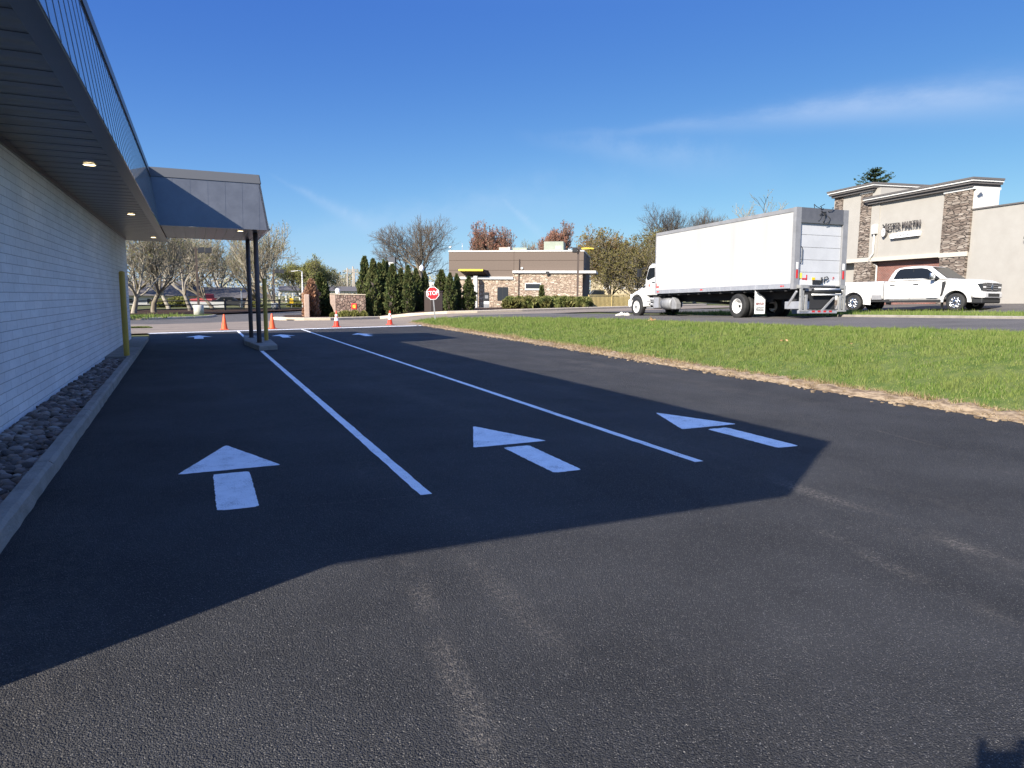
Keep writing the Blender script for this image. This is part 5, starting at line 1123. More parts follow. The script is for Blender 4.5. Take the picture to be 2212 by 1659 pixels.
# menu board beside the drive-through
p = atd(1051, 667, 66.0); p.z = T(p.x, p.y); m = 66 / F_PX
mb_ = tag(empty('menu_board', p, facing(p)), 'dark upright menu board on a post base beside the white canopy column', 'menu board')
MB().box(-6 * m, 6 * m, -0.12, 0.12, 14 * m, 33 * m).build('board', MT['dark'], mb_, bevel=0.03); MB().box(-6 * m, 6 * m, -0.15, 0.15, 0.0, 8 * m).build('base', MT['steel'], mb_); MB().box(-6 * m, 6 * m, -0.13, 0.13, 8 * m, 14 * m).build('speaker_panel', MT['corwhite'], mb_)
MB().box(-3.5 * m, 3.5 * m, -0.13, -0.121, 20 * m, 27 * m).build('menu_panel', MT['steel'], mb_)

# ------------------------------------------------------------------ stone screen walls, small signs, enclosure
def wall_px(name, x0, x1, ytop, ybase, Zd, thick, mat, end_mat, label, turn):
    p = atd((x0 + x1) / 2, ybase, Zd); p.z = T(p.x, p.y); m = Zd / F_PX
    t = tag(empty(name, p, facing(p) + R_(turn)), label, 'stone wall'); w = (x1 - x0) * m / 2; h = (ybase - ytop) * m
    return t, w, h
swt, w, h = wall_px('stone_wall', 727, 790, 630, 679, 51.6, 0.5, None, None, 'textured brown stone screen wall with a lit pale end, behind the red sign', 0)
MB().box(-w, w, 0, 0.7, -0.2, h).build('stone_face', MT['monstone'], swt, bevel=0.04)
eb = MB(); prof = [(0.0, 0.0), (0.0, h + 0.03), (-0.42, h + 0.03), (-0.40, h * 0.62), (-0.22, h * 0.40), (-0.12, h * 0.2), (-0.06, 0.0)]
eb.prism([(-w + u, z) for u, z in prof], 'y', -0.02, 0.6).build('wall_end', MT['pinkstone'], swt, bevel=0.03)
MB().prism([(-w - 0.42, h + 0.03), (w, h), (w, h + 0.06), (-w - 0.42, h + 0.1)], 'y', -0.05, 0.75).build('coping', MT['tankerb'], swt)
MB().lathe([(0.09, 0), (0.17, 0.08), (0.19, 0.25), (0.15, 0.36), (0.0, 0.4)], 16, 'z', (-w + 0.15, 0.3, h + 0.08)).build('globe_lamp', MT['reflective'], swt)
p2, w2, h2 = wall_px('stone_wall', 658, 668, 630, 680, 51.0, 0.5, None, None, 'narrow pale stone wall end left of the browned shrub', 0)
MB().box(-w2, w2 * 1.2, 0, 3.0, -0.2, h2).build('stone_face', MT['pinkstone'], p2, bevel=0.05)
p = atd(766, 680, 50.4); p.z = T(p.x, p.y) + 0.03; m = 50.4 / F_PX
sg2 = tag(empty('gas_sign', p, facing(p) - R_(8)), 'small red and yellow box sign with a letter G on a short brown post', 'sign')
MB().box(-0.06, 0.06, 0.0, 0.1, 0, 19 * m).build('post', MT['polebrown'], sg2); bxx = MB().box(-6.5 * m, 5 * m, -0.02, 0.3, 18.5 * m, 31 * m).build('sign_box', MT['signred'], sg2, bevel=0.03)
MB().prism(rounded([(-4.8 * m, 20.3 * m), (3.6 * m, 20.3 * m), (3.6 * m, 29 * m), (-4.8 * m, 29 * m)], 0.06), 'y', -0.03, -0.021).build('sign_face', MT['orange'], bxx)
text('lettering', 'G', 8.5 * m, MT['yellowbar'], bxx, (-0.6 * m, -0.035, 24.6 * m), (R_(90), 0, 0), 0.002, 1.0, 1.0, 0.012)
p = atd(944, 676, 50.5); p.z = T(p.x, p.y) - 0.05; m = 50.5 / F_PX
en = tag(empty('utility_enclosure', p, facing(p) + R_(20)), 'dark brown boxy enclosure in the shade between the evergreens behind the stop sign', 'enclosure')
MB().box(-15 * m, 14 * m, 0, 1.4, 0, 46 * m).build('box_body', MT['rust'], en, bevel=0.06); MB().box(-15.5 * m, 14.5 * m, -0.04, 1.44, 46 * m, 48 * m).build('lid', MT['polebrown'], en, bevel=0.03)

# ------------------------------------------------------------------ poles and lamps
def light_pole(x, ybase, ytop, Zd, label, base_h=0.84, heads=2, mat='polebrown', conc=True, rad=0.075):
    p = atd(x, ybase, Zd); p.z = T(p.x, p.y); m = Zd / F_PX; H = (ybase - ytop) * m
    t = tag(empty('light_pole', p, facing(p)), label, 'light pole', 'parking lot light poles')
    if conc: MB().lathe([(0.0, 0), (0.37, 0), (0.36, base_h - 0.03), (0.33, base_h), (0.0, base_h)], 20).build('concrete_base', MT['paleconc'], t)
    MB().box(-rad, rad, -rad, rad, base_h if conc else 0, H).build('pole', MT[mat], t)
    b = MB().box(-0.1, 0.18, -0.06, 0.06, H - 0.22, H - 0.12)
    b.build('bracket', MT[mat], t)
    for k in range(heads):
        MB().hexa([(0.12 + 0.5 * k, -0.3, H - 0.42), (0.6 + 0.5 * k, -0.3, H - 0.36), (0.6 + 0.5 * k, 0.25, H - 0.36), (0.12 + 0.5 * k, 0.25, H - 0.42), (0.15 + 0.5 * k, -0.22, H - 0.02), (0.6 + 0.5 * k, -0.22, H + 0.04), (0.6 + 0.5 * k, 0.2, H + 0.04), (0.15 + 0.5 * k, 0.2, H - 0.02)]).build('lamp_head', MT['dark'], t)
    return t
light_pole(430, 682.6, 537, 53.0, 'bronze light pole on a thick pale concrete base, left of the cones')
light_pole(593.5, 671, 583, 74.0, 'distant dark light pole behind the canopy posts, by the rail fence', 0.8)
p = atd(1247, 662, 62.0); p.z = T(p.x, p.y); m = 62 / F_PX
lp_ = tag(empty('light_pole', p, facing(p)), 'tall bronze light pole standing in front of the stone restaurant wall', 'light pole', 'parking lot light poles')
H_ = (662 - 531) * m
MB().box(-0.09, 0.09, -0.09, 0.09, 0, H_).build('pole', MT['polebrown'], lp_); MB().box(-13 * m, -2.5 * m, -0.35, 0.35, H_ - 12.5 * m, H_ - 2 * m).build('lamp_head', MT['dark'], lp_, bevel=0.05); MB().box(2 * m, 4 * m, -0.2, 0.2, H_ - 12 * m, H_ - 1 * m).build('lamp_head', MT['dark'], lp_, bevel=0.04)
def simple_pole(name, x, ybase, ytop, Zd, r0, r1, mat, label, cat, extra=None):
    p = atd(x, ybase, Zd); p.z = T(p.x, p.y) if p.z > T(p.x, p.y) - 1 else p.z; m = Zd / F_PX; p.z = CAM.z + (ray(x, ybase) * Zd).z
    p.z = min(p.z, T(p.x, p.y) + 0.05) if Zd < 90 else p.z
    t = tag(empty(name, p, facing(p)), label, cat); H = CAM.z + (ray(x, ytop) * Zd).z - p.z
    MB().cyl((0, 0, 0), (0, 0, H), r0, r1, 10).build('pole', MT[mat], t)
    if extra: extra(t, H, m)
    return t
simple_pole('flag_pole', 523, 672, 628, 80, 0.13, 0.07, 'whitetrim', 'white tapering pole standing in front of the dark brick building', 'pole', lambda t, H, m: MB().lathe([(0.0, H + 0.2), (0.14, H + 0.1), (0.0, H)], 10).build('finial', MT['yellowbar'], t))
simple_pole('street_lamp', 655, 676, 587, 78, 0.12, 0.06, 'corwhite', 'slim pale street lamp left of the browned shrub', 'street lamp', lambda t, H, m: (MB().tube([(0, 0, H), (-0.3, 0, H + 0.1), (-0.9, 0, H + 0.05)], 0.04, 6).build('arm', MT['corwhite'], t), MB().box(-1.2, -0.8, -0.1, 0.1, H - 0.02, H + 0.07).build('lamp_head', MT['corwhite'], t)))
for i, (x, yt, lab) in enumerate(((767, 581, 'wooden utility pole above the stone wall, nearest the restaurant side'), (760, 577, 'wooden utility pole with crossarm above the stone wall, middle of three'), (744, 581, 'wooden utility pole above the stone wall, farthest left'))):
    simple_pole('utility_pole', x + 4 * i, 668, yt - i, 120 + 8 * i, 0.2, 0.13, 'palebark', lab, 'utility pole', lambda t, H, m: MB().box(-1.0, 1.0, -0.08, 0.08, H - 0.7, H - 0.55).build('crossarm', MT['palebark'], t))['group'] = 'utility poles above the stone wall'
px_ = (1100 * 0.2233 + 603.5)
tallsign = simple_pole('pole_sign', px_, 668, 658, 75, 0.12, 0.12, 'dark', 'grey box sign on a pole rising above the evergreens', 'sign')
mS = 75 / F_PX; HS = (668 - 557.5) * mS
for ch in list(tallsign.children): bpy.data.objects.remove(ch)
MB().box(5.5 * mS, 8 * mS, -0.1, 0.1, 0, HS + 2 * mS).build('pole', MT['dark'], tallsign); MB().box(-8.5 * mS, 5.5 * mS, -0.25, 0.25, HS - 12 * mS, HS).build('sign_box', MT['capmetal'], tallsign); MB().box(-9 * mS, 2 * mS, -0.4, -0.26, HS - 17 * mS, HS - 11 * mS).build('flood_lamp', MT['corwhite'], tallsign)
p = atd(911.5, 668, 64); p.z = T(p.x, p.y); m = 64 / F_PX
gl = tag(empty('globe_lamp', p, facing(p)), 'small white globe lamp on a dark post rising above the evergreens', 'lamp'); Hg = (668 - 588) * m
MB().cyl((0, 0, 0), (0, 0, Hg), 0.06, 0.05, 8).build('pole', MT['dark'], gl); MB().lathe([(0.1, Hg), (0.22, Hg + 0.15), (0.2, Hg + 0.4), (0.06, Hg + 0.55), (0, Hg + 0.6)], 14).build('globe', MT['reflective'], gl)
# yellow warning sign far left of the shrub
p = atd(630, 668, 88); p.z = 0.1; m = 88 / F_PX
ws = tag(empty('warning_sign', p, facing(p)), 'yellow warning sign on a post beyond the rail fence', 'sign'); MB().box(-0.04, 0.04, 0, 0.06, 0, 20 * m).build('post', MT['steel'], ws); MB().box(-4 * m, 4 * m, -0.03, -0.001, 9 * m, 20 * m).build('sign_panel', MT['amber'], ws)

# ------------------------------------------------------------------ fences
def rail_fence(pts_px, Zs, name, label):
    P = []
    for (x, y), Z in zip(pts_px, Zs):
        p = atd(x, y, Z); p.z = T(p.x, p.y) + 0.05; P.append(p)
    t = tag(empty(name, P[0]), label, 'fence'); o = P[0]
    for i in range(len(P) - 1):
        a, c = P[i] - o, P[i + 1] - o; n = max(1, round((c - a).length / 3.2))
        for k in range(n + (i == len(P) - 2)):
            q = a + (c - a) * k / n; hh = 1.18 + rng.normal(0, 0.03)
            MB().box(-0.07, 0.07, -0.07, 0.07, -0.2, hh).build('post', MT['fencewood'], t, loc=q, rot=(rng.normal(0, 0.02), rng.normal(0, 0.02), rng.random()))
        for zz in (0.24, 0.62, 1.02):
            for k in range(n):
                s, e = a + (c - a) * k / n, a + (c - a) * (k + 1) / n
                mid = (s + e) / 2 + Vector((0, 0, zz - 0.02 + rng.normal(0, 0.015)))
                MB().tube([s + Vector((0, 0, zz + rng.normal(0, 0.02))), mid, e + Vector((0, 0, zz + rng.normal(0, 0.02)))], [0.05, 0.065, 0.05], 6).build('rail', MT['fencewood'], t)
    return t
rail_fence([(262, 680), (330, 677), (430, 674.5), (540, 671.5), (664, 668.5)], [58, 62, 66, 71, 76], 'rail_fence', 'dark weathered split rail fence running behind the trees on the left')
p0, p1 = atd(1272, 666, 62.5), atd(1372, 662, 66); p0.z, p1.z = T(p0.x, p0.y) + 0.02, T(p1.x, p1.y) + 0.02
pf_ = tag(empty('picket_fence', p0), 'weathered yellow railing with upright slats in front of the truck cab', 'fence'); dv = p1 - p0
ln = dv.length; ang = math.atan2(dv.y, dv.x); hf = 1.12
for f in (0.0, 0.48, 0.98): MB().box(f * ln - 0.05, f * ln + 0.05, -0.05, 0.05, -0.1, hf + 0.05).build('post', MT['picket'], pf_, rot=(0, -math.asin(dv.z / ln), ang))
MB().box(-0.05, ln, -0.06, 0.06, hf, hf + 0.07).box(0, ln, -0.03, 0.03, 0.08, 0.14).build('rail', MT['picket'], pf_, rot=(0, -math.asin(dv.z / ln), ang))
b = MB(); k = 0.18
while k < ln - 0.1: b.box(k, k + 0.075, -0.02, 0.02, 0.1, hf - 0.03); k += 0.165
sl = b.build('slats', MT['picket'], pf_, rot=(0, -math.asin(dv.z / ln), ang))
MB().box(0, ln, 0.25, 0.27, 0.0, hf - 0.15).build('backing_board', MT['rust'], pf_, rot=(0, -math.asin(dv.z / ln), ang))

# ------------------------------------------------------------------ parked cars and buildings in the distance
def small_car(x, y, Z, rz, paint, label, kind='car', name='parked_car'):
    p = atd(x, y, Z); p.z = T(p.x, p.y) + 0.01
    t = tag(empty(name, p, rz), label, kind)
    if kind == 'pickup':
        b = MB().loft([[(xx, -0.95, 0.4), (xx, 0.95, 0.4), (xx, 0.97, zt), (xx, -0.97, zt)] for xx, zt in ((-2.7, 1.05), (0.7, 1.1), (2.4, 1.02), (2.6, 0.8))], 0)
        body = b.build('body', MT[paint], t, bevel=0.08); rf = MB().prism([(-0.9, 1.05), (-0.75, 1.75), (0.55, 1.78), (1.15, 1.08)], 'y', -0.82, 0.82).build('cabin', MT[paint], t, bevel=0.08)
        MB().prism([(-0.72, 1.15), (-0.62, 1.65), (0.48, 1.67), (0.95, 1.15)], 'y', -0.83, 0.83).build('side_window', MT['tinted'], rf); wb = 1.7
    elif kind == 'van':
        body = MB().prism([(-2.5, 0.4), (-2.5, 2.1), (1.5, 2.15), (2.0, 1.4), (2.6, 1.15), (2.65, 0.4)], 'y', -0.95, 0.95).build('body', MT[paint], t, bevel=0.12); MB().prism([(0.5, 1.3), (0.5, 1.9), (1.45, 1.9), (1.85, 1.35)], 'y', -0.96, 0.96).build('side_window', MT['tinted'], body); wb = 1.6
    else:
        body = MB().prism([(-2.2, 0.3), (-2.25, 0.8), (-1.9, 0.95), (0.9, 0.95), (2.1, 0.78), (2.25, 0.3)], 'y', -0.88, 0.88).build('body', MT[paint], t, bevel=0.1)
        rf = MB().prism([(-1.75, 0.93), (-1.15, 1.40), (0.25, 1.42), (1.0, 0.93)], 'y', -0.74, 0.74).build('cabin', MT[paint], t, bevel=0.1); MB().prism([(-1.45, 0.97), (-1.05, 1.33), (0.2, 1.35), (0.78, 0.97)], 'y', -0.75, 0.75).build('side_window', MT['tinted'], rf); wb = 1.4
    for sx in (wb, -wb):
        for sy in (-1, 1):
            wq = MB().lathe([(0.2, -0.1), (0.33, -0.1), (0.33, 0.1), (0.2, 0.1)], 20, 'y').build('wheel', MT['black'], t, loc=(sx, sy * 0.82, 0.33)); MB().lathe([(0.21, sy * 0.09), (0.1, sy * 0.1), (0.0, sy * 0.11)], 16, 'y').build('rim', MT['alum'], wq)
    for sy in (-1, 1): MB().box(2.12, 2.28, sy * 0.68 - 0.15, sy * 0.68 + 0.15, 0.62, 0.74).build('headlight', MT['reflective'], body if kind == 'car' else t)
    return t
base_rz = math.atan2(ax.y, ax.x)
small_car(1252, 659, 76, base_rz + 0.2, 'dark', 'black sedan partly hidden by the hedge at the end of the stone restaurant wall')
small_car(1290, 655, 88, base_rz + math.pi, 'dark', 'black pickup parked beyond the yellow railing', 'pickup', 'parked_pickup')
small_car(446, 669, 100, base_rz + 2.6, 'red', 'red pickup behind the rail fence, left of the white box', 'pickup', 'parked_pickup')
small_car(498, 670, 88, base_rz + 0.3, 'dark', 'black car behind the rail fence beside the white tapering pole')
def big_box(name, x0, x1, ytop, ybase, Z, depth, mat, label, cat, turn=0, roof=None, windows=0, roof_h=0.0, sink=1.0):
    p = atd((x0 + x1) / 2, ybase, Z); p.z = max(T(p.x, p.y), 0.0) if Z < 100 else p.z; m = Z / F_PX; w = (x1 - x0) * m / 2; h = (CAM.z + (ray((x0 + x1) / 2, ytop) * Z).z) - p.z
    t = tag(empty(name, p, facing(p) + R_(turn)), label, cat)
    MB().box(-w, w, 0, depth, -sink, h).build('wall', MT[mat], t)
    if roof:
        MB().prism([(-0.6, h - 0.05), (depth + 0.6, h - 0.05), (depth * 0.5 + 0.2, h + roof_h), (depth * 0.5 - 0.2, h + roof_h)], 'x', -w - 0.4, w + 0.4).build('roof', MT[roof], t)
    for k in range(windows):
        xx = -w + (k + 0.5) * 2 * w / windows; f = MB().box(xx - 0.55, xx + 0.55, -0.04, 0.0, h * 0.38, h * 0.78).build('window', MT['corwhite'], t); MB().box(xx - 0.46, xx + 0.46, -0.05, -0.041, h * 0.41, h * 0.75).build('pane', MT['glass2'], f)
    return t
big_box('white_building', 225, 428, 638, 668, 100, 12, 'whitewall', 'low white building with grey roof behind the trees and rail fence', 'building', 4, 'roofgrey', 5, 2.2)
big_box('brick_building', 440, 560, 643, 667, 104, 12, 'brickdark', 'long low dark brick building behind the white tapering pole', 'building', 2, 'roofgrey', 6, 1.6)
big_box('white_container', 414, 482, 652, 667, 86, 2.4, 'whitetrim', 'long low white container box behind the rail fence', 'container', 0)
big_box('tan_house', 1293, 1425, 575, 655, 120, 12, 'house', 'tan yellow house half hidden behind the budding trees left of the truck', 'house', 10, 'roofgrey', 4, 3.0, 4)
big_box('grey_house', 1376, 1470, 560, 640, 150, 10, 'roofgrey', 'grey house with a pale gable behind the truck cab', 'house', -15, 'cornice', 2, 3.0, 4)
# open pavilion with white posts and eave, beyond the shrubs
p = atd(690, 664, 112); p.z = 0.0; m = 112 / F_PX
pv = tag(empty('open_pavilion', p, facing(p)), 'long open pavilion with white eave and white posts beyond the stone wall', 'pavilion'); hp = CAM.z + (ray(690, 629.5) * 112).z
MB().box(-83 * m, 85 * m, 0, 7, hp - 0.22, hp + 0.08).build('eave', MT['shelter'], pv); MB().prism([(-0.3, hp + 0.08), (7.3, hp + 0.08), (3.5, hp + 0.9)], 'x', -83 * m, 85 * m).build('roof', MT['roofgrey'], pv)
for k in range(13): MB().box(-82 * m + k * 13.8 * m - 0.09, -82 * m + k * 13.8 * m + 0.09, 0.1, 0.28, -0.2, hp - 0.2).build('post', MT['shelter'], pv)
# playground slide
p = atd(1405 * 0 + (2250 + 850 * 0.18686) / 1.8228, 656, 84); p.z = T(p.x, p.y); m = 84 / F_PX
sd = tag(empty('play_slide', p, facing(p)), 'tan playground slide beside the black pickup', 'slide')
MB().hexa([(-2 * m, -0.3, 0), (14 * m, -0.3, 0), (14 * m, 0.5, 0), (-2 * m, 0.5, 0), (-7 * m, -0.3, 20 * m), (-2 * m, -0.3, 20 * m), (-2 * m, 0.5, 20 * m), (-7 * m, 0.5, 20 * m)]).build('chute', MT['house'], sd, bevel=0.05); MB().box(-9 * m, -7 * m, -0.3, 0.5, 0, 22 * m).build('ladder', MT['tanmetal'], sd)

# ------------------------------------------------------------------ trees
def grow(seed, H, trunk_h, r0, n_limb, splits, spread_, up, lens, droop=0.0, twig_r=0.016, wob=0.13):
    """Bare tree: trunk and limbs in one mesh, all finer branches and twigs in another, plus the twig ends."""
    rd_ = random.Random(seed); tr, cr = MB(), MB(); ends = []
    def rv(): return Vector((rd_.gauss(0, 1), rd_.gauss(0, 1), rd_.gauss(0, 1)))
    def branch(p, d, L, r, lev):
        nseg = 4 if lev < 2 else (3 if lev < 4 else 2); pts, rad = [p.copy()], [r]; q = p.copy(); dd = d.normalized()
        rend = r * (0.55 if lev < len(splits) else 0.45)
        for i in range(nseg):
            dd = (dd + rv() * wob + Vector((0, 0, up * (0.16 if lev else 0.05)))).normalized(); q = q + dd * (L / nseg); pts.append(q.copy()); rad.append(r + (rend - r) * (i + 1) / nseg)
        (tr if lev <= 1 else cr).tube(pts, rad, 10 if lev == 0 else (6 if lev == 1 else (4 if lev == 2 else 3)), 0, False)
        if lev >= len(splits): ends.append((q, dd, pts[-2])); return
        for k in range(splits[lev]):
            t = (0.35 + 0.65 * (k + rd_.random() * 0.8) / splits[lev]) if lev else ((0.78 + 0.22 * rd_.random()) if trunk_h < 5 else 0.34 + 0.66 * (k + rd_.random() * 0.6) / splits[0])
            t = min(t, 1.0); f = t * nseg; i = min(int(f), nseg - 1); s = pts[i].lerp(pts[i + 1], f - i)
            az = 2 * math.pi * (k * 0.382 + rd_.random() * 0.18)
            o = dd.orthogonal().normalized(); o = Matrix.Rotation(az, 3, dd) @ o
            a = spread_ * (0.75 + 0.5 * rd_.random())
            nd = (dd * math.cos(a) + o * math.sin(a) + Vector((0, 0, up * 0.25 - droop * lev * 0.1))).normalized()
            branch(s, nd, lens[lev] * H * (0.75 + 0.45 * rd_.random()) * (1.0 if lev == 0 else 1.05 - 0.35 * t), max(twig_r, rad[i] * (0.62 if lev else 0.55)), lev + 1)
        if lev: branch(q, dd, L * 0.5, rend, min(lev + 1, len(splits)))
    branch(Vector((0, 0, -0.15)), Vector((rd_.gauss(0, 0.03), rd_.gauss(0, 0.03), 1)), trunk_h, r0, 0)
    return tr, cr, ends
def leaf_array(ends, per, size, jit, seed, along=True):
    r = np.random.default_rng(seed); E_ = np.array([e[0][:] for e in ends]); P_ = np.array([e[2][:] for e in ends])
    n = len(E_) * per; idx = np.repeat(np.arange(len(E_)), per); t = r.random((n, 1))
    c = E_[idx] * t + P_[idx] * (1 - t) + r.normal(0, jit, (n, 3))
    a = r.normal(0, 1, (n, 3)); a /= np.linalg.norm(a, axis=1, keepdims=True); b_ = r.normal(0, 1, (n, 3)); b_ -= a * (a * b_).sum(1, keepdims=True); b_ /= np.linalg.norm(b_, axis=1, keepdims=True)
    s = size * (0.6 + 0.8 * r.random((n, 1)))
    return np.stack([c - a * s, c + b_ * s * 0.5, c + a * s, c - b_ * s * 0.5], 1).reshape(-1, 3)
def tree_proto(seed, H, trunk_h, r0, splits, spread_, up, lens, bark, twig, leafmat=None, per=0, size=0.1, jit=0.05, **k):
    tr, cr, ends = grow(seed, H, trunk_h, r0, None, splits, spread_, up, lens, **k)
    allz = max(e[0].z for e in ends)
    me1 = tr.mesh('trunk', MT[bark], recalc=False); me2 = cr.mesh('branches', MT[twig], recalc=False); me3 = None
    if leafmat:
        o = tri_cloud('buds', leaf_array(ends, per, size, jit, seed), MT[leafmat], None, 4); me3 = o.data; bpy.data.objects.remove(o)
    return me1, me2, me3, allz
PROTO = dict(
    spread1=tree_proto(1, 9, 2.3, 0.27, (6, 5, 4, 3), 0.72, 0.55, (0.40, 0.28, 0.19, 0.13, 0.09), 'palebark', 'twig', 'budgreen', 3, 0.05, 0.06, twig_r=0.021, wob=0.2),
    spread2=tree_proto(2, 9, 2.2, 0.26, (6, 5, 4, 3), 0.62, 0.75, (0.44, 0.30, 0.20, 0.13, 0.09), 'bark', 'twig', 'budgreen', 3, 0.05, 0.06, twig_r=0.021, wob=0.2),
    vase=tree_proto(3, 10, 1.7, 0.25, (7, 5, 4, 3), 0.48, 0.80, (0.52, 0.34, 0.20, 0.13, 0.085), 'bark', 'twig', 'budgreen', 3, 0.05, 0.06, twig_r=0.021, wob=0.2),
    big=tree_proto(4, 14, 8.2, 0.36, (13, 5, 4, 3, 2), 0.72, 0.6, (0.36, 0.22, 0.14, 0.09, 0.065), 'bark', 'twigdark', None, twig_r=0.020),
    red=tree_proto(5, 10, 2.0, 0.22, (8, 5, 4, 4, 2), 0.50, 0.85, (0.46, 0.28, 0.17, 0.10, 0.06), 'bark', 'twig2', 'budred', 3, 0.10, 0.08, twig_r=0.022),
    orange=tree_proto(6, 10, 1.0, 0.22, (9, 6, 4, 3, 2), 0.85, 0.40, (0.42, 0.28, 0.18, 0.12, 0.08), 'bark', 'twig2', 'budorange', 4, 0.11, 0.12),
    olive=tree_proto(7, 11, 1.1, 0.24, (9, 6, 4, 3, 2), 0.82, 0.45, (0.42, 0.28, 0.18, 0.12, 0.08), 'bark', 'twig', 'olive', 5, 0.12, 0.13),
    green=tree_proto(8, 9, 1.6, 0.22, (8, 6, 4, 4, 2), 0.66, 0.6, (0.40, 0.26, 0.17, 0.11, 0.07), 'bark', 'twig', 'leafgreen', 3, 0.12, 0.14),
)
def tree(kind, x, ybase, ytop, Z, label, rz=0.0, wide=1.0, group=None, name='bare_tree'):
    p = atd(x, ybase, Z); p.z = T(p.x, p.y) if Z < 140 else p.z
    if p.z > CAM.z: p.z = 0.6
    m1, m2, m3, hz = PROTO[kind]; top = CAM.z + (ray(x, ytop) * Z).z; s = (top - p.z) / hz
    t = tag(empty(name, p, rz), label, 'tree', group); t.scale = (s * wide, s * wide, s)
    for n, me in (('trunk', m1), ('branches', m2), ('buds', m3)):
        if me is None: continue
        o = bpy.data.objects.new(n, me); COL.objects.link(o); o.parent = t
    return t
GL = 'bare trees behind the rail fence on the left'
tree('spread1', 289, 681, 478, 55, 'pale barked bare tree right beside the brick wall end, trunk nearest the wall', 0.3, 1.15, GL)
tree('spread2', 333, 678.5, 470, 58, 'bare tree with the thick straight pale trunk, second from the brick wall', 2.0, 1.0, GL)
tree('spread1', 365, 669.5, 505, 76, 'bare tree with a dark forked trunk behind the fence, third from the wall', 4.1, 1.1, GL)
tree('spread1', 412, 673, 480, 67, 'bare tree with a white forked trunk just left of the light pole base', 5.2, 1.0, GL)
tree('vase', 461, 668.5, 470, 76, 'bare tree with steep dark limbs just right of the light pole base', 1.1, 1.1, GL)
tree('spread2', 536, 667.5, 475, 79, 'bare tree seen through the gap left of the canopy posts', 3.3, 0.95, GL)
tree('vase', 603, 666, 481, 76, 'tall upright bare tree right of the canopy posts, crown above the canopy', 0.6, 1.15, GL)
tree('vase', 560, 665, 500, 96, 'slimmer bare tree behind the canopy posts, farther back', 2.2, 1.2, GL)
tree('spread2', 300, 664, 500, 100, 'distant bare tree behind the white building at the wall end', 1.0, 1.3, GL)
tree('spread2', 395, 664, 498, 104, 'distant bare tree behind the white building near the light pole', 2.6, 1.3, GL)
tree('spread1', 490, 664, 505, 110, 'distant bare tree behind the dark brick building', 3.9, 1.3, GL)
tree('green', 655, 664, 549, 98, 'round yellow green tree with new leaves behind the pale street lamp', 0.4, 0.95, None, 'leafy_tree')
tree('green', 703, 664, 562, 104, 'small yellow green tree left of the utility poles', 2.4, 0.8, None, 'leafy_tree')
tree('spread1', 735, 660, 585, 150, 'low bare reddish tree far behind the pavilion roof', 1.4, 1.3)
tree('big', 919, 664, 461, 92, 'large bare tree with a wide crown rising behind the dark evergreens', 0.9, 1.08)
tree('red', 1059, 655, 480, 100, 'reddish budding tree behind the left half of the restaurant roof', 0.2, 0.92, 'red budding trees behind the restaurant', 'budding_tree')
tree('red', 1188, 655, 478, 101, 'reddish budding tree behind the large pale green rooftop unit', 2.5, 0.92, 'red budding trees behind the restaurant', 'budding_tree')
tree('spread2', 1130, 650, 520, 130, 'small bare tree between the two reddish trees', 1.7, 0.9)
tree('orange', 1318, 657, 487, 90, 'orange tinged budding tree beside the restaurant end', 0.5, 0.8, None, 'budding_tree')
tree('olive', 1372, 657, 486, 86, 'olive leafed tree between the restaurant and the truck box', 1.9, 1.0, None, 'budding_tree')
tree('olive', 1425, 650, 500, 100, 'dull green tree right behind the truck cab', 3.0, 1.0, None, 'budding_tree')
tree('big', 1440, 650, 440, 100, 'bare tree with spreading crown above the front of the truck box', 3.6, 0.95)
tree('big', 1500, 650, 452, 112, 'bare tree mostly hidden behind the truck box', 5.0, 0.9)
tree('vase', 1690, 640, 424, 100, 'bare twiggy tree top rising behind the rear of the truck box', 0.8, 1.2)
tree('vase', 2215, 640, 412, 85, 'bare twiggy tree top above the far right end of the store roof', 2.8, 1.0)
tree('spread2', 840, 660, 600, 170, 'far small bare tree beyond the evergreens', 0.1, 1.6)

# far wood along the horizon: dense low crowns that read as one mass
def wood(name, x0, x1, Z, ybase, ytops, n, mat, label):
    r = np.random.default_rng(int(Z)); xs_ = r.uniform(x0, x1, n); tops = np.interp(xs_, np.linspace(x0, x1, len(ytops)), ytops)
    ys_ = tops + (ybase - tops) * r.random(n) ** 0.9; ys_ += r.normal(0, 1.5, n); zz = Z + r.uniform(-12, 12, n)
    C0 = np.array([(CAM + ray(a, b_) * z)[:] for a, b_, z in zip(xs_, ys_, zz)]); C0[:, 2] = np.maximum(C0[:, 2], 0.0)
    a = r.normal(0, 1, (n, 3)); a /= np.linalg.norm(a, axis=1, keepdims=True); b_ = r.normal(0, 1, (n, 3)); b_ -= a * (a * b_).sum(1, keepdims=True); b_ /= np.linalg.norm(b_, axis=1, keepdims=True)
    s = Z / F_PX * (1.6 + 3.0 * r.random((n, 1)))
    V = np.stack([C0 - a * s, C0 + b_ * s * 0.45, C0 + a * s, C0 - b_ * s * 0.45], 1).reshape(-1, 3)
    return tag(tri_cloud(name, V, MT[mat], None, 4), label, 'woods', kind='stuff')
wood('distant_wood', 215, 760, 165, 668, (600, 585, 590, 575, 585, 580, 596, 590), 9000, 'wood_far', 'grey green budding woods far behind the left trees')
wood('distant_wood', 640, 1420, 260, 664, (588, 584, 580, 590, 600, 596, 600, 600, 590), 7000, 'wood_far', 'hazy line of woods along the horizon behind the restaurant')
wood('distant_wood', 1280, 1800, 150, 655, (600, 575, 580, 590, 600), 4000, 'wood_far', 'woods behind the truck and tan house')

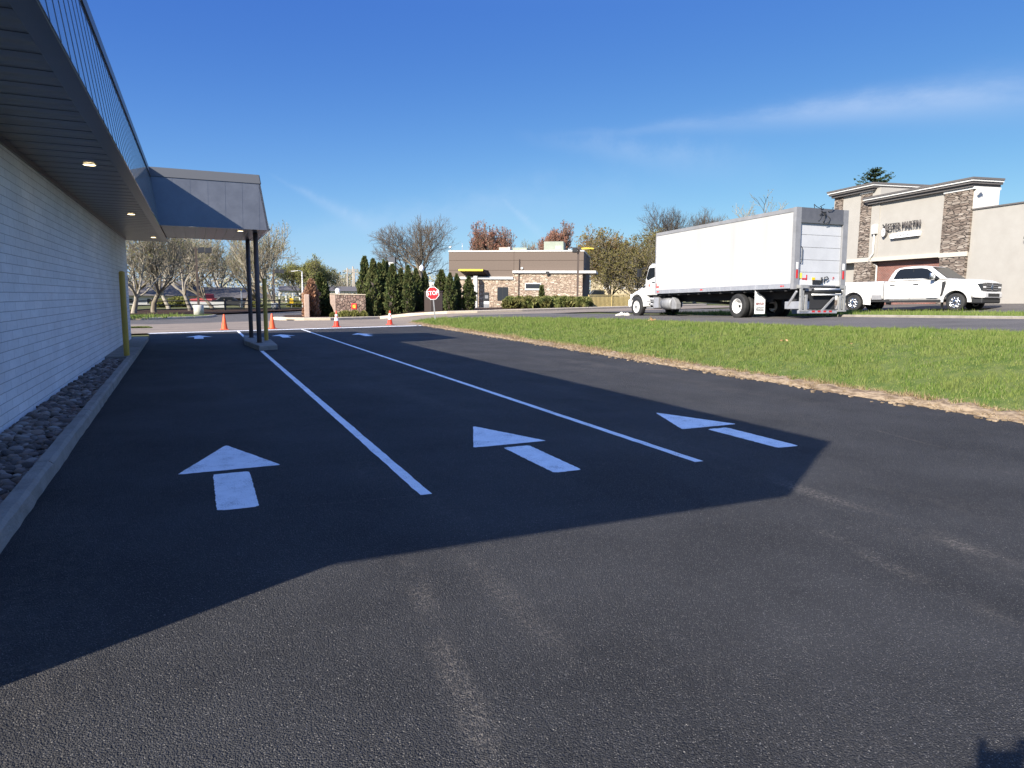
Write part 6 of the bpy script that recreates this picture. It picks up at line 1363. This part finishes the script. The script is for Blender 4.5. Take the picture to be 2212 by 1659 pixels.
# conifers: dense sprays of small faces over a tapering body
def spray_shape(n, H, rad_fn, size, seed, flat=0.35, depth=0.35):
    r = np.random.default_rng(seed); z = H * (r.random(n) ** 0.9); th = r.random(n) * 6.283
    lob = 1 + 0.20 * np.sin(th * 3 + z * 2.1 + seed) + 0.16 * np.sin(th * 6 - z * 4.3 + seed) + 0.14 * np.sin(z * 8 + th * 2 + seed * 2) + r.normal(0, 0.10, n)
    lob = lob * (1 - 0.22 * (np.sin(th * 2 + z * 5 + seed * 3) > 0.86))
    rr = np.array([rad_fn(q / H) for q in z]) * lob * (1 - depth * r.random(n) ** 2)
    c = np.stack([rr * np.cos(th), rr * np.sin(th), z], 1); out = np.stack([np.cos(th), np.sin(th), np.zeros(n)], 1)
    d = out * (0.5 + 0.5 * r.random((n, 1))) + np.array([0, 0, 1.0]) * (0.5 + 0.7 * r.random((n, 1))) + r.normal(0, 0.3, (n, 3)); d /= np.linalg.norm(d, axis=1, keepdims=True)
    sd = np.cross(d, r.normal(0, 1, (n, 3))); sd /= np.linalg.norm(sd, axis=1, keepdims=True); s = size * (0.6 + 0.8 * r.random((n, 1)))
    return np.stack([c - d * s * 0.4 - sd * s * 0.1, c + sd * s * flat + d * s * 0.25, c + d * s, c - sd * s * flat + d * s * 0.25], 1).reshape(-1, 3)
def col_fn(w):
    return lambda t: w * (min(1.0, 0.72 + t * 1.1) if t < 0.28 else max(0.0, 1 - ((t - 0.28) / 0.74) ** 1.9))
ARB = []
for i in range(3):
    o = tri_cloud('foliage', spray_shape(5200, 4.0, col_fn(0.62), 0.16, 21 + i), MT['arbor'], None, 4); ARB.append(o.data); bpy.data.objects.remove(o)
core_me = MB().lathe([(0.03, 0.0), (0.40, 0.1), (0.47, 1.1), (0.40, 2.2), (0.22, 3.2), (0.0, 3.75)], 10).mesh('inner_branches', MT['rust'])
def arbor(x, ybase, ytop, wpx, Z, label, i):
    p = atd(x, ybase, Z); p.z = T(p.x, p.y); m = Z / F_PX; H = (CAM.z + (ray(x, ytop) * Z).z) - p.z
    t = tag(empty('arborvitae', p, i * 1.3), label, 'evergreen', 'dark columnar evergreens in the mulch bed'); s = H / 4.0; sw = wpx * m / 1.22
    t.scale = (sw, sw, s)
    for n, me in (('foliage', ARB[i % 3]), ('inner_branches', core_me)):
        o = bpy.data.objects.new(n, me); COL.objects.link(o); o.parent = t
    return t
P4 = lambda x, y: (603.5 + x * 0.2233, 438.9 + y * 0.2233)
for i, (x, yt, yb, w, Z, lab) in enumerate((
    (832, 528, 1035, 132, 55, 'tallest dark columnar evergreen, right beside the stone wall'),
    (915, 552, 1068, 135, 53, 'dark columnar evergreen with a pale flecked face, second from the stone wall'),
    (975, 590, 1070, 130, 54.5, 'shaded columnar evergreen, third from the stone wall'),
    (1100, 600, 1066, 140, 53, 'columnar evergreen fourth from the stone wall, left of the far banded cone'),
    (1178, 640, 1055, 110, 55, 'shaded columnar evergreen right behind the far banded cone'),
    (1250, 612, 1066, 112, 53, 'slim pointed evergreen with a lit left side, in the middle of the row'),
    (1325, 642, 1060, 115, 55, 'dark evergreen left of the globe lamp'),
    (1408, 668, 1050, 95, 55.5, 'short evergreen under the globe lamp, left of the STOP sign'),
    (1570, 655, 1050, 140, 55, 'evergreen just right of the STOP sign behind the dark enclosure'),
    (1652, 682, 1050, 100, 54, 'evergreen between the dark enclosure and the white canopy column'),
    (1715, 690, 1052, 90, 55, 'narrow evergreen third from the white canopy column'),
    (1832, 716, 1040, 115, 55, 'rounded evergreen nearest the white canopy column'),
    (1015, 556, 1030, 80, 61, 'pointed evergreen tip showing behind the row, left one'),
    (1045, 575, 1030, 90, 61.5, 'pointed evergreen tip showing behind the row, right one'))):
    X, YB = P4(x, yb); YT = P4(x, yt)[1]
    arbor(X, YB, YT, w * 0.2233, Z, lab, i)
def shrub(name, x, ybase, ytop, wpx, Z, mat, label, seed, fn, n=5000, size=0.16, cat='shrub', rot=0.0):
    p = atd(x, ybase, Z); p.z = T(p.x, p.y); m = Z / F_PX; H = (CAM.z + (ray(x, ytop) * Z).z) - p.z
    t = tag(empty(name, p, rot), label, cat)
    tri_cloud('foliage', spray_shape(n, H, lambda q: fn(q) * wpx * m / 2, size, seed), MT[mat], t, 4)
    MB().lathe([(0.05, -0.05), (0.05, H * 0.4), (0.0, H * 0.8)], 8).build('stem', MT['bark'], t)
    return t
bushy = lambda t: (0.75 + 0.9 * t) if t < 0.28 else max(0.0, 1.0 - ((t - 0.28) / 0.76) ** 2.2)
X, YB = P4(310, 1105); shrub('dead_evergreen', X + 1, YB, P4(0, 750)[1], 27, 52.6, 'deadarbor', 'browned dying evergreen with reddish foliage at the left end of the bed', 41, lambda t: (1.0 if t < 0.5 else max(0, 1 - ((t - 0.5) / 0.52) ** 1.6)), 5200, 0.17)
X, YB = P4(405, 1095); shrub('evergreen_shrub', X, YB, P4(0, 688)[1], 33, 54.6, 'arbor', 'loose dark green evergreen between the browned shrub and the stone wall', 42, lambda t: (0.95 if t < 0.35 else max(0, 1 - ((t - 0.35) / 0.68) ** 1.7)), 6000, 0.2)
X, YB = P4(470, 1090); shrub('evergreen_shrub', X, YB, P4(0, 900)[1], 20, 54.4, 'arbor', 'low dark green shrub tucked against the lit stone wall end', 43, bushy, 3000, 0.16)
for i, (x, w, yt) in enumerate(((640, 150, 1050), (730, 100, 1045), (815, 70, 1052), (520, 40, 1068))):
    X, YB = P4(x, 1100)
    shrub('leafy_perennial', X, YB, P4(0, yt)[1], w * 0.2233, 50.3, 'leafgreen', ['broad clump of green leaves at the foot of the brown stone wall', 'clump of green leaves under the red sign', 'small clump of green leaves right of the red sign', 'tiny tuft of green leaves at the pale end of the stone wall'][i], 50 + i, bushy, 900, 0.13, 'plant')
# juniper hedge in front of the restaurant: separate overlapping bushes
P5 = lambda x, y: (960.1 + x * 0.1612, 521.2 + y * 0.1612)
for i, (x, yt, yb, w) in enumerate(((885, 765, 925, 150), (1010, 762, 922, 180), (1130, 760, 918, 170), (1250, 770, 915, 170), (1370, 762, 912, 180), (1490, 758, 910, 180), (1600, 765, 908, 170), (1710, 768, 905, 170), (1820, 772, 902, 170), (1900, 775, 900, 110))):
    X, YB = P5(x, yb); YT = P5(0, yt)[1]
    lab = ('leftmost juniper bush by the drive-through window', 'juniper bush below the dark service window', 'juniper bush below the pipe on the stone wall', 'juniper bush left of the small conifer', 'juniper bush at the foot of the small conifer', 'juniper bush right of the small conifer, under the white window', 'juniper bush in the middle of the right half of the hedge', 'juniper bush left of the bronze light pole', 'juniper bush right of the bronze light pole, before the black sedan', 'small juniper bush against the yellow railing')[i]
    t = shrub('juniper_bush', X, YB, YT, w * 0.1612 * 1.12, 61.0 + (i % 2) * 0.8, 'juniper', lab, 60 + i, lambda t: (0.92 + 0.2 * t) if t < 0.5 else max(0.0, 1.02 - ((t - 0.5) / 0.52) ** 2.2), 3000, 0.24, 'bush'); t['group'] = 'juniper hedge before the restaurant'
X, YB = P5(1300, 780); shrub('small_conifer', X, YB + 18, P5(0, 608)[1], 16, 63.5, 'arbor', 'small pointed conifer standing in the hedge under the white framed window', 77, lambda t: max(0.02, 1 - t) * 1.0, 2500, 0.2, 'evergreen')
shrub('wall_shrub', 303, 722, 708, 34, 33.5, 'juniper', 'low clipped shrub at the far corner of the brick wall', 79, bushy, 2500, 0.07)
# spruce behind the store
def spruce(x, ytop, Z, label):
    p = atd(x, 600, Z); p.z = 1.2; H = CAM.z + (ray(x, ytop) * Z).z - p.z
    t = tag(empty('spruce', p), label, 'evergreen'); r = np.random.default_rng(5); V = []
    wh = int(H / 0.55)
    for k in range(wh):
        z = H * (0.15 + 0.85 * k / wh); L = min((1 - z / H) * H * 0.85, 1.75) + 0.3
        for q in range(9):
            a = r.random() * 6.283; n = int(14 + L * 16); s = r.random((n, 1)); d = np.array([math.cos(a), math.sin(a), 0.0])
            Lq = L * (0.7 + 0.45 * r.random())
            c = np.array([0, 0, z]) + d * s * Lq + np.array([0, 0, 1.0]) * (s ** 1.5 * Lq * 0.50 - s * 0.12 * Lq) + r.normal(0, 0.07, (n, 3))
            dd = d + r.normal(0, 0.5, (n, 3)); dd /= np.linalg.norm(dd, axis=1, keepdims=True); sd = np.cross(dd, r.normal(0, 1, (n, 3))); sd /= np.linalg.norm(sd, axis=1, keepdims=True)
            sz = 0.20 * (0.6 + 0.7 * r.random((n, 1))) * (1.15 - 0.5 * s); V.append(np.stack([c - dd * sz, c + sd * sz * 0.4, c + dd * sz, c - sd * sz * 0.4], 1).reshape(-1, 3))
    tri_cloud('foliage', np.concatenate(V), MT['spruce'], t, 4); MB().cyl((0, 0, -0.5), (0, 0, H * 0.98), 0.3, 0.03, 8).build('trunk', MT['bark'], t)
spruce(1874, 366, 78, 'dark spruce tip rising behind the jewelry store tower')

# ------------------------------------------------------------------ grass blades
def blades(name, xa, xb, ya, yb, dens, hmin, hmax, wid, mat, label, zoff=0.0, zf=T, kind='stuff', seed=3, lean=0.35):
    r = np.random.default_rng(seed); Vs = []
    for (y0, y1, de, k) in dens:
        ymid = (y0 + y1) / 2; wdt = xb(ymid) - xa(ymid); n = int(de * (y1 - y0) * wdt)
        y = r.uniform(y0, y1, n); u = r.random(n)
        x = np.array([xa(q) for q in y]) + u * np.array([xb(q) - xa(q) for q in y]); z = np.array([zf(a, b_) for a, b_ in zip(x, y)]) + zoff
        clump = 0.85 + 0.35 * np.sin(x * 2.1 + np.sin(y * 1.7) * 2) * np.sin(y * 1.3 + x) + 0.45 * np.sin(x * 9.3 + 2 * np.sin(y * 7.1)) * np.sin(y * 8.2 + 1.5 * np.sin(x * 5.7))
        h = (hmin + (hmax - hmin) * r.random(n)) * k * np.clip(clump, 0.35, 1.7); a = r.random(n) * 6.283; w = wid * k * (0.6 + 0.8 * r.random(n))
        ln_ = np.abs(r.normal(0, lean, n)); b2 = r.random(n) * 6.283
        base = np.stack([x, y, z - 0.01], 1); sd = np.stack([np.cos(a) * w, np.sin(a) * w, np.zeros(n)], 1)
        tip = base + np.stack([np.cos(b2) * h * ln_, np.sin(b2) * h * ln_, h], 1)
        Vs.append(np.stack([base - sd, base + sd, tip], 1).reshape(-1, 3))
    o = tri_cloud(name, np.concatenate(Vs), MT[mat], None, 3)
    return tag(o, label, 'grass', kind=kind)
ga = lambda y: kerb_x(y) + 0.24 + 0.07 * math.sin(y * 3.1) * math.sin(y * 1.3 + 1)
blades('grass', ga, xi, 0, 0, ((-3, 2.5, 700, 1.3), (2.5, 9, 1900, 1.15), (9, 14, 1500, 1.3), (14, 22, 900, 1.55), (22, 31, 600, 1.8), (31, 41.2, 400, 2.1)), 0.03, 0.085, 0.0062, 'grass', 'bright green mown grass strip between the black lot and the access road', 0.0)
blades('grass', lambda y: 21.55, lambda y: 26.7 if y < 24 else 26.7 - (y - 24) * 0.7, 0, 0, ((6, 16, 300, 1.7), (16, 29, 260, 2.0)), 0.035, 0.10, 0.006, 'grass', 'green grass median between the truck and the pickup', 0.02, seed=5)
blades('grass', lambda y: -24 + (y - 49) * 0.8, lambda y: -4.2 + (y - 49) * 1.05, 0, 0, ((49.5, 53, 90, 2.5),), 0.05, 0.12, 0.012, 'grass', 'lit green grass bank at the foot of the left trees', 0.1, lambda x, y: 0.0, seed=7)
blades('dead_grass', lambda y: kerb_x(y) - 0.02, lambda y: kerb_x(y) + 0.30, 0, 0, ((1, 12, 2600, 1.0), (12, 22, 1400, 1.3), (22, 41, 700, 1.6)), 0.03, 0.10, 0.005, 'strawblade', 'dry straw coloured grass along the ragged soil edge of the lot', 0.02, seed=9, lean=1.3)
r9 = random.Random(9)
gb_ = MB()
for k in range(420):                                          # soil crumbs and torn sod along the edge, lying on the lot
    y = r9.uniform(2, 38); x = kerb_x(y) + 0.02 - abs(r9.gauss(0, 0.16)); s = r9.uniform(0.008, 0.035)
    gb_.hexa([(x + a * s * r9.uniform(0.7, 1.3), y + c * s * r9.uniform(0.7, 1.3), 0.002 + d * s * r9.uniform(0.6, 1.0)) for d in (0, 1) for a, c in ((-1, -1), (1, -1), (1, 1), (-1, 1))])
tag(gb_.build('soil_crumbs', MT['straw']), 'scattered soil crumbs along the edge of the black lot', 'soil', kind='stuff')

# small things lying about
def leafpile(px, py, label, n, size, name='dry_leaf_clump'):
    p = gp(px, py); t_ = []
    r = np.random.default_rng(int(px)); c = r.normal(0, size * 0.6, (n, 3)); c[:, 2] = np.abs(c[:, 2]) * 0.7 + 0.05
    a = r.normal(0, 1, (n, 3)); a /= np.linalg.norm(a, axis=1, keepdims=True); b_ = np.cross(a, r.normal(0, 1, (n, 3))); b_ /= np.linalg.norm(b_, axis=1, keepdims=True); s = size * 0.5
    o = tri_cloud(name, np.stack([c - a * s, c + b_ * s * 0.6, c + a * s, c - b_ * s * 0.6], 1).reshape(-1, 3), MT['leaf'], None, 4); o.location = (p.x, p.y, T(p.x, p.y) + 0.03)
    return tag(o, label, 'leaves')
leafpile(1407, 697, 'pale brown clump of dry leaves at the road edge below the truck cab', 18, 0.09)
leafpile(1690, 745, 'dry leaf lying in the grass, lower middle of the strip', 3, 0.08)
leafpile(1838, 752, 'dry leaf lying in the grass toward the right', 3, 0.08)
v_, f_ = icos(2)
for k, (px, py, s, lab) in enumerate(((1334, 684, 0.09, 'white rock in the pile before the truck front wheel, left end'), (1342, 683, 0.14, 'tallest white rock in the pile before the truck front wheel'), (1349, 683.5, 0.11, 'white rock in the pile, just left of the truck tyre'), (1356, 683, 0.12, 'white rock in the pile, touching the truck tyre'))):
    p = atd(px, py, 34.5); w = v_ * np.array([s * 1.15, s, s * 0.95]) * (1 + 0.22 * np.sin(v_[:, [1, 2, 0]] * 4 + k))
    me = bpy.data.meshes.new('white_rock'); me.from_pydata(w.tolist(), [], f_.tolist()); me.materials.append(MT['rocks']); o = bpy.data.objects.new('white_rock', me); COL.objects.link(o)
    o.location = (p.x, p.y, T(p.x, p.y) + s * 0.3); tag(o, lab, 'rock', 'white rocks before the truck')

# ------------------------------------------------------------------ the photographer, whose shadow falls into the lower right corner
def skinned(name, joints, bones, mat, parent, levels=1):
    """Continuous skin grown over a joint skeleton (position, radius per joint)."""
    me = bpy.data.meshes.new(name); me.from_pydata([j[0] for j in joints], bones, []); o = bpy.data.objects.new(name, me); COL.objects.link(o)
    sk = o.modifiers.new('skin', 'SKIN'); sk.use_smooth_shade = True
    for v, j in zip(me.skin_vertices[0].data, joints): r = j[1]; v.radius = (r, r) if not isinstance(r, tuple) else r
    me.skin_vertices[0].data[0].use_root = True
    sb = o.modifiers.new('sub', 'SUBSURF'); sb.levels = sb.render_levels = levels
    dg = bpy.context.evaluated_depsgraph_get(); dg.update(); m2 = bpy.data.meshes.new_from_object(o.evaluated_get(dg)); o.modifiers.clear(); o.data = m2
    m2.materials.clear(); m2.materials.append(mat); o.parent = parent; return o
ph = tag(empty('person', (-0.125, -0.27, 0.0), -YAW), 'person in grey shirt and jeans holding up a phone with both hands', 'person')
J = [((0, 0, 0.95), (0.15, 0.11)), ((0, 0, 1.15), (0.14, 0.10)), ((0, 0.01, 1.36), (0.17, 0.11)), ((0, 0.02, 1.47), (0.07, 0.065)), ((0, 0.04, 1.58), (0.062, 0.07)), ((0, 0.05, 1.68), (0.078, 0.098)), ((0, 0.05, 1.78), (0.062, 0.08))]
B_ = [(i, i + 1) for i in range(6)]
def addj(frm, pts):
    k = frm
    for p_, r_ in pts: J.append((p_, r_)); B_.append((k, len(J) - 1)); k = len(J) - 1
    return k
for sx in (1, -1):
    addj(0, [((sx * 0.10, 0, 0.86), 0.092), ((sx * 0.12, 0.02, 0.50), 0.062), ((sx * 0.13, -0.01, 0.28), 0.055), ((sx * 0.13, 0.0, 0.08), 0.042), ((sx * 0.145, 0.13, 0.045), 0.04)])
    w_ = addj(2, [((sx * 0.19, 0.02, 1.40), 0.055), ((sx * 0.245, 0.08, 1.20), 0.046), ((sx * 0.15, 0.22, 1.60), 0.032), ((sx * 0.115, 0.235, 1.69), 0.038)])
body = skinned('body', J, B_, MT['skin'], ph, 2)
for sx in (1, -1):                                              # five bent fingers per hand closing on the phone
    for k, (dz, ln_) in enumerate(((0.045, 0.85), (0.022, 1.0), (0.0, 0.95), (-0.022, 0.75))):
        o0 = Vector((sx * 0.105, 0.235, 1.725 + dz))
        MB().tube([o0, o0 + Vector((-sx * 0.012, 0.03, 0.004)), o0 + Vector((-sx * 0.03, 0.05 * ln_, 0.004)), o0 + Vector((-sx * 0.055 * ln_, 0.052, 0.0))], [0.010, 0.009, 0.0085, 0.007], 8).build('finger', MT['skin'], body)
    o0 = Vector((sx * 0.105, 0.225, 1.70)); MB().tube([o0, o0 + Vector((-sx * 0.02, -0.005, 0.02)), o0 + Vector((-sx * 0.05, 0.012, 0.035))], [0.013, 0.011, 0.009], 8).build('thumb', MT['skin'], body)
JS = [((0, 0, 0.92), (0.175, 0.135)), ((0, 0, 1.15), (0.165, 0.125)), ((0, 0.01, 1.36), (0.185, 0.125)), ((0, 0.02, 1.45), (0.10, 0.085))]; BS = [(0, 1), (1, 2), (2, 3)]
for sx in (1, -1):
    JS += [((sx * 0.195, 0.02, 1.40), 0.072), ((sx * 0.235, 0.06, 1.25), 0.062)]; BS += [(2, len(JS) - 2), (len(JS) - 2, len(JS) - 1)]
skinned('shirt', JS, BS, MT['shirt'], ph, 2)
JT = [((0, 0, 0.95), (0.165, 0.13))]; BT = []
for sx in (1, -1):
    n0 = len(JT); JT += [((sx * 0.10, 0, 0.84), 0.108), ((sx * 0.12, 0.02, 0.50), 0.078), ((sx * 0.13, -0.01, 0.12), 0.066)]; BT += [(0, n0), (n0, n0 + 1), (n0 + 1, n0 + 2)]
skinned('trousers', JT, BT, MT['denim'], ph, 2)
for sx in (1, -1): MB().loft([[(sx * 0.135 + a * w, y, z) for a, z in ((-1, 0.0), (1, 0.0), (0.8, h_), (-0.8, h_))] for y, w, h_ in ((-0.10, 0.035, 0.08), (-0.05, 0.045, 0.10), (0.06, 0.05, 0.09), (0.15, 0.05, 0.06), (0.19, 0.035, 0.04))]).build('shoe', MT['black'], ph, bevel=0.01)
MB().lathe([(0.0, 0.125), (0.05, 0.118), (0.082, 0.08), (0.096, 0.02), (0.09, -0.03), (0.078, -0.05)], 20, 'z', (0, 0.03, 1.715)).build('hair', MT['hair'], ph)
hd_ = MB()
hd_.loft([[(-0.014, 0.138, 1.665), (0.014, 0.138, 1.665), (0.016, 0.125, 1.64), (-0.016, 0.125, 1.64)], [(-0.006, 0.150, 1.70), (0.006, 0.150, 1.70), (0.012, 0.168, 1.655), (-0.012, 0.168, 1.655)]]); hd_.build('nose', MT['skin'], body)
for sx in (1, -1):
    MB().lathe([(0.0, -0.012), (0.012, 0.0), (0.0, 0.012)], 10, 'z', (sx * 0.032, 0.135, 1.695)).build('eye', MT['whitetrim'], body); MB().lathe([(0.0, -0.035), (0.02, -0.01), (0.022, 0.02), (0.0, 0.035)], 10, 'z', (sx * 0.088, 0.045, 1.68)).build('ear', MT['skin'], body)
MB().box(-0.025, 0.025, 0.132, 0.140, 1.615, 1.622).build('mouth', MT['ember'], body)
pho = tag(empty('phone', CAM - _fh * 0.02 + Vector((0, 0, 0.0)), rot=(PITCH * -1, 0, -YAW)), 'dark phone held up in both hands by the person', 'phone')
MB().box(-0.085, 0.085, -0.006, 0.004, -0.012, 0.105).build('phone_body', MT['dark'], pho, bevel=0.003); MB().box(-0.07, 0.08, -0.0075, -0.0065, -0.008, 0.08).build('screen', MT['glass2'], pho)

for i, (x, yt, w, Z, lab) in enumerate(((352, 650, 34, 84, 'green bush beyond the rail fence by the second trunk'), (386, 644, 46, 88, 'larger green bush beyond the rail fence, left of the white forked trunk'), (548, 655, 30, 92, 'green bush beyond the rail fence near the canopy posts'), (642, 652, 34, 96, 'green bush beyond the fence under the pale street lamp'))):
    t = shrub('green_bush', x, 668, yt, w, Z, 'leafgreen', lab, 90 + i, lambda q: (0.8 + 0.5 * q) if q < 0.4 else max(0.0, 1.0 - ((q - 0.4) / 0.62) ** 2.2), 1600, 0.3, 'bush'); t['group'] = 'bushes beyond the rail fence'
